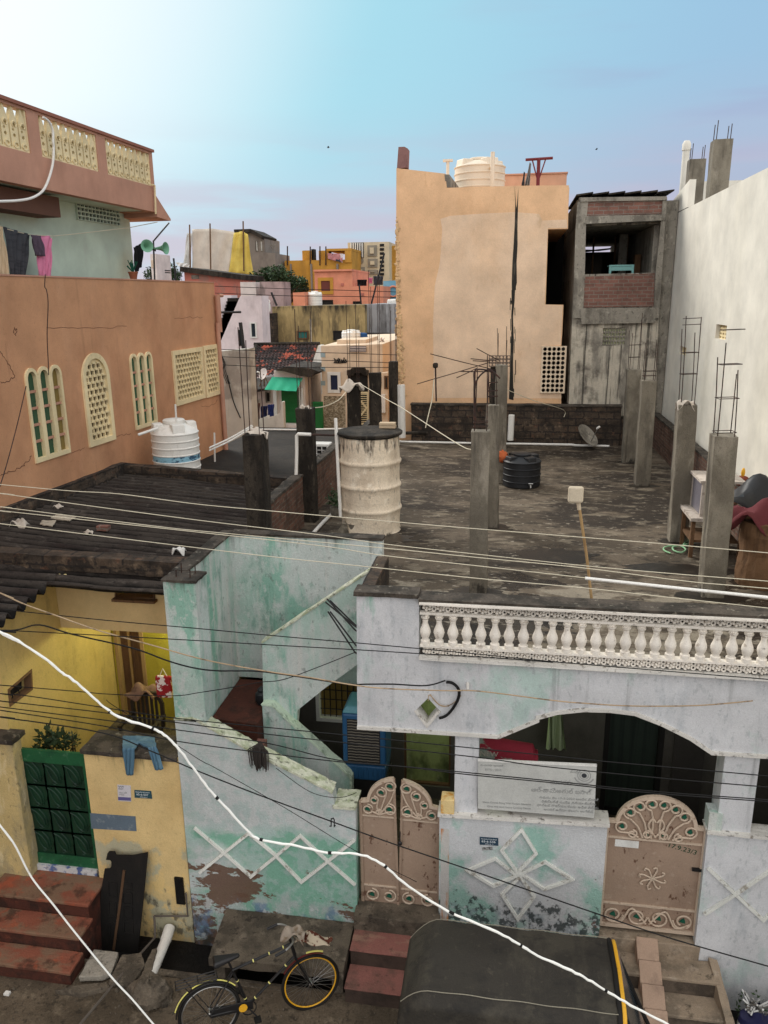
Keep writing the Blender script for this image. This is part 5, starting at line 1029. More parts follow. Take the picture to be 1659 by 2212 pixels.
t, f = far('mossy_house', 'long mossy yellow wall with black streaked top and a small teal window', 'house', 42, [(800, 618), (1425, 606)], 6, m_mos)
fwin(t, f, (970, 785), (1044, 834), mt['wood'], P_('teal_shutter', (50, 110, 104)), nx=3); fwin(t, f, (1216, 784), (1292, 840), mt['dark'], mt['dark'], w=.05, name='opening')
MB().tube([f.p(*f.uv(A2(1062, 700)), .08), f.p(*f.uv(A2(1066, 860)), .08)], .05, 6).build('rain_pipe', mt['greyw'], t)
t, f = far('grey_house', 'weathered grey streaked wall between the mossy yellow wall and the peach building', 'house', 42.6, [(1428, 602), (1650, 600)], 6, m_gry)
MB().rect(f, *fq(f, (1425, 795), (1600, 868)), .01, 1.2).build('lean_to', mt['concd'], t)
t, f = far('weathered_block', 'pinkish weathered rooftop block beside the tree', 'building', 46, [(715, 450), (876, 450)], 1.5, m_wbl)
t, f = far('white_block', 'small white rooftop block left of the pinkish weathered block', 'building', 46.5, [(584, 452), (688, 452)], 1.2, mt['offw'])
t, f = far('red_shed', 'faded red plaster building with a sloping black roof edge under the tarpaulins', 'building', 48, [(205, 372), (600, 428)], 2.5, m_rdb)
MB().ribbon(f, f.uvs([A2(190, 366), A2(610, 422)]), .3, -4, .3).build('roof_edge', mt['concd'], t)
MB().rect(f, *fq(f, (255, 405), (308, 432)), .002, .03).build('pale_patch', mt['greyw'], t)
t, f = far('grey_tower', 'dull grey unfinished building with two tall narrow windows behind the tarpaulins', 'building', 60, [(560, 112), (660, 110), (748, 155), (750, 252), (820, 258)], 4, m_gtl)
for u in (690, 722): fwin(t, f, (u, 176), (u+15, 243), mt['greyw'], mt['white'], w=.05)
MB().ribbon(f, f.uvs([A2(555, 112), A2(662, 108), A2(750, 155)]), .25, -3, .4).build('roof_edge', mt['concd'], t)
F56 = FY(56); tw = fab('cream_tarpaulin', S(214, 202, 186), ((S(184, 172, 156), (.8, .8, .3), .5, .66, .7),)); ty = fab('yellow_tarpaulin', S(222, 196, 100), ((S(196, 166, 70), (.7, .7, 1.2), .5, .66, .7),))
g_ = 'tarpaulins on the red shed'
cloth('tarpaulin', 'large cream tarpaulin sheet hung between poles on the red shed', F56, [A2(262, 96), A2(400, 92), A2(545, 114)], [A2(264, 372), A2(400, 385), A2(510, 402)], tw, 'tarpaulin', g_, amp=.09, fold=3)
cloth('tarpaulin', 'yellow tarpaulin sheet hanging right of the large cream one', F56.off(.2), [A2(543, 122), A2(600, 108), A2(635, 130)], [A2(508, 405), A2(600, 400), A2(678, 408)], ty, 'tarpaulin', g_, amp=.1, fold=3)
cloth('tarpaulin', 'narrow white plastic sheet left of the large cream tarpaulin', F56, [A2(226, 122), A2(258, 124)], [A2(205, 330), A2(255, 365)], mt['white'], 'tarpaulin', g_, amp=.1, fold=2)
cloth('tarpaulin', 'small white plastic sheet drooping at the left end of the tarpaulins', F56.off(.3), [A2(150, 318), A2(250, 330)], [A2(170, 345), A2(235, 372)], mt['white'], 'tarpaulin', g_, amp=.1, fold=2)
for k, (u, v, w) in enumerate(((258, 68, 380), (395, 60, 390), (617, 45, 380))): tag(MB().tube([F56.p(*F56.uv(A2(u, v)), .4), F56.p(*F56.uv(A2(u+5, w)), .4)], .05, 6).build('tarp_pole', mt['wood']), ['pole at the left edge of the large cream tarpaulin', 'pole at the middle of the large cream tarpaulin', 'pole above the yellow tarpaulin'][k], 'pole', 'poles holding the tarpaulins')
# mustard and sand houses
t, f = far('mustard_house', 'mustard yellow unfinished house with round tanks and columns on its terrace', 'house', 62, [(884, 308), (1340, 300)], 3.5, m_mus)
for u0, u1, v in ((970, 1056, 235), (1084, 1172, 236)):
    a, b, c, d = fq(f, (u0, v), (u1, 330)); MB().lathe(((a+c)/2, 63.5, b), (((c-a)/2, 0), ((c-a)/2, d-b), (.02, d-b+.02)), 20).build('terrace_tank', m_mus, t, smooth=True)
MB().rect(f, *fq(f, (1168, 228), (1338, 240)), -5, .1).rect(f, *fq(f, (1292, 240), (1338, 320)), -5, .1).build('terrace_canopy', m_mus, t)
for u in (1058, 1070, 1176): MB().rect(f, *fq(f, (u, 228), (u+8, 310)), -1, -.3).build('terrace_post', mt['concd'], t)
for u in (925, 1062, 1238): MB().rect(f, *fq(f, (u, 330), (u+16, 520)), .002, .25).build('pilaster', m_gtl, t)
m = MB(); [m.tube([f.p(*f.uv(A2(u, 210+k)), .1), f.p(*f.uv(A2(u, 340)), .1)], .05, 4) for k, u in enumerate((906, 1125, 1165, 1060))]; m.build('standing_rebar', mt['rebar'], t)
cloth('laundry', 'small bright laundry hanging on the mustard terrace', f.off(.3), [A2(1174, 258), A2(1280, 262)], [A2(1178, 296), A2(1275, 322)], P_('mixed_laundry', (190, 130, 130), ((S(60, 66, 80), (.9, .9, .9), .48, .5, 1.), (S(220, 210, 205), (1.1, 1.1, 1.1), .54, .56, 1.))), 'laundry')
t, f = far('sand_house', 'modern sand coloured house front with white vertical fins and relief squares', 'house', 66, [(1310, 186), (1590, 180)], 8, m_bei)
MB().rect(f, *fq(f, (1590, 200), (1636, 480)), -7, -1.5).build('side_wall', m_mus, t)
for k in range(6): MB().rect(f, *fq(f, (1333+k*15, 190), (1341+k*15, 286)), .06, .3).build('white_fin', mt['white'], t)
MB().rect(f, *fq(f, (1330, 188), (1420, 288)), .002, .05).build('recess_panel', mt['dark'], t)
for a, b, c, d in ((1445, 205, 1508, 277), (1447, 296, 1512, 352), (1345, 352, 1428, 430), (1450, 370, 1512, 400)):
    o = MB().rect(f, *fq(f, (a, b), (c, d)), .002, .1).build('relief_square', m_tau, t)
    MB().rect(f, *fq(f, (a+18, b+16), (c-18, d-16)), .102, .25).build('raised_centre', m_bei, o)
for u in (1362, 1400):
    a = f.uv(A2(u, 309)); MB().lathe(f.p(a[0], a[1], 0), ((.22, 0), (.22, .1), (.12, .11)), 18, ax=(0, -1, 0)).build('relief_disc', m_tau, t)
for k in range(8): MB().rect(f, *fq(f, (1528, 195+k*28), (1556, 212+k*28)), .002, .06).build('dark_slot', mt['dark'], t)
t, f = far('salmon_house', 'salmon pink house with a brown shuttered window framed in mustard', 'house', 50, [(1085, 376), (1340, 374), (1342, 481), (1550, 480)], 6, m_pnk)
fwin(t, f, (1120, 434), (1204, 524), m_mus, P_('brown_shutter', (112, 62, 54)), w=.2)
for a, b, c, d in ((1140, 576, 1210, 612), (1350, 585, 1398, 612)): fwin(t, f, (a, b), (c, d), mt['dark'], mt['dark'], w=.05, name='opening')
for a, b in ((1265, 460), (1400, 526)): MB().rect(f, *fq(f, (a, b), (a+20, b+18)), .002, .06).build('relief_motif', m_rdb, t)
MB().rect(f, *fq(f, (1083, 370), (1342, 378)), -6.1, .15).build('parapet_edge', m_pnk, t)
g_ = 'laundry on the salmon house terrace'; f = FY(51)
for lb, a, b, c, d, mm in (('black laundry at the left of the salmon terrace line', 1375, 436, 1440, 478, m_blk), ('pink cloth in the middle of the salmon terrace line', 1450, 424, 1480, 462, m_pink), ('dark patterned laundry at the right of the salmon terrace line', 1484, 412, 1550, 472, m_dark)): cloth('laundry', lb, f, [A2(a, b), A2(c, b)], [A2(a+2, d), A2(c-2, d)], mm, 'laundry', g_, amp=.08, fold=3)
t, f = far('blue_house', 'slice of a sky blue house with an orange ring motif beside the peach building', 'house', 53, [(1550, 446), (1660, 440)], 4, m_blu)
a = f.uv(A2(1618, 516)); MB().tube([f.p(a[0]+.33*math.cos(rad(k)), a[1]+.33*math.sin(rad(k)), .05) for k in range(0, 360, 20)], .06, 6, closed=True).build('ring_motif', m_pnk, t, smooth=True)
t, f = far('peach_block', 'small peach rooftop block left of the white rooftop tank', 'building', 44, [(940, 524), (1018, 520)], 2, m_pnk)
def ftank(label, u0, u1, v0, v1, y, m_): a, b = oY(A2(u0, v1), y), oY(A2(u1, v1), y); zt = oY(A2((u0+u1)/2, v0), y).z; return watertank(label, ((a.x+b.x)/2, y, a.z), (b.x-a.x)/2, zt-a.z, m_, ribs=4)
ftank('white ribbed water tank beside the small peach rooftop block', 1042, 1138, 512, 612, 45, 'pvcw')
ftank('white water tank on the terrace of the cream house', 1273, 1397, 770, 872, 33, 'pvcw')
ftank('white rooftop tank peeping out beside the sky blue house', 1578, 1660, 566, 606, 46, 'pvcw')
a = oY(A2(1411, 868), 33.2); tag(MB().lathe((a.x, 33.2, a.z), ((.20, 0), (.22, .1), (.22, .32), (.2, .42), (.1, .45)), 16).build('barrel', P_('blue_plastic', (40, 80, 130)), smooth=True), 'blue plastic barrel right of the white tank on the cream house', 'barrel')
t = thing('white_jug', 'white plastic jug shaped container on the dark brick wall', 'container', oY(A2(762, 652), 41)); b = t.location
MB().lathe(b, ((.21, 0), (.23, .15), (.22, .36), (.15, .5), (.09, .54), (.09, .6)), 16).build('body', mt['pvcw'], t, smooth=True); MB().tube([b+V((.06+.15*math.cos(rad(k)), 0, .5+.13*math.sin(rad(k)))) for k in range(-20, 200, 20)], .022, 6).build('handle', mt['pvcw'], t)
# cream house
t, f = far('cream_house', 'cream house with a dark blue window, stone chip panel and barred white door', 'house', 30, [(1130, 884), (1545, 872)], 9, m_crm)
fwin(t, f, (1185, 1070), (1256, 1190), mt['white'], P_('navy_pane', (34, 44, 70), rough=.3), w=.12)
m_chip = M('stone_chip_panel', S(170, 156, 132), ((S(120, 106, 84), (9, 9, 16), .46, .52, .9), (S(200, 190, 168), (14, 14, 22), .56, .6, .8), (S(84, 74, 60), (16, 16, 24), .58, .62, .8)), bump=.6)
MB().rect(f, *fq(f, (1145, 1216), (1302, 1434)), .002, .04).build('stone_panel', m_chip, t); MB().ribbon(f, f.uvs([A2(1143, 1434), A2(1143, 1214), A2(1304, 1214), A2(1304, 1434)]), .08, .002, .06).build('panel_border', m_crm, t)
MB().rect(f, *fq(f, (1312, 1048), (1452, 1440)), .002, .02).build('entrance', mt['dark'], t)
pts = f.uvs([A2(1312, 1062), A2(1345, 1062), A2(1352, 1048), A2(1418, 1046), A2(1428, 1060), A2(1452, 1064)]); MB().ribbon(f, pts, .2, .021, .2).build('entrance_canopy', mt['concd'], t)
m = MB().ribbon(f, f.uvs([A2(1388, 1405), A2(1388, 1197), A2(1450, 1197), A2(1450, 1405)]), .07, .1, .14, closed=True); [m.rect(f, *fq(f, (1392, 1206+k*14), (1447, 1211+k*14)), .1, .13) for k in range(14)]
a = f.uv(A2(1408, 1300)); m.ribbon(f, [(a[0]-.2, a[1]), (a[0], a[1]-.25), (a[0]+.2, a[1]), (a[0], a[1]+.25)], .07, .131, .16, closed=True); m.build('barred_door', mt['cream'], t)
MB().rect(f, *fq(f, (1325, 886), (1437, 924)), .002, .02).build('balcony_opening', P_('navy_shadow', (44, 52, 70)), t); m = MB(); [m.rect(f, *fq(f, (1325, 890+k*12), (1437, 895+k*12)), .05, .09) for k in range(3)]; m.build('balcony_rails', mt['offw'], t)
m = MB()
for pts in (((1217, 968), (1226, 975), (1224, 992)), ((1232, 992), (1240, 976), (1248, 992), (1250, 965)), ((1256, 992), (1258, 970)), ((1264, 992), (1270, 980), (1276, 992), (1282, 978)), ((1284, 992), (1287, 962)), ((1290, 990), (1298, 978), (1304, 992)), ((1216, 996), (1260, 998), (1304, 995))): m.ribbon(f, f.uvs([A2(*q) for q in pts]), .045, .002, .02)
m.build('wall_lettering', mt['dark'], t)
for k in range(3): MB().rect(f, *fq(f, (1128, 930+k*95), (1160, 960+k*95)), .001, .02).build('quoin_band', P_('slate_blue_band', (150, 168, 172)), t)
MB().rect(f, *fq(f, (1200, 852), (1400, 884)), -4, -1).build('terrace_block', m_crm, t)
t, f = far('cream_side_wall', 'cream compound wall with a white post beside the dark barred entrance', 'wall', 29, [(1455, 1080), (1580, 1062)], .4, m_crm)
MB().rect(f, *fq(f, (1530, 1210), (1570, 1330)), .01, .2).build('white_post', mt['white'], t); fwin(t, f, (1562, 1090), (1582, 1170), mt['wood'], mt['glassd'], w=.05)
t, f = far('white_gable', 'bright white plastered gable between the tiled roof and the cream house', 'wall', 33, [(1050, 1060), (1112, 880), (1132, 880)], .5, mt['white'])
# tiled roof and the shop in front of it
t = thing('tiled_house', 'low house with an old red clay tile roof blackened with soot', 'house', (-8, 35, 0))
m_tile = M('old_clay_tiles', S(70, 50, 46), ((S(176, 88, 66), (1.9, 1.1, 1.1), .54, .57, .95), (S(44, 36, 34), (2.4, 2.4, 2.4), .48, .6, .7)), brick=(.32, .34, S(56, 44, 42), S(30, 26, 25), 'x'), bump=.9, bs=14)
ra, rb_ = oY(A2(692, 884), 37.5), oY(A2(1108, 880), 37.5); ea, eb = oY(A2(640, 1110), 32.5), oY(A2(1062, 1035), 32.5)
def tl(a, b): p = ra.lerp(rb_, a).lerp(ea.lerp(eb, a), b); return p + V((0, 0, .05*abs(math.sin(a*18*3.1416)) + .06*((b*13) % 1)))
MB().grid(tl, 108, 78).build('tiled_roof', m_tile, t, fix=False)
MB().tube([ra+V((-.1, 0, .08)), rb_+V((.1, 0, .08))], .09, 7).tube([ra+V((0, 0, .06)), ea+V((0, 0, .06))], .09, 7).build('ridge_tiles', mt['concd'], t)
MB().prism([(ra.x+.4, 33.2, 0), (rb_.x-.2, 33.2, 0), (rb_.x-.2, 40, 0), (ra.x+.4, 40, 0)], (0, 0, min(ea.z, eb.z)-.3)).build('house_wall', mt['offw'], t)
t, f = far('shop', 'small white shop with a green rolling shutter and a green awning', 'shop', 29.5, [(812, 1050), (1018, 1052)], 2.6, mt['offw'])
gsh = P_('green_shutter_paint', (34, 104, 52), rough=.5)
a, b, c, d = fq(f, (862, 1166), (986, 1402)); m = MB(); n = 26
for k in range(n): m.rect(f, a, b+(d-b)*k/n, c, b+(d-b)*(k+.75)/n, .01, .035)
m.rect(f, a, b, c, d, .002, .009); m.build('rolling_shutter', gsh, t)
for u in (822, 1000): MB().rect(f, *fq(f, (u-12, 1165), (u+24, 1430)), .002, .12).build('pillar', mt['white'], t)
MB().rect(f, *fq(f, (812, 1402), (1020, 1440)), .01, .4).build('doorstep', mt['offw'], t)
aw = [f.uv(A2(*q)) for q in ((808, 1090), (1016, 1096), (1008, 1172), (796, 1160))]
m = MB().grid(lambda x, y: f.p(aw[0][0]+(aw[1][0]-aw[0][0])*x+(aw[3][0]-aw[0][0])*y, aw[0][1]+(aw[1][1]-aw[0][1])*x+((aw[3][1]-aw[0][1])+(aw[2][1]-aw[1][1]-aw[3][1]+aw[0][1])*x)*y, .15+.75*y+.04*math.sin(x*19)*y), 30, 6)
m.build('awning', P_('green_tarpaulin', (52, 164, 128)), t, fix=False, smooth=True)
o = tag(MB().slab(f, f.uvs([A2(828, 1042), A2(920, 1016), A2(1072, 1030), A2(1132, 1052), A2(1062, 1090), A2(1010, 1082), A2(900, 1050)]), -2.2, .35).build('tin_roof', mt['concd']), 'blackened sheet roof lying over the white shop', 'roof')
t, f = far('white_shed', 'low white shed with dark openings left of the green shutter shop', 'shed', 31, [(596, 1175), (862, 1165)], 1.6, mt['offw'])
for a, b, c, d in ((640, 1250, 668, 1290), (690, 1245, 716, 1280), (760, 1195, 792, 1262)): fwin(t, f, (a, b), (c, d), mt['greyw'], mt['dark'], w=.05, name='opening')
MB().hexa([oY(A2(590, 1212), 29.8), oY(A2(822, 1176), 29.8), oY(A2(812, 1108), 32), oY(A2(600, 1124), 32)], [p+V((0, 0, .1)) for p in (oY(A2(590, 1212), 29.8), oY(A2(822, 1176), 29.8), oY(A2(812, 1108), 32), oY(A2(600, 1124), 32))]).build('tin_roof', mt['concd'], t)
F275 = FY(27.5)
wp = F275.uvs([A2(606, 1432), A2(662, 1402), A2(768, 1356), A2(772, 1376), A2(856, 1338), A2(862, 1262), A2(874, 1262), A2(876, 1500), A2(600, 1500)])
t = thing('stepped_wall', 'white stepped compound wall with a rust stain in front of the laundry', 'wall', F275.p(wp[7][0]-1, 2.5, 0))
MB().slab(F275, [(a, max(b, .0)) for a, b in wp[:7]]+[(wp[7][0], 0), (wp[8][0], 0)], -.25, 0).build('wall_body', M('rust_stained_white', S(206, 202, 194), ((S(180, 122, 76), (5, 5, 1), .60, .68, .7), (S(160, 154, 144), (3, 3, 1), .5, .68, .6)), bump=.3), t)
F29 = FY(28.4); g_ = 'laundry beside the white shed'
for lb, a, b, c, d, rgb in (('dark maroon cloth at the left of the shed laundry', 606, 1268, 652, 1405, (92, 40, 40)), ('brown cloth in the middle of the shed laundry', 655, 1272, 718, 1385, (92, 62, 52)), ('navy cloth left of the blue one by the shed', 724, 1290, 768, 1370, (36, 38, 70)), ('blue cloth at the right of the shed laundry', 772, 1280, 814, 1362, (44, 56, 110))): cloth('laundry', lb, F29, [A2(a, b), A2(c, b-3)], [A2(a+2, d), A2(c, d-6)], fab(lb.replace(' ', '_')[:30], S(*rgb)), 'laundry', g_, amp=.05, fold=3)
t, f = far('green_door', 'green metal door panel left of the stone chip panel', 'door', 29.2, [(1072, 1262), (1140, 1262)], .1, gsh)
MB().ribbon(f, f.uvs([A2(1074, 1420), A2(1074, 1266), A2(1138, 1266), A2(1138, 1420)]), .07, .002, .04).build('door_frame', gsh, t)
def dish(label, c, r, ax, m_, stand=None):
    t = thing('satellite_dish', label, 'satellite dish', c); ax = V(ax).normalized(); c = V(c)
    MB().lathe(c, [(.02, -r*.22), (r*.4, -r*.18), (r*.75, -r*.08), (r, 0), (r*.99, .012), (r*.74, -r*.065), (r*.39, -r*.165), (.015, -r*.20)], 28, ax=ax).build('reflector', m_, t, smooth=True)
    lo_ = c - V((0, 0, r*.9)); f_ = c+ax*r*1.0
    MB().tube([lo_+ax*.05, f_], .012, 5).build('feed_arm', mt['chrome'], t); MB().lathe(f_, ((.025, -.05), (.035, 0), (.03, .06)), 10, ax=ax).build('receiver', mt['pvcw'], t)
    if stand: MB().tube([c-ax*r*.2, V(stand)], .025, 6).tube([V(stand)+V((.2, 0, 0)), c-ax*r*.25], .018, 5).tube([V(stand)-V((.2, 0, 0)), c-ax*r*.25], .018, 5).build('stand', mt['wood'], t)
a = oY(A2(738, 1072), 29.6); dish('white satellite dish on the sheet roof beside the green awning', a, .23, (-.55, -.8, .35), mt['offw'], a+V((0, .1, -.5)))
a = oY(A2(1542, 842), 31.5); dish('tiny satellite dish on the cream house terrace', a, .09, (.7, -.6, .4), mt['offw'], a+V((0, .1, -.2)))
# steel stair frame, left of the tarpaulins
t, f = far('pale_house', 'narrow pale house piece behind the flower pot on the terracotta parapet', 'house', 45, [(-24, 265), (12, 262)], 2, mt['offw']); fwin(t, f, (-12, 310), (-2, 350), m_crm, mt['glassd'], w=.08)
t = thing('steel_stair', 'dark steel stair frame on a roof behind the terracotta building', 'staircase', oY(A2(50, 440), 47)); f = FY(47)
m = MB(); [m.tube([f.p(*f.uv(A2(2, 295+k*22)), 0), f.p(*f.uv(A2(98, 302+k*20)), 0)], .045, 4) for k in range(4)]; m.build('rails', mt['blackm'], t)
m = MB(); [m.tube([f.p(*f.uv(A2(u, v)), .02), f.p(*f.uv(A2(u, 445)), .02)], .05, 4) for u, v in ((2, 290), (28, 292), (97, 300))]; m.build('posts', mt['blackm'], t)
m = MB(); [m.rect(f, *fq(f, (20, 375+k*14), (120, 380+k*14)), .1, .9) for k in range(5)]; m.build('treads', mt['concd'], t)
# ---- trees: leaf clumps through the crown volume, on a trunk with limbs
leafm = [M('leaf_green', S(64, 84, 52), ((S(40, 56, 36), (2, 2, 2), .45, .6, .8), (S(96, 112, 66), (3, 3, 3), .58, .7, .6)), bump=0, rough=.6)]
def tree(label, blobs, base, n, ls, name='leafy_tree', cat='tree', group=None):
    t = thing(name, label, cat, base, group); b = V(base); m = MB(); tr = MB()
    for c, r in blobs:
        c = V(c); tr.tube([b+V((0, 0, 0)), (b+c)/2+V((0, 0, (c.z-b.z)*.15)), c], [r*.10+.05, r*.06+.03, .02], 6)
        for _ in range(int(n*r*r)):
            d = V((random.gauss(0, 1), random.gauss(0, 1), random.gauss(0, .9))).normalized()*r*(random.random()**.4)*random.uniform(.8, 1.12)
            p = c+d; s_ = ls*random.uniform(.6, 1.3); x = V((random.gauss(0, 1), random.gauss(0, 1), random.gauss(0, .5))).normalized(); y = x.orthogonal().normalized()
            q = Matrix.Rotation(random.uniform(0, 6.28), 3, x) @ y
            m.add([p-x*s_, p+q*s_*.45, p+x*s_, p-q*s_*.45], [(0, 1, 2, 3)])
    m.build('crown', leafm[0], t, fix=False); tr.build('trunk', mt['wood'], t)
def A2b(y, *l): return [(oY(A2(u, v), y+random.uniform(-.8, .8)), r*.5) for u, v, r in l]
tree('dark green leafy tree between the tarpaulins and the salmon house', A2b(54, (680, 430, 1.0), (760, 410, 1.3), (840, 400, 1.4), (900, 440, 1.5), (960, 470, 1.4), (1000, 500, 1.1), (920, 520, 1.4), (860, 470, 1.3), (980, 560, 1.0), (1010, 450, .7)), oY(A2(880, 640), 54), 1500, .11)
tree('dark tree behind the steel stair frame', A2b(58, (40, 400, 1.6), (100, 390, 1.5), (-10, 410, 1.3), (150, 410, 1.0)), oY(A2(70, 500), 58), 1100, .11)
for k, (u, v) in enumerate(((860, 380), (1180, 560))): pass
# thin poles and an antenna seen against the far houses
g_ = 'thin poles on the far roofs'
for lb, y, a, b, w in (('leaning dark pole in front of the salmon laundry', 44, (1558, 258), (1470, 602), .05), ('short leaning pole on the pinkish weathered block', 45, (795, 522), (832, 612), .06), ('dark pole beside the slot window of the stair house', 37, (586, 725), (608, 905), .09), ('horizontal dark pipe sticking out by the terracotta corner', 25, (425, 658), (590, 655), .04), ('dark pole at the left end of the tarpaulins', 50, (135, 292), (150, 440), .06), ('short dark pole in front of the salmon house', 46, (1388, 470), (1402, 610), .05)):
    tag(MB().tube([oY(A2(*a), y), oY(A2(*b), y)], w, 6).build('thin_pole', mt['blackm']), lb, 'pole', g_)
t = thing('roof_antenna', 'small T shaped antenna on the dull grey building', 'antenna', oY(A2(806, 256), 60)); a = oY(A2(802, 205), 60)
MB().tube([oY(A2(806, 256), 60), a], .03, 5).build('mast', mt['greyw'], t); MB().tube([oY(A2(784, 204), 60), oY(A2(820, 202), 60)], .03, 5).tube([oY(A2(788, 210), 60), oY(A2(804, 230), 60), oY(A2(818, 208), 60)], .02, 4).build('arms', mt['greyw'], t)
# ================================================================ things on the roofs
c0 = oZ((801, 1160), 4.2); R_ = 66/FP*(c0-CP).dot(FWD); cc_ = V((oY((801, 1100), c0.y+R_).x, c0.y+R_, 4.2)); zt = oY((801, 952), c0.y).z
t = thing('cement_tank', 'tall cream cement ring water tank with a round black lid on the flat roof', 'water tank', cc_)
h = zt-4.2; pr = [(R_*1.02, 0)]
for k in range(4): z0 = h*k/4; pr += [(R_*.99, z0+h*.02), (R_*.985, z0+h*.12), (R_*.99, z0+h*.21), (R_*1.035, z0+h*.235), (R_*1.035, z0+h*.25)]
MB().lathe(cc_, pr[:-2]+[(R_*.985, h)], 48).build('tank_body', mt['tank'], t, smooth=True, rough=(1, .5, .04))
MB().lathe(cc_+V((0, 0, h)), ((R_*.9, 0), (R_*.9, .03), (R_*1.08, .035), (R_*1.09, .07), (R_*1.06, .085), (.02, .10)), 40).build('lid', mt['concd'], t)
p = oZ(A6(1333, 812), cc_.z+h+.10)
tag(MB().box((p.x-.15, p.y-.08, p.z), (p.x+.15, p.y+.08, p.z+.045)).box((p.x-.15, p.y-.08, p.z+.05), (p.x+.145, p.y+.075, p.z+.1)).build('wooden_block', M('weathered_board', S(190, 168, 140), bump=.3), bev=.006), 'pale wooden block resting on the black lid of the cement tank', 'block')
# black tank with a tap
b_ = oZ(A7(1142, 1132), 4.2); r = 40.5/FP*(b_-CP).dot(FWD); zt = oY(A7(1142, 832), b_.y+r).z
t = watertank('small squat black plastic water tank with a tap on the flat roof', (b_.x, b_.y+r, 4.21), r, (zt-4.2)*1.02, 'blackp', ribs=4)
MB().tube([(b_.x+.16, b_.y+.06, 4.3), (b_.x+.2, b_.y-.05, 4.3), (b_.x+.2, b_.y-.06, 4.25)], .02, 8).tube([(b_.x+.15, b_.y-.02, 4.34), (b_.x+.25, b_.y-.02, 4.34)], .012, 6).build('tap', mt['chrome'], t)
# white tank by the terracotta wall
a, b = oY(A5(1068, 1250), 16.3), oY(A5(1378, 1250), 16.3); r = (b.x-a.x)/2; zt = oY(A5(1220, 1118), 16.3).z; zb = 4.45
m_band = M('blue_printed_band', S(150, 196, 214), ((S(40, 70, 100), (5, 5, 9), .50, .56, .9),), bump=0, rough=.5)
t = watertank('white plastic water tank with a blue wave band beside the terracotta wall', ((a.x+b.x)/2, 16.3+r*.3, zb), r, (zt-zb)*1.0, 'pvcw', ribs=7, stripe=(.42, .14, m_band))
cx = (a.x+b.x)/2
MB().tube([(cx+.3*r, 16.3-r*.1, zt-.05), (cx+.32*r, 16.3-r*.1, zt+.32)], .022, 8).tube([(cx-.35*r, 16.3-r*.55, zt-.17), (cx-.95*r, 16.3-r*1.2, zt-.27)], .03, 8).build('overflow_pipe', mt['pvcw'], t)
MB().box((cx-.7, 15.9, 4.0), (cx+.7, 17.2, 4.44)).build('tank_stand', mt['concd'], t)
# black flat roof behind
struct_ = thing('black_roof_house', 'low building with a soot black flat roof between the terracotta wall and brick party wall', 'house', (-6.5, 20, 0))
MB().box((-8.3, 15.72, 0), (-4.0, 25, 4.18)).build('building_body', mt['greyw'], struct_)
MB().box((-8.32, 15.71, 4.185), (-3.98, 25.05, 4.22)).build('roof', M('soot_black_roof', S(48, 43, 38), ((S(32, 29, 26), (1, 1, 1), .45, .62, .8), (S(96, 88, 78), (6, 9, 6), .62, .72, .6)), bump=.6), struct_)
g_ = 'white plastic pipes on the roofs'
def pipe(label, pts, r, m='pvcw', n=8, group=g_, name='plastic_pipe'): return tag(MB().tube(pts, r, n).build(name, mt[m], smooth=True), label, 'pipe', group)
pipe('white pipe lying along the back edge of the black flat roof', [oZ(A6(270, 824), 4.26), oZ(A6(620, 828), 4.26), oZ(A6(1000, 820), 4.26)], .03)
pipe('upper of two white pipes running from the white tank over the black roof', spline([oY(A6(-40, 965), 17), oY(A6(120, 890), 18.5), oY(A6(285, 795), 20)]), .022)
pipe('lower of two white pipes running from the white tank over the black roof', spline([oY(A6(-40, 985), 17), oY(A6(130, 905), 18.5), oY(A6(290, 805), 20)]), .022)
pipe('thin upright white pipe standing on the black roof beside the white tank', [oZ(A5(1527, 1430), 4.2), oY(A5(1523, 1220), oZ(A5(1527, 1430), 4.2).y)], .025)
y_ = 13.85; pipe('white elbow pipe bent down in front of the middle blackened column', [oY(A6(740, 864), y_), oY(A6(640, 860), y_), oY(A6(630, 872), y_), oY(A6(630, 1000), y_), oY(A6(625, 1210), y_)], .032)
pipe('dark iron pipe between the elbow pipe and the cement tank lid', [oY(A6(738, 864), 13.9), oY(A6(990, 872), 14.1)], .02, 'rebar')
pipe('tall bluish plastic pole leaning at the left of the cement tank', [oY(A6(968, 1500), 13.55), oY(A6(930, 738), 13.7)], .032, name='plastic_pole')
pipe('long white water pipe lying across the far end of the flat roof', [oZ(q, 4.25) for q in (A7(60, 722), A7(150, 736), A7(400, 740), A7(720, 747), A7(1200, 754), A7(1560, 760), A8(60, 765), A8(340, 772))], .032)
pipe('upright white pipe with a grey cap at the left corner of the far parapet', [oY(A7(146, 700), 22.3), oY(A7(140, 262), 22.3)], .12)
pipe('short upright white pipe in front of the far stone parapet', [oY(A7(1050, 722), 22.0), oY(A7(1060, 512), 22.0)], .085)
pipe('dark pipe lying by the far parapet behind the cement tank', [oZ(A7(150, 664), 4.5), oZ(A7(360, 660), 4.5)], .05, 'concd')
pipe('dark and white pipe lying on the roof at the left foot of the cement tank', [oZ(A6(755, 1628), 4.24), oZ(A6(830, 1545), 4.24), oZ(A6(900, 1478), 4.24)], .035)
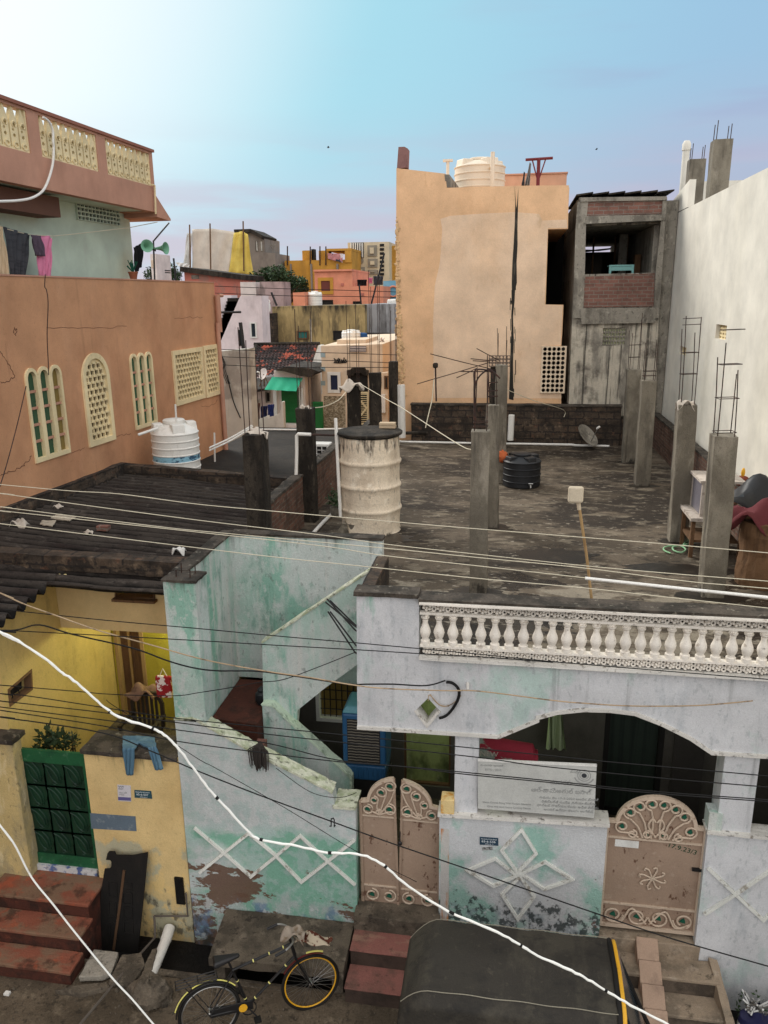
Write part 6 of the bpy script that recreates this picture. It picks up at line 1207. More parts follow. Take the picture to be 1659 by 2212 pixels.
# air conditioner outdoor unit
y_ = 18.; a, b = oY(A6(640, 935), y_), oY(A6(884, 1090), y_)
t = thing('ac_unit', 'white air conditioner outdoor unit with square grille behind the middle blackened column', 'air conditioner', ((a.x+b.x)/2, y_, b.z))
b.z = max(b.z, 4.23); MB().box((a.x, y_, b.z), (b.x, y_+.35, a.z)).build('casing', mt['white'], t, bev=.015)
fr = FY(y_); MB().rect(fr, a.x+.05, b.z+.05, b.x-.05, a.z-.05, .002, .006).build('grille_opening', mt['dark'], t)
m = MB(); [m.rect(fr, a.x+(b.x-a.x)*(i+.6)/6.-.008, b.z+.05, a.x+(b.x-a.x)*(i+.6)/6.+.008, a.z-.05, .007, .014) for i in range(6)]; [m.rect(fr, a.x+.05, b.z+(a.z-b.z)*(j+.5)/5-.007, b.x-.05, b.z+(a.z-b.z)*(j+.5)/5+.007, .0145, .02) for j in range(5)]; m.build('grille', mt['white'], t)
# rags
def rag(label, c, r, m_, seed=0, name='rag', group=None):
    random.seed(seed); m = MB(); c = V(c)
    m.grid(lambda a, b: c+V((r*(2*a-1)*1.2, r*(2*b-1)*.7, r*(.35+.5*math.sin(a*7+seed)*math.cos(b*6)-.9*max(0, abs(2*a-1)-.5)-.8*max(0, abs(2*b-1)-.6)))), 14, 12)
    o = m.build(name, m_, fix=False, smooth=True); s_ = o.modifiers.new('t', 'SOLIDIFY'); s_.thickness = .008; random.seed(seed+99)
    return tag(o, label, 'rag', group)
m_wr = fab('dirty_white_rag', S(200, 188, 174), ((S(130, 116, 100), (9, 9, 9), .55, .68, .7),)); m_or = fab('orange_rag', S(190, 100, 60))
p = oY(A6(280, 868), 11.45); rag('crumpled pale rag on top of the near blackened column', p+V((.05, .1, 0)), .14, m_wr, 1, group='rags on the columns')
p = oY(A6(1055, 490), 20.6); rag('white cloth knotted round the top of a black column behind the cement tank', p+V((0, 0, -.03)), .27, m_wr, 2, group='rags on the columns')
p = oY(A6(695, 655), 14.2); rag('flat pale rag on top of the middle blackened column', p+V((0, 0, -.02)), .1, m_wr, 3, group='rags on the columns')
p = oY(A8(975, 422), 13.75); rag('crumpled pale paper and orange scrap on top of a right column', p, .12, m_wr, 4, group='rags on the columns')
p = oY(A7(978, 855), 17.75); tag(MB().ball(p, .13, 12, 8, jit=.25, sc=(1, .6, 1)).build('orange_bundle', m_or, smooth=True), 'orange cloth bundle tied to the column left of the black tank', 'cloth')
# pierced block, lamp box, rods
p = oY(A7(960, 112), 22.45); colx('dark column carrying a brown pierced block near the peach wall', A7(912, 115), 22.4, 14, [])
fr = FY(22.3); q = fr.uvs([A7(870, 112), A7(1052, 20)]); hs = [arc(q[0][0]+(q[1][0]-q[0][0])*(i+.5)/6, q[0][1]+(q[1][1]-q[0][1])*(j+.5)/3, .035, .04, 0, 330, 9) for i in range(6) for j in range(3)]
tag(MB().slab(fr, [q[0], (q[1][0], q[0][1]), q[1], (q[0][0], q[1][1])], -.15, 0, hs).build('pierced_block', M('brown_pierced_block', S(120, 104, 92), bump=.4)), 'brown pierced ventilation block standing on a dark column by the peach wall', 'block')
t = thing('box_post', 'thin post with a small square dark box before the peach wall', 'post', oY(A7(434, 385), 22.9))
MB().tube([oY(A7(434, 400), 22.9), oY(A7(428, 120), 22.9)], .025, 6).build('post', mt['rebar'], t)
a, b = oY(A7(407, 122), 22.9), oY(A7(448, 80), 22.9); MB().box((a.x, 22.8, a.z), (b.x, 23.0, b.z)).build('box', mt['concd'], t, bev=.04)
t = thing('bent_rebar', 'long rusty rods bent sideways from the columns in front of the peach wall', 'rebar', oY(A7(880, 430), 14.4))
for a, b, y in (((385, 5), (930, 140), 17.9), ((275, 255), (880, 75), 17.9), ((630, 150), (870, 152), 14.4), ((720, 45), (930, 62), 17.9), ((738, 62), (880, 66), 17.9), ((602, 205), (780, 120), 17.9), ((770, -40), (960, 60), 17.9)):
    MB().tube([oY(A7(*a), y), oY(A7((a[0]+b[0])/2, (a[1]+b[1])/2+2), y), oY(A7(*b), y+.15)], .010, 5).build('rod', mt['rebar'], t)
for k, x in enumerate((0, .1)): MB().tube(spline([oY(A7(750+k*12, 560), 11.0), oY(A7(750+k*10, 260), 11.0), oY(A7(760+k*90, 142), 11.0), oY(A7(880+k*20, 150), 11.0), oY(A7(905+k*60, 210), 11.0)], 6), .012, 5).build('rod', mt['rebar'], t)
# ropes
g_ = 'ropes strung between the roof columns'
def rope(label, pts, r=.010, m='wirew', name='rope', group=g_, cat='rope'): return tag(MB().tube(spline(pts, 6), r, 5).build(name, mt[m], smooth=True), label, cat, group)
rope('pale rope from the knotted white cloth down to the front middle column', [oY(A6(1115, 470), 20), oY(A6(1320, 590), 17), oY(A7(150, 455), 14.5), oY(A7(600, 745), 11.6), oY(A7(725, 800), 10.85)], .008)
rope('pale rope from the taller middle column to the right of the far parapet', [oY(A7(990, 290), 17.9), oY(A7(1250, 395), 20), oY(A7(1490, 470), 22.6), oY(A7(1495, 530), 22.7)], .009)
rope('pale rope hanging from the bent rods with orange scraps', [oY(A7(415, 215), 17.9), oY(A7(400, 380), 17.8), oY(A7(372, 500), 17.7), oY(A7(345, 620), 17.6)], .012)
rope('pale rope from the middle blackened column to the knotted white cloth', [oY(A6(690, 658), 14.2), oY(A6(830, 650), 16), oY(A6(950, 600), 18.5), oY(A6(1010, 535), 20.4)], .011)
# satellite dish lying at the far right corner
c = oY(A8(165, 682), 22.3); dish('grey satellite dish tilted on the roof at the far right corner', c, .37, (.62, -.38, .62), mt['greyc'])
pipe('short upright white pipe beside the tilted grey dish', [oZ(A8(40, 690), 4.3), oZ(A8(40, 690), 4.3)+V((.03, 0, .5))], .03)
tag(MB().tube(spline([oZ(A8(120, 640), 4.6), oZ(A8(115, 640), 4.6)+V((0, 0, .35)), oZ(A8(125, 640), 4.6)+V((.05, 0, .5))]), .03, 6).build('iron_hook', M('orange_rust', S(180, 96, 56), bump=.2)), 'bent orange rusty rod behind the tilted grey dish', 'rod')
# lamp on a bamboo pole behind the balustrade
b0_, t0_ = oY((1278, 1296), 8.75), oY(A8(92, 1285), 8.75); h0 = oY(A8(62, 1175), 8.72)
t = thing('pole_lamp', 'pale square lamp head on a thin wooden pole standing behind the balusters', 'lamp', b0_)
MB().tube([b0_, (b0_+t0_)/2+V((.01, 0, 0)), t0_], .016, 8).build('pole', mt['woodl'], t)
MB().tube([t0_-V((0, 0, .02)), t0_+V((-.02, 0, .10))], .022, 8).build('socket', M('dusty_plastic', S(196, 180, 156), bump=.1), t)
MB().box((h0.x-.085, 8.70, h0.z-.095), (h0.x+.085, 8.75, h0.z+.095)).build('lamp_head', M('dusty_lamp_head', S(206, 192, 168), bump=.15), t, bev=.025)
# junk at the right of the roof
t = thing('old_cabinet', 'weathered pale wooden cabinet frame standing on a rough table behind the right front column', 'cabinet', (3.5, 13, 4.2))
y_ = 12.9; a, b = oY(A8(1118, 1075), y_), oY(A8(1468, 1052), y_); z1 = (a.z+b.z)/2; z0 = oY(A8(1440, 1368), y_).z; dpt = .75
mw = M('flaking_pale_wood', S(190, 178, 166), ((S(120, 104, 92), (9, 9, 9), .52, .66, .7),), bump=.4)
for x in (a.x, b.x-.05):
    for y in (y_, y_+dpt-.05): MB().box((x, y, z0), (x+.05, y+.05, z1-.04)).build('corner_post', mw, t)
MB().box((a.x-.04, y_-.03, z1-.038), (b.x+.02, y_+dpt+.02, z1)).build('cabinet_top', mw, t)
MB().box((a.x+.052, y_+dpt-.04, z0), (b.x-.052, y_+dpt-.02, z1-.05)).box((a.x+.01, y_+.06, z0+.02), (a.x+.02, y_+dpt-.06, z1-.06)).build('cabinet_panel', M('dull_glass_panel', S(120, 116, 124), rough=.3), t)
MB().box((a.x-.15, y_-.1, z0-.06), (b.x+.1, y_+dpt+.05, z0-.004)).build('table_top', mw, t)
for x in (a.x-.12, b.x): 
    for y in (y_-.05, y_+dpt-.1): MB().box((x, y, 4.19), (x+.06, y+.06, z0-.065)).build('leg', mt['wood'], t)
MB().box((a.x-.1, y_, 4.45), (b.x, y_+dpt, 4.49)).build('lower_shelf', mt['wood'], t)
tag(MB().ball((b.x-.2, y_+.3, z0+.2), .2, 10, 8, jit=.2).build('cloth_bundle', fab('mixed_bundle', S(176, 130, 110), ((S(90, 110, 84), (7, 7, 7), .5, .54, 1.), (S(220, 210, 196), (8, 8, 8), .56, .6, 1.))), smooth=True), 'mixed red and white cloth bundle inside the weathered cabinet', 'bundle')
q = oY(A8(1600, 1860), 11.4)
t = thing('wooden_drum', 'dark weathered wooden drum at the right edge of the roof under a maroon cloth', 'drum', (q.x+.05, 11.7, 4.2))
zt = oY(A8(1560, 1440), 11.4).z; c = V((q.x+.1, 11.75, 4.2)); hh = zt-4.2
MB().lathe(c, ((.34, 0), (.36, hh*.2), (.33, hh*.5), (.35, hh*.8), (.34, hh)), 18).build('drum_body', mt['wood'], t, rough=(2, .2, .06))
rag('maroon cloth draped over the dark wooden drum at the right edge', c+V((-.1, -.05, hh+.02)), .4, fab('maroon_cloth', S(98, 46, 50)), 7, name='draped_cloth')
rag('black plastic sheet heaped behind the maroon cloth at the right edge', c+V((.1, .6, hh+.15)), .5, mt['blackp'], 8, name='plastic_sheet')
tag(MB().tube(spline([oZ(A8(u, v), 4.23) for u, v in ((850, 1662), (800, 1640), (795, 1615), (850, 1600), (930, 1600), (975, 1630), (940, 1655), (880, 1640), (870, 1610), (940, 1598), (1020, 1600), (1040, 1560), (960, 1595), (975, 1565), (1010, 1550))], 5), .014, 6).build('hose', M('green_hose', S(140, 180, 140), bump=0), smooth=True), 'pale green hose coiled on the roof between the two right columns', 'hose')
p = V((4.05, 14.2, 5.14)); t = thing('red_pot', 'small red clay pot with a yellow tuft on the right brick parapet', 'pot', p); MB().lathe(p, ((.1, 0), (.12, .06), (.1, .13), (.07, .15)), 12).build('bowl', M('red_clay', S(120, 60, 46), bump=.2), t); MB().ball(p+V((0, 0, .22)), .06, 8, 6, sc=(.6, .6, 1.4)).build('tuft', mt['yelp'], t)
MB_ = oZ(A6(1075, 1638), 4.2); t = thing('bucket', 'grey plastic bucket standing at the foot of the cement tank', 'bucket', MB_)
MB().lathe(MB_+V((0, .1, 0)), ((.1, 0), (.135, .19), (.145, .2), (.13, .2), (.095, .02)), 20).build('bucket_body', M('grey_plastic', S(150, 140, 128), rough=.5, bump=.05), t, smooth=True)
p = oZ(A6(985, 1640), 4.2); tag(MB().hexa([p+V(v) for v in ((-.13, 0, 0), (.1, 0, 0), (.08, .2, 0), (-.1, .2, 0))], [p+V(v) for v in ((0, 0, .22), (.07, .02, .2), (.06, .15, .2), (0, .15, .25))]).build('concrete_lump', mt['conc'], rough=(3, .1, .05)), 'broken concrete lump left of the grey bucket', 'lump')
p = oZ(A6(930, 1500), 4.2); t = thing('potted_plant', 'small green plant in an old tin beside the bluish pole', 'plant', p); MB().lathe(p, ((.09, 0), (.11, .2), (.1, .2), (.08, .05)), 14).build('tin', mt['greyc'], t)
m = MB(); 
for i in range(120): q = p+V((random.gauss(0, .08), random.gauss(0, .08), .25+abs(random.gauss(0, .16)))); d = V((random.uniform(-1, 1), random.uniform(-1, 1), random.uniform(-.3, 1))).normalized()*.04; e = d.orthogonal().normalized()*.02; m.add([q-d, q+e, q+d, q-e], [(0, 1, 2, 3)])
m.build('leaves', leafm[0], t, fix=False)
# litter on the corrugated roof
def onroof(q):
    p = oZ(q, 4.6)
    for _ in range(4): p = oZ(q, zr(p.x)+.03)
    return p
g_ = 'litter on the corrugated roofs'
for lb, q, r, m_, sd in (('white torn paper on the right part of the corrugated roof', B1(1488, 505), .09, mt['white'], 11), ('white rag at the left end of the corrugated roof', B1(160, 282), .13, m_wr, 12), ('small white scrap near the top left of the corrugated roof', B1(485, 138), .07, m_wr, 13), ('pale plastic scrap in the upper middle of the corrugated roof', B1(735, 352), .06, m_wr, 14), ('crumpled white paper at the far end of the corrugated roof', A5(1095, 1517), .12, mt['offw'], 15)):
    rag(lb, onroof(q)+V((0, 0, .03)), r, m_, sd, name='scrap', group=g_)
p = onroof(B1(862, 322)); tag(MB().box((p.x-.1, p.y-.05, p.z), (p.x+.1, p.y+.06, p.z+.08)).build('brick', mt['brickx'], rough=(2, .1, .03)), 'single red brick lying on the corrugated roof', 'brick')
p = oZ(B1(505, 720), 4.6); tag(MB().lathe(p+V((0, 0, .02)), ((.06, 0), (.085, .02), (.08, .02), (.055, .006)), 18).build('plastic_disc', M('pale_yellow_plastic', S(222, 206, 150), bump=0, rough=.5)), 'pale yellow plastic disc lying on the porch roof sheet', 'disc')
m_pale = M('bleached_sheet_patch', S(176, 164, 146), ((S(120, 110, 98), (8, 8, 8), .5, .66, .7),), bump=.4)
for lb, uvs_ in (('bleached broken sheet piece on the left of the corrugated roof', ((350, 262), (470, 255), (440, 310), (330, 290))), ('bleached broken sheet piece beside the parapet of the corrugated roof', ((470, 205), (640, 228), (580, 262), (420, 240)))):
    P = [onroof(B1(*q))+V((0, 0, .03)) for q in uvs_]; tag(MB().prism(P, (0, 0, .015)).build('sheet_piece', m_pale, rough=(3, .12, .05)), lb, 'sheet piece', 'broken sheet pieces on the corrugated roof')
# rebar rods sticking out of the house corner by the stair
t = thing('corner_rebar', 'five thin rusty rods sticking out left from the corner of the arched porch fascia', 'rebar', oY((766, 1400), 8.45))
for a, b in (((1345, 690), (1552, 1003)), ((1362, 690), (1560, 950)), ((1338, 592), (1552, 830)), ((1328, 618), (1552, 800)), ((1362, 605), (1552, 790))): MB().tube([oY(B2(*a), 8.75), oY(B2(*b), 8.46), oY(B2(b[0]+20, b[1]+12), 8.44)], .011, 5).build('rod', mt['blackm'], t)
# ================================================================ street furniture and things in front of the houses
def steps(name, label, items, m_, cat='steps', face=None):
    t = thing(name, label, cat, items[0][0]); 
    for (a, b) in items:
        o = MB().box(a, b).build('step', mt[m_], t, bev=.012, rough=(3, .2, .015))
    return t
t = thing('red_steps', 'three broad red oxide steps leading up to the green gate', 'steps', (-6, 7.8, -.3))
for a, b in (((-6.85, 7.92, -.3), (-5.36, 8.44, .62)), ((-6.95, 7.57, -.3), (-5.32, 7.93, .41)), ((-7.1, 7.24, -.3), (-5.28, 7.58, .2))):
    MB().box((a[0]+.01, a[1]+.012, a[2]), (b[0]-.012, b[1], b[2]-.05)).build('riser', mt['redr'], t, rough=(3, .2, .02)); MB().box((a[0], a[1], b[2]-.049), b).build('tread', mt['red'], t, bev=.012, rough=(3, .2, .02))
t = thing('pink_steps', 'faded red and grey steps below the rusty double gate', 'steps', (-1.25, 8.1, -.3))
MB().box((-1.81, 8.22, -.3), (-.70, 8.62, .66)).build('landing_step', mt['slab'], t, bev=.012, rough=(3, .2, .015))
for a, b, z in ((7.88, 8.23, .44), (7.52, 7.89, .22)):
    MB().box((-1.79, a+.006, -.3), (-.70, b, z-.02)).build('riser', mt['darkst'], t, rough=(3, .2, .015)); MB().box((-1.80, a, z-.02), (-.69, b, z)).build('tread', mt['pinkst'], t, bev=.006, rough=(3, .2, .012))
t = thing('stone_steps', 'beige stone steps with a narrow brick ramp down the middle below the arched gate', 'steps', (2, 8.1, -.3))
MB().box((1.3, 8.38, -.3), (2.52, 8.62, .62)).build('landing_step', mt['stone'], t, bev=.012, rough=(3, .2, .02))
for a, b, z in ((8.06, 8.39, .42), (7.74, 8.07, .20)): MB().box((1.29, a+.012, -.3), (2.69, b, z-.05)).build('riser', mt['stoner'], t, rough=(3, .2, .02)); MB().box((1.28, a, z-.049), (2.70, b, z)).build('tread', mt['stone'], t, bev=.012, rough=(3, .2, .015))
ra = M('pinkish_brick_ramp', S(172, 146, 126), ((S(130, 110, 96), (4, 4, 4), .5, .66, .6),), bump=.4)
for k in range(5):
    y0 = 8.40-.21*k; z0 = .64-.145*k; x0 = oZ(B8(645+k*12, 1340+k*130), z0).x
    MB().hexa([(x0, y0-.205, -.3), (x0+.26, y0-.205, -.3), (x0+.26, y0, -.3), (x0, y0, -.3)], [(x0, y0-.205, z0-.12), (x0+.26, y0-.205, z0-.12), (x0+.26, y0, z0+.02), (x0, y0, z0+.02)]).build('ramp_brick', ra, t, bev=.008)
MB().hexa([(2.68, 7.66, -.3), (2.78, 7.66, -.3), (2.72, 8.36, -.3), (2.62, 8.36, -.3)], [(2.68, 7.66, .26), (2.78, 7.66, .24), (2.72, 8.36, .48), (2.62, 8.36, .5)]).build('cheek_wall', mt['stone'], t, rough=(3, .15, .03))
# cement slab over the drain
t = thing('drain_slab', 'thick dirty cement slab bridging the drain behind the bicycle', 'slab', (-2.7, 7.85, 0))
MB().hexa([(-3.56, 7.57, .24), (-1.83, 7.62, .24), (-1.84, 8.385, .26), (-3.62, 8.385, .26)], [(-3.56, 7.57, .36), (-1.83, 7.62, .36), (-1.84, 8.385, .38), (-3.62, 8.385, .38)]).build('slab_top', mt['slab'], t, rough=(4, .25, .03))
for x in (-3.52, -1.98): MB().box((x, 7.64, -.3), (x+.14, 8.38, .25)).build('slab_support', mt['slab'], t, rough=(3, .2, .03))
# moulded black mat leaning on the yellow wall
F82 = FR((0, 8.22, 0), (1, 0, 0)); t = thing('rubber_mat', 'black moulded rubber panel leaning against the ochre wall beside the red steps', 'panel', (-4.95, 8.2, .1))
mo = F82.uvs([B5(*q) for q in ((722, 1062), (730, 1050), (772, 1050), (782, 1072), (900, 1076), (1003, 1058), (998, 1300), (984, 1680), (900, 1705), (690, 1680), (700, 1300), (712, 1158), (745, 1156), (757, 1142), (755, 1112), (745, 1102), (716, 1100))])
tilt = lambda u, v, d: F82.p(u, v, d+.18*(1-(v-.05)/1.2)-.14)
m = MB().slab(F82, mo, 0, .02); m.v = [p+V((0, -(.18*(1-(p.z-.05)/1.2)-.14), 0)) for p in m.v]; m.build('mat_sheet', mt['rubber'], t)
m = MB(); q = F82.uvs([B5(705, 1120), B5(985, 1660)]); w = q[1][0]-q[0][0]; h = q[0][1]-q[1][1]
for i, (a, b, c, d) in enumerate(((.12, .62, .38, .78), (.12, .38, .34, .55), (.58, .72, .86, .80), (.58, .55, .86, .68), (.58, .38, .86, .51), (.58, .2, .86, .34), (.12, .1, .36, .3))): m.ribbon(F82, [(q[0][0]+w*a, q[1][1]+h*b), (q[0][0]+w*c, q[1][1]+h*b), (q[0][0]+w*c, q[1][1]+h*d), (q[0][0]+w*a, q[1][1]+h*d)], .014, .021, .032, closed=True)
m.v = [p+V((0, -(.18*(1-(p.z-.05)/1.2)-.14), 0)) for p in m.v]; m.build('raised_ribs', mt['rubber'], t)
m = MB().ribbon(F82, F82.uvs([B5(850, 1165), B5(838, 1400), B5(820, 1650)]), .035, .021, .034); m.v = [p+V((0, -(.18*(1-(p.z-.05)/1.2)-.14), 0)) for p in m.v]; m.build('brown_strip', M('brown_strip', S(84, 62, 44), bump=.2), t)
# pipes, slabs and rubble by the drain
tag(MB().tube([oY(B5(1182, 1545), 8.36), oY(B5(1155, 1630), 8.15)], .075, 14).tube([oY(B5(1158, 1625), 8.16), oY(B5(1040, 1905), 7.45)], .068, 14).build('waste_pipe', mt['pvcw'], smooth=True), 'fat white waste pipe slanting from the ochre wall over the drain', 'pipe')
tag(MB().tube([oY(B5(1075, 1460), 8.3), oY(B5(1080, 1540), 8.25), oY(B5(1080, 1610), 8.2), oY(B5(830, 1890), 7.35), oY(B5(545, 2230), 6.4)], .016, 7).tube([oY(B5(1075, 1460), 8.36), oY(B5(1310, 1460), 8.37), oY(B5(1295, 1300), 8.37)], .014, 7).build('iron_pipe', M('grey_iron', S(98, 90, 82), bump=.2)), 'thin grey iron pipe running from the ochre wall down onto the street', 'pipe')
def stone(label, qs, z, th, m_='slab', name='stone_slab', group='loose stones by the drain', rg=.03): 
    P = [oZ(q, z) for q in qs]; return tag(MB().prism([p-V((0, 0, th)) for p in P], (0, 0, th)).build(name, mt[m_], rough=(3, .15, rg), bev=.01), label, 'stone', group)
stone('dark grey flat stone slab beside the red steps', [B5(548, 1885), B5(655, 1690), B5(825, 1712), B5(775, 1855), B5(700, 1880)], .1, .08, 'greyc')
stone('broken pale stone slab under the thin iron pipe', [B5(755, 1915), B5(850, 1730), B5(985, 1712), B5(1010, 1800), B5(925, 1925)], .1, .08)
stone('rough pale stone edge between drain and street', [B5(380, 1975), B5(500, 1945), B5(745, 1915), B5(760, 1950), B5(560, 2000)], .06, .08)
stone('broken stone sliver right of the thin iron pipe', [B5(1010, 1795), B5(1060, 1690), B5(1095, 1680), B5(1060, 1830), B5(1000, 1860)], .1, .08)
p = oZ(B5(1010, 2090), .0)
tag(MB().ball(p+V((.02, .12, .1)), .26, 14, 9, jit=.16, sc=(1.15, .8, .75)).build('rubble_lump', mt['slab'], rough=(2, .1, .05)), 'big rubble lump on the street under the end of the fat white pipe', 'lump')
random.seed(5); m = MB()
for _ in range(700): q = (random.uniform(-6.5, 3.5), random.uniform(6.0, 7.55)); m.ball((q[0], q[1], .006), random.uniform(.004, .013)*(2.2 if random.random() < .06 else 1), 5, 4, jit=.35)
o = m.build('pebbles', mt['slab']); o['kind'] = 'stuff'; o['label'] = 'loose pebbles and grit scattered along the street'
tag(MB().box((-6.05, 6.98, .0), (-5.98, 7.03, .03)).build('white_scrap', mt['white']), 'tiny white scrap on the street below the red steps', 'scrap')
# ---- jeans on the ochre wall
F83 = FY(8.34); dn = fab('blue_denim', S(84, 116, 136), ((S(120, 150, 164), (5, 5, 2), .5, .66, .7), (S(50, 74, 92), (8, 8, 3), .58, .7, .6)))
t = thing('jeans', 'faded blue jeans hanging over the top of the ochre street wall', 'jeans', oY(B5(970, 240), 8.36))
def sheet(fr, P, name, m_, par, d=.0, amp=.012, n=14, fold=2.5):
    uvq = fr.uvs([B5(*q) for q in P])
    o = MB().grid(lambda a, b: fr.p(uvq[0][0]+(uvq[1][0]-uvq[0][0])*a+((uvq[3][0]-uvq[0][0])*(1-a)+(uvq[2][0]-uvq[1][0])*a)*b, uvq[0][1]+(uvq[1][1]-uvq[0][1])*a+((uvq[3][1]-uvq[0][1])*(1-a)+(uvq[2][1]-uvq[1][1])*a)*b, d+amp*math.sin(a*fold*6.28+b*3)), n, n).build(name, m_, par, fix=False, smooth=True)
    s_ = o.modifiers.new('t', 'SOLIDIFY'); s_.thickness = .012
sheet(F83, ((862, 285), (940, 280), (935, 470), (885, 468)), 'trouser_leg', dn, t, .02); sheet(F83, ((1040, 275), (1090, 268), (1145, 430), (1085, 435)), 'trouser_leg', dn, t, .02)
P = [oZ(B5(*q), 2.69) for q in ((858, 300), (855, 212), (1075, 216), (1090, 285), (1035, 290), (970, 262), (940, 300))]; MB().prism(P, (0, 0, .02)).build('waist', dn, t, rough=(3, .08, .03))
# ---- plants behind the green gate
t = thing('leafy_plant', 'dark leafy shrub rising behind the green gate', 'plant', (-5.95, 8.85, .75)); m = MB(); tr = MB()
for u, v, r in ((330, 190, .12), (320, 240, .12), (400, 220, .12), (440, 250, .12), (360, 280, .12), (500, 215, .09), (500, 270, .10), (520, 240, .08), (270, 300, .06)):
    c = oY(B5(u, v), 8.8); tr.tube([V((-5.9, 8.85, .8)), (c+V((-5.9, 8.85, 1.8)))/2, c], [.02, .012, .005], 5)
    for _ in range(34 if u < 480 else 60):
        sz = .055 if u < 480 else .022; d = V((random.gauss(0, 1), random.gauss(0, 1), random.gauss(0, 1))).normalized(); p = c+d*r*random.uniform(.3, 1); x = (d+V((0, 0, .3))).normalized()*sz; y = x.orthogonal().normalized()*sz*.5
        y = Matrix.Rotation(random.uniform(0, 6.28), 3, x) @ y; m.add([p-x*.2, p+x*.6+y, p+x*1.7, p+x*.6-y], [(0, 1, 2, 3)])
m.build('leaves', M('dark_leaf', S(52, 66, 42), ((S(36, 48, 32), (6, 6, 6), .5, .6, .7),), bump=0, rough=.5), t, fix=False); tr.build('stem', mt['wood'], t)
# ---- verandah chair, towel, bag
y_ = 10.25; a = oY(B1(1165, 1700), y_); x0 = a.x; z0 = 1.36
t = thing('plastic_chair', 'dark plastic armchair standing on the yellow verandah', 'chair', (x0, y_, z0)); ch = M('dark_brown_plastic', S(52, 46, 42), rough=.4, bump=0, spec=.4)
MB().box((x0-.24, y_-.24, z0+.40), (x0+.24, y_+.22, z0+.44)).build('seat', ch, t, bev=.015)
m = MB().ribbon(FY(y_+.2), [(x0-.24, z0+.45), (x0-.25, z0+.85), (x0-.18, z0+1.02), (x0+.18, z0+1.02), (x0+.25, z0+.85), (x0+.24, z0+.45)], .06, -.02, .02)
for k in range(5): m.rect(FY(y_+.2), x0-.17+k*.075, z0+.46, x0-.13+k*.075, z0+.99, -.012, .012)
m.build('backrest', ch, t)
for s in (-1, 1):
    MB().box((x0+s*.27-.03, y_-.25, z0+.64), (x0+s*.27+.03, y_+.2, z0+.67)).box((x0+s*.27-.02, y_-.24, z0+.44), (x0+s*.27+.02, y_-.19, z0+.639)).build('armrest', ch, t)
    for yy in (-.21, .17): MB().box((x0+s*.21-.022, y_+yy-.02, z0), (x0+s*.21+.022, y_+yy+.02, z0+.399)).build('leg', ch, t)
rag('brown towel thrown over the back of the dark plastic chair', (x0-.05, y_+.18, z0+1.04), .2, fab('brown_towel', S(128, 100, 84), ((S(84, 64, 54), (12, 12, 12), .5, .6, .6),)), 21, name='towel')
p = oY(B1(1365, 1610), 10.1); t = thing('red_bag', 'red and white carry bag hanging inside the yellow verandah', 'bag', p+V((0, 0, -.22)))
m = MB().box((p.x-.13, 10.06, p.z-.2), (p.x+.12, 10.14, p.z+.16)); m.build('bag_body', M('red_white_bag', S(150, 36, 42), ((S(226, 216, 214), (5, 5, 5), .52, .54, 1.),), bump=.1), t, bev=.03); MB().tube([(p.x-.06, 10.1, p.z+.15), (p.x, 10.1, p.z+.28), (p.x+.06, 10.1, p.z+.15)], .008, 5).build('bag_handle', mt['white'], t)
tag(MB().box((-5.2, 9.0, .74), (-4.2, 9.45, 1.9)).build('dark_chest', mt['dark'], bev=.02), 'dark chest in the yellow courtyard behind the ochre wall', 'chest')
tag(MB().tube([(-4.7, 9.2, 1.9), (-4.7, 9.2, 2.15), (-4.68, 9.2, 2.4)], [.12, .13, .02], 10).build('black_sack', m_dark, smooth=True), 'dark sack standing on the chest behind the ochre wall', 'sack')
# ---- air cooler in the porch
y_ = 9.42; a, b = oY(B3(28, 1120), y_), oY(B3(372, 1650), y_)
t = thing('air_cooler', 'tall blue air cooler with a black slatted front standing in the porch', 'air cooler', ((a.x+b.x)/2, y_+.25, b.z)); cb = M('cooler_blue', S(34, 76, 112), rough=.45, bump=.03, spec=.4); cl = M('cooler_lid', S(80, 128, 138), rough=.45, bump=.03)
gz = oY(B3(200, 1525), y_).z
MB().hexa([(a.x+.03, y_, b.z), (b.x-.02, y_, b.z), (b.x-.02, y_+.5, b.z), (a.x+.03, y_+.5, b.z)], [(a.x, y_, gz), (b.x, y_, gz), (b.x, y_+.52, gz), (a.x, y_+.52, gz)]).build('water_tub', cb, t, bev=.02)
MB().box((a.x, y_, gz+.003), (b.x, y_+.52, a.z)).build('cabinet', cb, t, bev=.03)
MB().hexa([(a.x, y_, a.z+.002), (b.x, y_, a.z+.002), (b.x, y_+.52, a.z+.002), (a.x, y_+.52, a.z+.002)], [(a.x+.05, y_+.05, a.z+.09), (b.x-.05, y_+.05, a.z+.09), (b.x-.05, y_+.47, a.z+.09), (a.x+.05, y_+.47, a.z+.09)]).build('lid', cl, t, bev=.02)
fr = FY(y_); gx0, gx1 = fr.uv(B3(72, 1300))[0], fr.uv(B3(325, 1300))[0]; g0, g1 = gz+.03, fr.uv(B3(60, 1160))[1]
MB().rect(fr, gx0, g0, gx1, g1, .001, .006).build('grille_recess', mt['dark'], t); m = MB(); n = 16
for k in range(n): m.ribbon(fr, [(gx0+.01+(gx1-gx0-.02)*i/8, g0+(g1-g0)*(k+.5)/n+.006*(i % 2)) for i in range(9)], .012, .012, .022)
m.build('louvres', M('grey_louvre', S(104, 98, 88), bump=0), t)
m = MB(); [m.rect(fr, a.x+.06+k*.07, b.z+.03, a.x+.075+k*.07, gz-.03, .0, .012) for k in range(8)]; m.build('tub_ribs', cb, t)
tag(MB().box((a.x, y_+.02, .74), (b.x, y_+.5, b.z-.002)).build('cooler_stand', mt['blackm']), 'dark stand under the blue air cooler', 'stand')
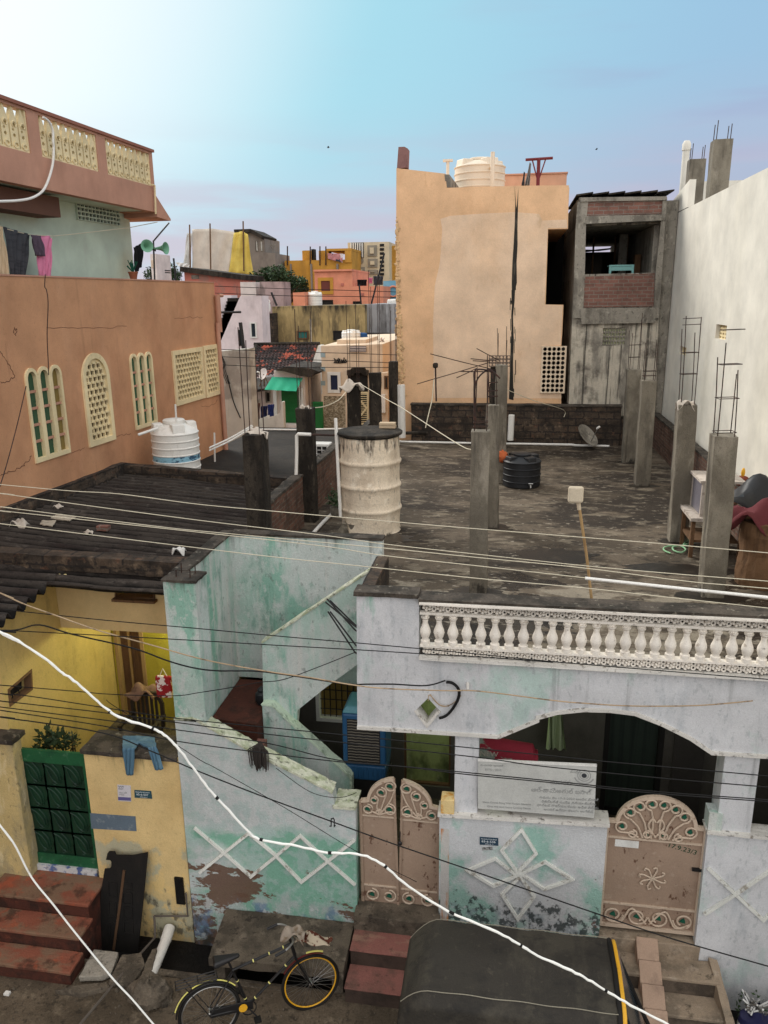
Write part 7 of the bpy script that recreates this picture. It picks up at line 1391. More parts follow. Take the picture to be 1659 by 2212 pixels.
# ---- banner board and sack behind it
bq = F84.uvs([B3(1082, 1468), B4(424, 1408), B8(316, 372), B7(946, 262)])
t = thing('banner_board', 'dull white banner board with faint reversed lettering propped on the diamond wall shelf', 'banner', F84.p(bq[3][0]+.6, bq[3][1], .02)); FB = F84.off(.034)
MB().slab(FB, bq, -.012, 0).build('banner_sheet', M('faded_banner', S(196, 196, 190), ((S(176, 176, 172), (2, 2, 2), .5, .66, .7), (S(150, 150, 146), (1.2, 3, .7), .62, .72, .4)), bump=.15, rough=.6), t)
MB().ribbon(FB, [bq[0], bq[1]], .022, -.02, .012).build('top_fold', mt['white'], t)
def bil(P, x, y): a = V(P[3]).lerp(V(P[2]), x); b = V(P[0]).lerp(V(P[1]), x); return a.lerp(b, y)
def text(s, fr, o, size, m_, par, name='lettering', d=.002, rot=0., flip=False, width=None, align='LEFT'):
    cu = bpy.data.curves.new('t', 'FONT'); cu.body = s; cu.size = size; cu.extrude = .0008; cu.align_x = align
    ob = bpy.data.objects.new('t', cu); COL.objects.link(ob); bpy.context.view_layer.update()
    me = bpy.data.meshes.new_from_object(ob.evaluated_get(bpy.context.evaluated_depsgraph_get())); COL.objects.unlink(ob); bpy.data.objects.remove(ob)
    if not me.vertices: return None
    xs = [v.co.x for v in me.vertices]; k = (width/(max(xs)-min(xs))) if width else 1
    org = V((0, 0, 0)); q = par
    while q is not None: org = org+q.location; q = q.parent
    for v in me.vertices:
        x, y = v.co.x*k, v.co.y
        if flip: x = -x
        u_ = o[0]+x*math.cos(rot)-y*math.sin(rot); v_ = o[1]+x*math.sin(rot)+y*math.cos(rot)
        v.co = fr.p(u_, v_, d+.0008+v.co.z) - org
    me.materials.append(m_); me.name = name; o_ = bpy.data.objects.new(name, me); COL.objects.link(o_); o_.parent = par; return o_
ink = M('faded_ink', S(150, 150, 147), bump=0, var=0); ink2 = M('dark_ink', S(60, 62, 66), bump=0, var=0); rt = math.atan2(bq[1][1]-bq[0][1], bq[1][0]-bq[0][0])
for s, x, y, sz, wd in (('మదరసా', .62, .60, .085, .19), ('అల్-జామిఅతుల్ బనాత్', .46, .43, .085, .51), ('నడుపు నెం 17-9-2023 ఆంధ్ర ప్రదేశ్', .53, .31, .04, .50), ('రిజిస్టర్డ్ సంస్థ విద్యా కేంద్రం', .55, .23, .04, .46), ('హాస్టల్ సౌకర్యం కలదు ఉచిత విద్య', .51, .15, .045, .52), ('అరబిక్ ఉర్దూ తెలుగు ఇంగ్లీష్', .57, .075, .04, .42), ('Islamic Course Along With Modern Education', .04, .13, .036, .42), ('Qirat Hifz And Nazira Coming Classes', .08, .05, .034, .38), ('ESTD : 2015', .06, .80, .04, .14), ('ప్రవేశం', .78, .84, .04, .10), ('మదరసా అరబిక్', .02, .89, .035, .20), ):
    p = bil(bq, x, y); text(s, FB, p, sz, ink, t, rot=rt, width=wd*(bq[1][0]-bq[0][0]))
e = bil(bq, .90, .80); m = MB(); m.ribbon(FB, [(e.x+.075*math.cos(rad(k)), e.y+.075*math.sin(rad(k))) for k in range(0, 360, 15)], .008, .001, .003, closed=True); m.ribbon(FB, [(e.x+.05*math.cos(rad(k)), e.y+.05*math.sin(rad(k))) for k in range(0, 360, 20)], .006, .001, .003, closed=True)
m.ribbon(FB, [(e.x+.11*math.cos(rad(k)), e.y-.01+.10*math.sin(rad(k))) for k in range(195, 350, 15)], .014, .001, .003); m.build('round_emblem', ink, t); MB().lathe(FB.p(e.x, e.y, .001), ((.03, 0), (.03, .003)), 14, ax=(0, -1, 0)).ribbon(FB, [(e.x-.018, e.y+.002), (e.x-.008, e.y-.012), (e.x, e.y+.002), (e.x+.008, e.y-.012), (e.x+.018, e.y+.002)], .006, .0045, .006).build('emblem_centre', ink2, t)
y_ = 8.85; a, b = oY(B3(1085, 1300), y_), oY(B3(1545, 1500), y_)
t = thing('printed_sack', 'red and grey green printed sack lying behind the top of the banner board', 'sack', ((a.x+b.x)/2, y_, b.z-.1)); w_ = b.x-a.x
m = MB().grid(lambda u, v: V((a.x+w_*u, y_+.16+.16*math.cos(3.14159*v)*-1, b.z-.12+(a.z-b.z+.05)*math.sin(3.14159*v)*(1-.25*u)*(1 if u < .93 else .7))), 24, 12); m.build('sack_body', M('printed_sack_cloth', S(150, 48, 62), ((S(150, 160, 150), (1.4, 1.4, 3.4), .50, .53, 1., (2.42, 2.6)),), bump=.2), t, fix=False, smooth=True)
text('NEW', FY(y_-.012), FY(y_).uv(B3(1095, 1440)), .10, M('pale_print', S(206, 196, 186), bump=0), t, name='lettering')
# ---- number plates and papers
def plate(label, F_, q, col, rows, mm=None, name='number_plate', cat='number plate'):
    p = F_.uvs(q); t = thing(name, label, cat, F_.p((p[0][0]+p[2][0])/2, p[2][1], .01)); MB().slab(F_, p, .002, .008).build('plate', M(name+'_'+cat.replace(' ', '_')+label[:9].replace(' ', '_'), col, bump=.05, var=.08), t)
    r_ = math.atan2(p[1][1]-p[0][1], p[1][0]-p[0][0]); w = p[1][0]-p[0][0]
    for s, x, y, sz, wd, mm in rows: o = bil(p, x, y); text(s, F_, o, sz, mm, t, d=.0085, rot=r_, width=wd*w)
    return t, p
wi = M('white_ink', S(214, 220, 222), bump=0, var=0)
plate('teal house number plate reading 65-6-537 on the ochre wall', F45, [B5(938, 580), B5(1055, 588), B5(1062, 641), B5(940, 633)], S(46, 78, 88), (('విజయవాడ నగర పాలక', .07, .74, .018, .84, wi), ('65-6-537', .12, .36, .042, .70, wi), ('వార్డు నెం 17', .32, .1, .018, .45, wi)))
plate('teal house number plate reading 65-6-536 on the diamond wall', F84, [B7(957, 463), B7(1083, 472), B7(1083, 523), B7(957, 515)], S(44, 66, 82), (('విజయవాడ నగర పాలక', .07, .74, .018, .84, wi), ('65-6-536', .10, .36, .042, .74, wi), ('వార్డు నెం 17', .28, .1, .018, .45, wi)))
t, p = plate('white paper notice numbered 227 with a purple foot on the ochre wall', F45, [B5(820, 543), B5(912, 550), B5(916, 660), B5(826, 656)], S(206, 202, 206), (('227', .06, .74, .075, .42, ink2), ('ఓటరు సర్వే', .1, .5, .03, .6, ink), ('వార్డు', .1, .38, .03, .4, ink)), name='notice', cat='notice')
MB().slab(F45, [bil(p, 0.01, .26), bil(p, .99, .26), bil(p, .99, .05), bil(p, .01, .05)][::-1], .0085, .0095).build('purple_foot', M('purple_ink', S(98, 92, 140), bump=0), t)
p = F84.uvs([B7(972, 536), B7(1042, 530), B7(1044, 550), B7(975, 555)]); tag(MB().slab(F84, p, .002, .006).build('sticker', M('grey_sticker', S(150, 150, 146), ((S(60, 60, 60), (30, 30, 30), .5, .56, .9),), bump=0)), 'small worn grey sticker below the number plate on the diamond wall', 'sticker')
gp = M('green_brush_paint', S(30, 66, 46), bump=0, var=0); p = F85.uv(B8(878, 606)); p2 = F85.uv(B8(1095, 640)); text('17.9.23/3', F85, p, .09, gp, G2, name='painted_date', rot=math.atan2(p2[1]-p[1]-.05, p2[0]-p[0]), width=.33)
t_ = thing('black_mark', 'black brush mark like an R painted on the mint lattice wall', 'mark', F84.p(*uv(B6(1260, 465)), .001)); MB().ribbon(F84, [uv(B6(*q)) for q in ((1238, 448), (1252, 448), (1252, 392), (1268, 386), (1276, 400), (1276, 450), (1286, 440))], .014, .001, .003).build('brush_stroke', mt['wireb'], t_)
# ---- fibre tassel hung on the stair wall
p0 = F84.p(*uv(B2(830, 1690)), .05); t = thing('fibre_tassel', 'black fibre tassel hanging over the sloping cap of the lattice wall', 'tassel', p0+V((0, 0, -.35))); m = MB()
for i in range(90):
    a = random.uniform(0, 6.28); r = random.uniform(.03, .16); e = p0+V((r*math.cos(a)*.85, -.03-abs(r*math.sin(a))*.4, random.uniform(-.36, -.2))); m.tube([p0+V((random.uniform(-.03, .03), 0, random.uniform(-.02, .03))), (p0+e)/2+V((r*math.cos(a)*.5, -.03, .07)), e], .005, 4)
m.build('fibres', M('dark_fibre', S(58, 52, 48), bump=0), t)
p = oZ(B2(825, 1255), 2.84); p.y = 9.6; p.x = -3.36; t = thing('black_kettle', 'black pot in the corner of the red stair landing', 'pot', (p.x, p.y, 2.84)); MB().lathe((p.x, p.y, 2.84), ((.07, 0), (.1, .06), (.09, .16), (.05, .19), (.06, .22)), 14).build('pot_body', mt['blackp'], t, smooth=True)
MB().lathe((p.x, p.y, 3.06), ((.06, 0), (.03, .03), (.01, .05)), 10).build('lid', mt['blackp'], t)
# ---- sack and bags at the right edge
p = oZ(B8(1480, 1880), .0); p = V((3.02, 7.78, .0)); t = thing('printed_bag', 'dark blue and white printed plastic bag of rubbish beside the stone steps', 'bag', p)
m = MB(); m.grid(lambda u, v: p+V((.17*math.cos(6.283*u)*(1-.25*v*v)*(1.1 if v < .8 else .6), .12*math.sin(6.283*u)*(1-.3*v*v), .42*v+.02*math.sin(u*19)*v)), 26, 10); m.build('bag_body', M('blue_white_print', S(38, 38, 70), ((S(206, 204, 200), (3.4, 3.4, 5), .50, .52, 1., (.3, .2)), (S(170, 160, 70), (5, 5, 14), .56, .58, 1., (.12, .05))), bump=.2, rough=.4), t, fix=False, smooth=True)
m = MB(); [m.tube([p+V((random.uniform(-.1, .1), random.uniform(-.08, .08), .38)), p+V((random.uniform(-.18, .16), random.uniform(-.12, .1), random.uniform(.45, .58)))], .012, 4) for _ in range(26)]; m.build('crumpled_foil', mt['chrome'], t)
rag('pale blue plastic bag lying at the lower right corner', V((2.98, 7.35, .06)), .26, M('pale_blue_plastic', S(96, 150, 190), ((S(196, 186, 190), (5, 5, 5), .5, .56, .9),), bump=.1, rough=.35), 31, name='plastic_bag')
tag(MB().ball((3.5, 7.9, .12), .2, 12, 8, jit=.2).build('white_bundle', mt['offw'], smooth=True), 'whitish bundle at the right edge beside the printed rubbish bag', 'bundle')
m = MB(); 
for i in range(500): q = V((random.uniform(2.9, 4.2), random.uniform(7.5, 8.35), .02+abs(random.gauss(0, .05)))); d = V((random.uniform(-1, 1), random.uniform(-1, 1), random.uniform(0, 1.4))).normalized()*.03; e = d.orthogonal().normalized()*.014; m.add([q-d, q+e, q+d, q-e], [(0, 1, 2, 3)])
o = m.build('weeds', leafm[0], fix=False); o['kind'] = 'stuff'; o['label'] = 'low weeds at the foot of the right front wall'
# ---- bicycle
RG, FG = oZ((452, 2187), .342), oZ((670, 2122), .342); RG.z = FG.z = 0; RG, FG = RG+V((.025, -.035, 0)), FG+V((.025, -.035, 0)); dv = FG-RG; wb = dv.length
t = thing('bicycle', 'old black bicycle with yellow mudguard strips and a yellow front rim', 'bicycle', RG, rz=math.atan2(dv.y, dv.x)); t.rotation_euler = (rad(-7), 0, math.atan2(dv.y, dv.x))
WR = .345; X1 = wb
def loc(mb, name, m_, par=t, **k): o = mb.build(name, m_, par, local=True, **k); o.parent = par; return o
def wheel(cx, rim_m):
    w = loc(MB().tube([(cx+WR*math.cos(rad(k)), 0, WR+WR*math.sin(rad(k))) for k in range(0, 360, 8)], .019, 8, closed=True), 'wheel', mt['rubber'], smooth=True)
    loc(MB().tube([(cx+(WR-.028)*math.cos(rad(k)), 0, WR+(WR-.024)*math.sin(rad(k))) for k in range(0, 360, 8)], .009, 6, closed=True), 'rim', rim_m, w, smooth=True)
    m = MB()
    for k in range(32): a = rad(k*11.25); b = a+(.5 if k % 2 else -.5); m.tube([(cx+.03*math.cos(b), .022*(1 if k % 4 < 2 else -1), WR+.03*math.sin(b)), (cx+(WR-.03)*math.cos(a), 0, WR+(WR-.03)*math.sin(a))], .0016, 3)
    loc(m, 'spokes', mt['chrome'], w); loc(MB().lathe((cx, -.05, WR), ((.012, 0), (.026, .01), (.02, .03), (.02, .07), (.026, .09), (.012, .1)), 12, ax=(0, 1, 0)), 'hub', mt['chrome'], w)
wheel(0, mt['chrome']); wheel(X1, mt['yelp'])
BBk = (.45, 0, .29); ST_ = (.30, 0, .80); HT = (X1-.20, 0, .93); HB = (X1-.165, 0, .76)
m = MB()
for a, b, r in ((BBk, ST_, .016), (ST_, HT, .017), (BBk, HB, .017), (HT, HB, .021), (ST_, (.265, 0, .92), .013)): m.tube([a, b], r, 8)
for s in (-1, 1): m.tube([(.45, s*.03, .29), (0, s*.06, WR)], .010, 6); m.tube([(.30, s*.02, .78), (0, s*.06, WR)], .009, 6)
loc(m, 'frame', mt['blackm'], smooth=True)
m = MB()
for a, b, f in ((ST_, HT, .35), (ST_, HT, .62), (ST_, HT, .86), (BBk, HB, .15), (BBk, HB, .45), (BBk, HB, .8), (BBk, ST_, .2), (BBk, ST_, .7)):
    A_, B_ = V(a), V(b); m.tube([A_.lerp(B_, f-.009), A_.lerp(B_, f+.009)], .0185, 8)
loc(m, 'reflective_bands', M('pale_yellow_tape', S(222, 214, 130), bump=0))
m = MB(); 
for s in (-1, 1): m.tube([(X1-.16, s*.045, .74), (X1-.12, s*.05, .62), (X1, s*.052, WR)], .011, 6)
m.tube([(X1-.165, -.05, .745), (X1-.165, .05, .745)], .016, 6); m.tube([HT, (X1-.215, 0, 1.0)], .014, 8); loc(m, 'fork', mt['blackm'], smooth=True)
m = MB().tube(spline([(X1-.42, -.25, 1.02), (X1-.30, -.24, 1.05), (X1-.2, -.14, 1.05), (X1-.19, 0, 1.02), (X1-.2, .14, 1.05), (X1-.30, .24, 1.05), (X1-.42, .25, 1.02)], 6), .011, 8); loc(m, 'handlebar', mt['chrome'], smooth=True)
for s in (-1, 1): loc(MB().tube([(X1-.44, s*.25, 1.018), (X1-.31, s*.242, 1.05)], .018, 8), 'grip', mt['blackm'], smooth=True)
loc(MB().hexa([(.09, -.10, .93), (.09, .10, .93), (.40, .025, .95), (.40, -.025, .95)][::-1], [(.09, -.085, 1.0), (.09, .085, 1.0), (.40, .02, .99), (.40, -.02, .99)][::-1]), 'saddle', mt['blackm'], smooth=True, bev=.03)
def guard(cx, a0, a1, m_, r=.028, dr=.035): return MB().tube([(cx+(WR+dr)*math.cos(rad(k)), 0, WR+(WR+dr)*math.sin(rad(k))) for k in range(a0, a1, 6)], r, 8, flat=.35)
loc(guard(0, 35, 175, mt['blackm']), 'mudguard', mt['blackm'], smooth=True); yt = M('pale_yellow_strip', S(226, 216, 120), bump=0)
m = MB(); [m.tube([((WR+.058)*math.cos(rad(k)), 0, WR+(WR+.058)*math.sin(rad(k))) for k in range(a, b+1, 5)], .0075, 6) for a, b in ((38, 75), (80, 118), (122, 165))]; loc(m, 'yellow_strip', yt)
loc(guard(X1, 62, 150, mt['blackm'], .014), 'mudguard', M('red_guard', S(104, 40, 36), bump=0), smooth=True); m = MB(); m.tube([(X1+(WR+.06)*math.cos(rad(k)), 0, WR+(WR+.06)*math.sin(rad(k))) for k in range(64, 95, 5)], .011, 6); loc(m, 'yellow_strip', yt)
m = MB(); [m.tube([(-.38+.03, s, .80), (.12, s, .80)], .007, 5) for s in (-.07, -.025, .025, .07)]; [m.tube([(x, -.075, .80), (x, .075, .80)], .007, 5) for x in (-.35, -.1, .12)]; [m.tube([(-.25, s*.07, .8), (0, s*.07, WR)], .006, 5) for s in (-1, 1)]; loc(m, 'rear_rack', mt['blackm'])
loc(MB().tube([(.45+.085*math.cos(rad(k)), -.05, .29+.085*math.sin(rad(k))) for k in range(0, 360, 15)], .007, 5, closed=True).tube([(.45, -.06, .29), (.53, -.075, .17)], .009, 6).tube([(.45, .06, .29), (.37, .075, .41)], .009, 6), 'crank', mt['blackm'])
for q, s in (((.53, -.12, .165), -1), ((.37, .12, .415), 1)): loc(MB().box((q[0]-.04, q[1]-.045, q[2]-.012), (q[0]+.04, q[1]+.045, q[2]+.012)), 'pedal', mt['rubber'])
loc(MB().hexa([(.0, -.05, .30), (.5, -.05, .26), (.5, -.035, .26), (.0, -.035, .30)], [(.0, -.05, .40), (.5, -.05, .385), (.5, -.035, .385), (.0, -.035, .40)], 0), 'chain_guard', mt['blackm'], bev=.005); loc(MB().lathe((.38, -.058, .32), ((.05, 0), (.05, .006)), 16, ax=(0, -1, 0)), 'guard_badge', mt['yelp'])
loc(MB().tube([(.1, .07, .35), (.02, .22, .02)], .008, 6), 'kick_stand', mt['chrome'])
M4 = Matrix.Translation(RG) @ t.rotation_euler.to_matrix().to_4x4()
hp = M4 @ V((X1-.12, -.05, .93))
m_lp = fab('spotted_cloth', S(176, 162, 140), ((S(88, 48, 34), (11, 11, 11), .50, .54, 1.),))
o = MB().grid(lambda a, b: hp+V((.42*a-.05+.02*math.sin(b*9), .16*b-.02, .04+.03*math.sin(a*8+b*5)+.10*a-.12*a*a)), 18, 10).build('spotted_cloth', m_lp, fix=False, smooth=True); s_ = o.modifiers.new('t', 'SOLIDIFY'); s_.thickness = .012; tag(o, 'cream cloth with brown spots spread over the front of the bicycle', 'cloth')
rag('pale carry bag hung on the bicycle handlebar', M4 @ V((X1-.16, .02, 1.04)), .12, fab('grey_bag', S(150, 138, 124), ((S(110, 92, 70), (9, 9, 9), .52, .62, .8),)), 41, name='carry_bag')
# ---- auto rickshaw: roof canopy seen from above
t = thing('auto_rickshaw', 'parked auto rickshaw with a black canvas canopy and yellow windscreen frame', 'auto rickshaw', (.2, 6.7, 0))
yf, yn, zr_ = 7.22, 6.14, 1.74
def canopy(a, b):
    # a 0..1 rear to front, b 0..1 far side bottom over the roof to near side bottom
    L0 = -.96 + .05*math.sin(b*3.14); x = L0 + (1.20-L0)*a
    rear = max(0, 1-(a/.16))**2
    sec = [(yf+.06, .92), (yf+.05, 1.30), (yf, 1.62), (yf-.10, zr_), ((yf+yn)/2, zr_+.05), (yn+.10, zr_), (yn, 1.62), (yn-.05, 1.30), (yn-.06, .92)]
    k = min(int(b*8), 7); f = b*8-k; f = f*f*(3-2*f)*.5+f*.5; y = sec[k][0]+(sec[k+1][0]-sec[k][0])*f; z = sec[k][1]+(sec[k+1][1]-sec[k][1])*f
    y = (y-(yf+yn)/2)*(1-.12*rear)+(yf+yn)/2; z = .92+(z-.92)*(1-.30*rear)
    z += .012*math.sin(a*25)*math.sin(b*12)*.5
    return V((x, y, z))
o = MB().grid(canopy, 60, 48).build('canopy', mt['canvas'], t, fix=False, smooth=True); s_ = o.modifiers.new('t', 'SOLIDIFY'); s_.thickness = .015
MB().prism([canopy(0, b/16) for b in range(17)], (-.012, 0, 0)).build('canopy_rear', mt['canvas'], t)
for b in (.355, .645): MB().tube([canopy(a/30, b)+V((0, .016*(1 if b < .5 else -1), .02)) for a in range(31)], .005, 6).build('piping', M('pale_piping', S(140, 134, 118), bump=0), t, smooth=True)
for a in (.22, .42, .62, .80): MB().tube([canopy(a, b/32)+(canopy(a, b/32)-V((.1, 6.68, 1.2))).normalized()*.008 for b in range(6, 27)], .006, 5).build('seam', mt['canvas'], t, smooth=True)
fx = 1.215
pts = [canopy(1, b/20) for b in range(21)]; MB().tube([V((p.x+.015, p.y, p.z+.01)) for p in pts], .028, 8).build('front_hoop', mt['rubber'], t, smooth=True)
MB().tube([V((p.x+.06, p.y, p.z+.0)) for p in pts]+[V((1.42, yn-.03, .75))], .024, 8).build('windscreen_frame', mt['yelp'], t, smooth=True)
MB().hexa([(1.30, yn+.08, .85), (1.62, yn+.2, .85), (1.62, yf-.2, .85), (1.30, yf-.08, .85)], [(1.275, yn+.1, 1.68), (1.30, yn+.1, 1.68), (1.30, yf-.1, 1.68), (1.275, yf-.1, 1.68)]).build('windscreen', mt['glassd'], t)
MB().tube([(1.26, yn+.12, 1.70), (1.52, yn+.22, 1.15), (1.66, yn+.3, .88)], .022, 7).build('windscreen_pillar', mt['rubber'], t); MB().tube([(1.26, yf-.12, 1.70), (1.52, yf-.22, 1.15), (1.66, yf-.3, .88)], .022, 7).build('windscreen_pillar', mt['rubber'], t)
MB().box((-.93, yn+.0, .42), (1.0, yf-.0, .915)).build('tub_body', mt['blackm'], t, bev=.04)
MB().box((-.92, yn-.02, .45), (.95, yn-.003, .62)).build('side_stripe', mt['yelp'], t)
m = MB().hexa([(1.0, yn+.1, .42), (1.75, yn+.38, .42), (1.75, yf-.38, .42), (1.0, yf-.1, .42)], [(1.0, yn+.06, .9), (1.66, yn+.36, .88), (1.66, yf-.36, .88), (1.0, yf-.06, .9)]); m.build('front_cowl', mt['yelp'], t, bev=.05)
for x, y in ((-.55, yn+.08), (-.55, yf-.08), (1.55, (yn+yf)/2)):
    w_ = MB().lathe((x, y-.055, .21), ((.12, 0), (.19, 0), (.21, .02), (.21, .09), (.19, .11), (.12, .11)), 20, ax=(0, 1, 0)).build('wheel', mt['rubber'], t, smooth=True); MB().lathe((x, y-.06, .21), ((.115, 0), (.10, .02), (.04, .0)), 16, ax=(0, 1, 0)).build('rim', mt['chrome'], w_)
MB().lathe((1.77, (yn+yf)/2, .72), ((.02, -.08), (.085, -.02), (.09, .02), (.07, .035)), 16, ax=(1, 0, 0)).build('headlight', mt['chrome'], t)
MB().tube([(1.34, yn+.0, 1.3), (1.5, yn-.12, 1.32)], .008, 5).ball((1.52, yn-.14, 1.32), .06, 8, 6, sc=(.3, 1, .7)).build('mirror', mt['blackm'], t)
# ================================================================ overhead cables
gw, gb = 'pale wires over the roof', 'black power lines in front of the porch'
def run_on(P, pts, L=4.):
    if pts[0][0] < 0: P = [P[0]+(P[0]-P[1]).normalized()*L] + P
    if pts[-1][0] > IW or pts[-1][1] > IH: P = P + [P[-1]+(P[-1]-P[-2]).normalized()*(L if pts[-1][0] > IW else 1.)]
    return P
def wire(label, ys, pts, r, m, group, name='overhead_wire', cat='wire', k=6):
    P = [oY(q, ys[0]+(ys[1]-ys[0])*i/(len(pts)-1)) for i, q in enumerate(pts)]; P = run_on(P, pts); return tag(MB().tube(spline(P, k), r, 6).build(name, mt[m], smooth=True), label, cat, group)
wr = .0039
wire('topmost pale wire, crossing the cement tank near its foot', (7.0, 7.0), [(-30, 1044), (146, 1060), (258, 1067), (426, 1089), (576, 1103), (733, 1117), (929, 1134), (1037, 1143), (1261, 1161), (1435, 1175), (1690, 1197)], wr, 'wirew', gw)
wire('second pale wire from the top, passing just below the cement tank', (6.9, 6.9), [(-30, 1063), (0, 1066), (166, 1089), (431, 1124), (697, 1156), (829, 1175), (1037, 1198), (1261, 1222), (1450, 1239), (1690, 1258)], wr, 'wirew', gw)
wire('third pale wire from the top over the mint stairwell', (6.8, 6.8), [(-30, 1092), (0, 1095), (330, 1136), (464, 1150), (829, 1184), (1037, 1205), (1261, 1227), (1487, 1256), (1690, 1274)], wr, 'wirew', gw)
wire('fourth pale wire from the top, ending in the white conduit at the right', (6.7, 6.7), [(-30, 1099), (0, 1103), (431, 1150), (700, 1180), (829, 1200), (1037, 1223), (1261, 1248), (1300, 1252)], wr, 'wirew', gw)
wire('lowest pale wire, passing right above the baluster coping', (6.6, 6.6), [(-30, 1127), (0, 1131), (431, 1184), (600, 1204), (829, 1228), (1037, 1250), (1261, 1270), (1450, 1291), (1690, 1317)], wr, 'wirew', gw)
wire('straight white conduit tube over a wire above the right balusters', (6.7, 6.7), [(1264, 1249), (1450, 1269), (1690, 1294)], .014, 'pvcw', None, name='conduit', cat='conduit')
wire('upper black wire in front of the balusters', (7.2, 7.6), [(-30, 1313), (0, 1316), (230, 1340), (431, 1358), (600, 1374), (796, 1391), (1000, 1410), (1194, 1429), (1430, 1449), (1690, 1470)], .0058, 'wireb', gb)
wire('second black wire in front of the balusters, meeting the upper one', (7.2, 7.6), [(-30, 1360), (0, 1361), (230, 1373), (431, 1384), (600, 1394), (796, 1405), (909, 1412), (1060, 1420), (1194, 1431)], .0058, 'wireb', gb)
wire('taped beige cable sagging across the mint wall to the porch fascia', (7.0, 8.3), [(-40, 1265), (0, 1281), (55, 1306), (125, 1331), (213, 1362), (322, 1392), (421, 1420), (500, 1437), (595, 1453), (673, 1464), (752, 1478), (828, 1487), (962, 1492), (1035, 1493), (1194, 1513), (1260, 1519), (1365, 1525), (1506, 1524), (1626, 1514)], .0075, 'wirebe', None, name='cable', cat='cable')
wire('thick black cable humped over the yellow house towards the fascia coil', (7.0, 8.25), [(-40, 1360), (0, 1363), (40, 1360), (86, 1350), (156, 1370), (286, 1400), (364, 1428), (420, 1443), (472, 1449), (556, 1450), (640, 1461), (752, 1478), (790, 1478), (850, 1478), (920, 1481), (962, 1470)], .0085, 'wireb', None, name='cable', cat='cable')
wire('black service wire rising from the mint wall to the porch corner', (7.4, 8.4), [(-30, 1478), (0, 1480), (161, 1493), (244, 1500), (374, 1503), (431, 1496), (500, 1485), (560, 1474), (612, 1468), (690, 1440), (767, 1409)], .0058, 'wireb', gb)
wire('black line just under the porch fascia, uppermost of four', (7.3, 7.3), [(-30, 1494), (0, 1498), (65, 1504), (221, 1528), (376, 1551), (564, 1570), (738, 1587), (1032, 1617), (1194, 1633), (1308, 1645), (1500, 1662), (1690, 1679)], .0055, 'wireb', gb)
wire('black line second from the top across the porch opening', (7.2, 7.2), [(-30, 1510), (0, 1514), (221, 1539), (376, 1560), (570, 1585), (730, 1603), (1032, 1636), (1161, 1654), (1431, 1681), (1690, 1703)], .0055, 'wireb', gb)
wire('black line third from the top across the porch opening', (7.1, 7.1), [(-30, 1523), (0, 1527), (221, 1555), (378, 1576), (575, 1605), (730, 1642), (909, 1659), (1161, 1684), (1407, 1709), (1690, 1730)], .0055, 'wireb', gb)
wire('lowest black line across the porch, paired with the one above', (7.0, 7.0), [(-30, 1529), (0, 1534), (221, 1568), (382, 1601), (584, 1628), (738, 1646), (870, 1656), (1000, 1672), (1194, 1691), (1407, 1713), (1690, 1734)], .0055, 'wireb', gb)
wire('long black wire slanting down from the yellow house to the beige steps', (6.6, 6.9), [(-30, 1546), (0, 1549), (217, 1582), (325, 1622), (431, 1667), (572, 1722), (715, 1774), (830, 1816), (1000, 1874), (1261, 1964), (1420, 2018), (1542, 2054), (1690, 2096)], .0065, 'wireb', None)
wire('thin dark wire sloping down over the mint lattice wall', (7.4, 8.3), [(230, 1512), (248, 1526), (340, 1582), (431, 1641), (471, 1662), (617, 1746), (768, 1838), (900, 1905)], .004, 'wireb', None)
wire('thin dark wire drooping from the stair cap to the wall end block', (8.2, 8.35), [(596, 1659), (660, 1705), (700, 1720), (740, 1722), (770, 1712)], .004, 'wireb', None)
cb_ = [(-40, 1345), (0, 1366), (39, 1384), (104, 1428), (135, 1454), (153, 1465), (190, 1496), (224, 1527), (257, 1548), (328, 1573), (360, 1591), (387, 1619), (415, 1656), (449, 1701), (494, 1751), (533, 1793), (561, 1813), (645, 1828), (709, 1842), (782, 1847), (830, 1870), (883, 1915), (970, 1969), (1075, 2014), (1123, 2041), (1162, 2065), (1216, 2088), (1261, 2111), (1306, 2138), (1362, 2171), (1432, 2208), (1490, 2242)]
t = thing('white_cable', 'thick white cable with black tape bands sagging diagonally across the whole street', 'cable', (0, 5, 3)); P = spline(run_on([oY(q, 5.0) for q in cb_], cb_), 5); MB().tube([p+V((0, 0, random.gauss(0, .003))) for p in P], [.0095*random.uniform(.85, 1.15) for p in P], 8).build('sheath', mt['wireh'], t, smooth=True)
for q in ((235, 1534), (328, 1573), (466, 1719), (561, 1813), (709, 1842), (833, 1873), (970, 1969), (1122, 2041), (1306, 2138)): d = min(P, key=lambda p: (p-oY(q, 5.0)).length); i = P.index(d); MB().tube([P[i], P[i+1].lerp(P[i], .5)], .0125, 8).build('tape_band', mt['wireb'], t)
wire('second white cable running steeply down the lower left corner', (4.8, 4.8), [(-30, 1744), (0, 1783), (31, 1824), (68, 1895), (115, 1954), (161, 2013), (242, 2112), (285, 2158), (331, 2212), (352, 2236)], .0075, 'wireh', None, name='white_cable', cat='cable')
t = thing('cable_coil', 'black cable end coiled in a half ring on the porch fascia', 'cable', F84.p(*uv(B3(900, 1000)), .05))
MB().tube(spline([F84.p(*uv(B3(u, v)), .05) for u, v in ((838, 862), (880, 868), (918, 895), (938, 935), (930, 990), (905, 1040), (870, 1090), (830, 1125), (785, 1140))]), .018, 8).build('cable_ring', mt['wireb'], t, smooth=True)
MB().tube(spline([F84.p(*uv(B3(u, v)), .04) for u, v in ((715, 960), (760, 1020), (810, 1052), (870, 1040), (925, 1000), (950, 970))]), .006, 5).tube(spline([F84.p(*uv(B3(u, v)), .045) for u, v in ((700, 1010), (705, 965), (735, 985), (790, 1040), (860, 1050))]), .005, 5).build('loose_wire', mt['wirebe'], t)
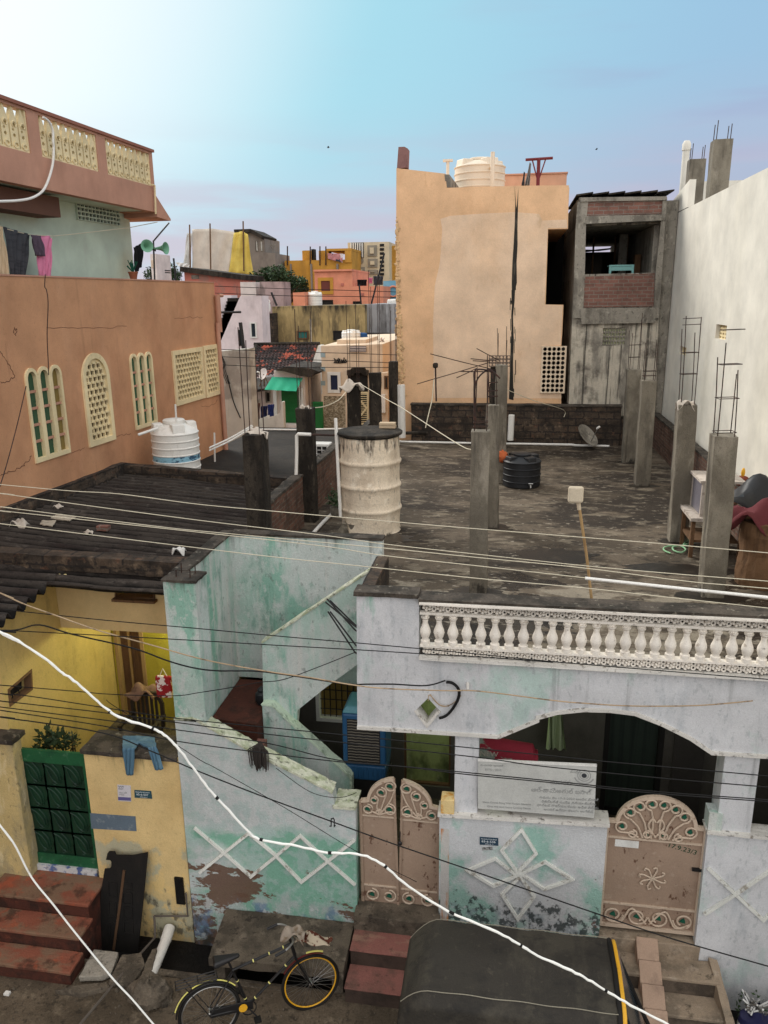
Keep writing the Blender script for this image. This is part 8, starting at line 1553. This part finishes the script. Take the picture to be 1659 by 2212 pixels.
wire('thin brown wire hanging down the terracotta wall to the corrugated roof', (12.9, 12.6), [A5(322, 95), A5(318, 180), A5(330, 205), A5(342, 300), A5(335, 520), A5(342, 700), A5(345, 810)], .008, 'rebar', None)
wire('brown wire slanting from the first arched window down to the roof edge', (12.2, 9.6), [A5(185, 890), A5(130, 1130), A5(60, 1400), A5(0, 1600)], .008, 'rebar', None)
g_ = 'thin wires over the far street'
for i, (lb, v0, v1) in enumerate((('far wire crossing before the salmon house', 480, 520), ('second far wire crossing before the salmon house', 527, 556), ('far wire over the ridge of the tiled roof', 905, 945), ('far wire over the middle of the tiled roof', 955, 1000), ('lowest far wire over the green awning', 1010, 1030))): wire(lb, (26, 28), [A2(415, v0), A2(900, v0+18), A2(1300, (v0+v1)/2+8), A2(1660, v1)], .012, 'wireb', g_)

# added tube lamps, unseen, standing in for the verandah and porch glow
def lamp(name, label, p, e, c, r):
    t = thing(name, label, 'lamp', p); em = bpy.data.materials.new(name+'_glow'); em.use_nodes = True; b = em.node_tree.nodes['Principled BSDF']; b.inputs['Emission Color'].default_value = (*c, 1); b.inputs['Emission Strength'].default_value = 4.
    MB().tube([V(p)+V((-.25, 0, 0)), V(p)+V((.25, 0, 0))], .018, 8).build('tube', em, t); MB().box((p[0]-.28, p[1]+.02, p[2]-.03), (p[0]+.28, p[1]+.05, p[2]+.03)).build('holder', mt['white'], t)
    l = bpy.data.objects.new(name+'_light', bpy.data.lights.new(name+'_light', 'POINT')); COL.objects.link(l); l.location = V(p)+V((0, -.12, -.05)); l.data.energy = e; l.data.color = c; l.data.shadow_soft_size = r
lamp('added_verandah_lamp', 'added unseen tube lamp standing in for the glow in the yellow verandah', (-5.0, 11.2, 3.75), 62., (.95, 1., .55), .15)
lamp('added_porch_lamp', 'added unseen tube lamp brightening the porch and its green window', (-.9, 10.55, 3.6), 26., (.85, 1., .65), .15)

# two birds far off in the sky
fe_ = M('grey_feathers', S(96, 104, 114), bump=0, var=0)
for lb, q, y in (('tiny grey bird flying in the sky left of the peach building', (709, 319), 130.), ('tiny grey bird flying in the sky right of the large cream tank', (1288, 323), 150.)):
    p = oY(q, y); t = thing('bird', lb, 'bird', p, 'birds in the sky'); MB().ball(p, .09, 8, 6, sc=(2.2, .8, .8)).build('body', fe_, t, smooth=True)
    for sg in (-1, 1): MB().hexa([p+V(v) for v in ((-.12, 0, 0), (.12, 0, 0), (.22*1, sg*.42, .14), (.0, sg*.42, .14))], [p+V(v) for v in ((-.12, 0, .02), (.12, 0, .02), (.22, sg*.42, .16), (.0, sg*.42, .16))]).build('wing', fe_, t)
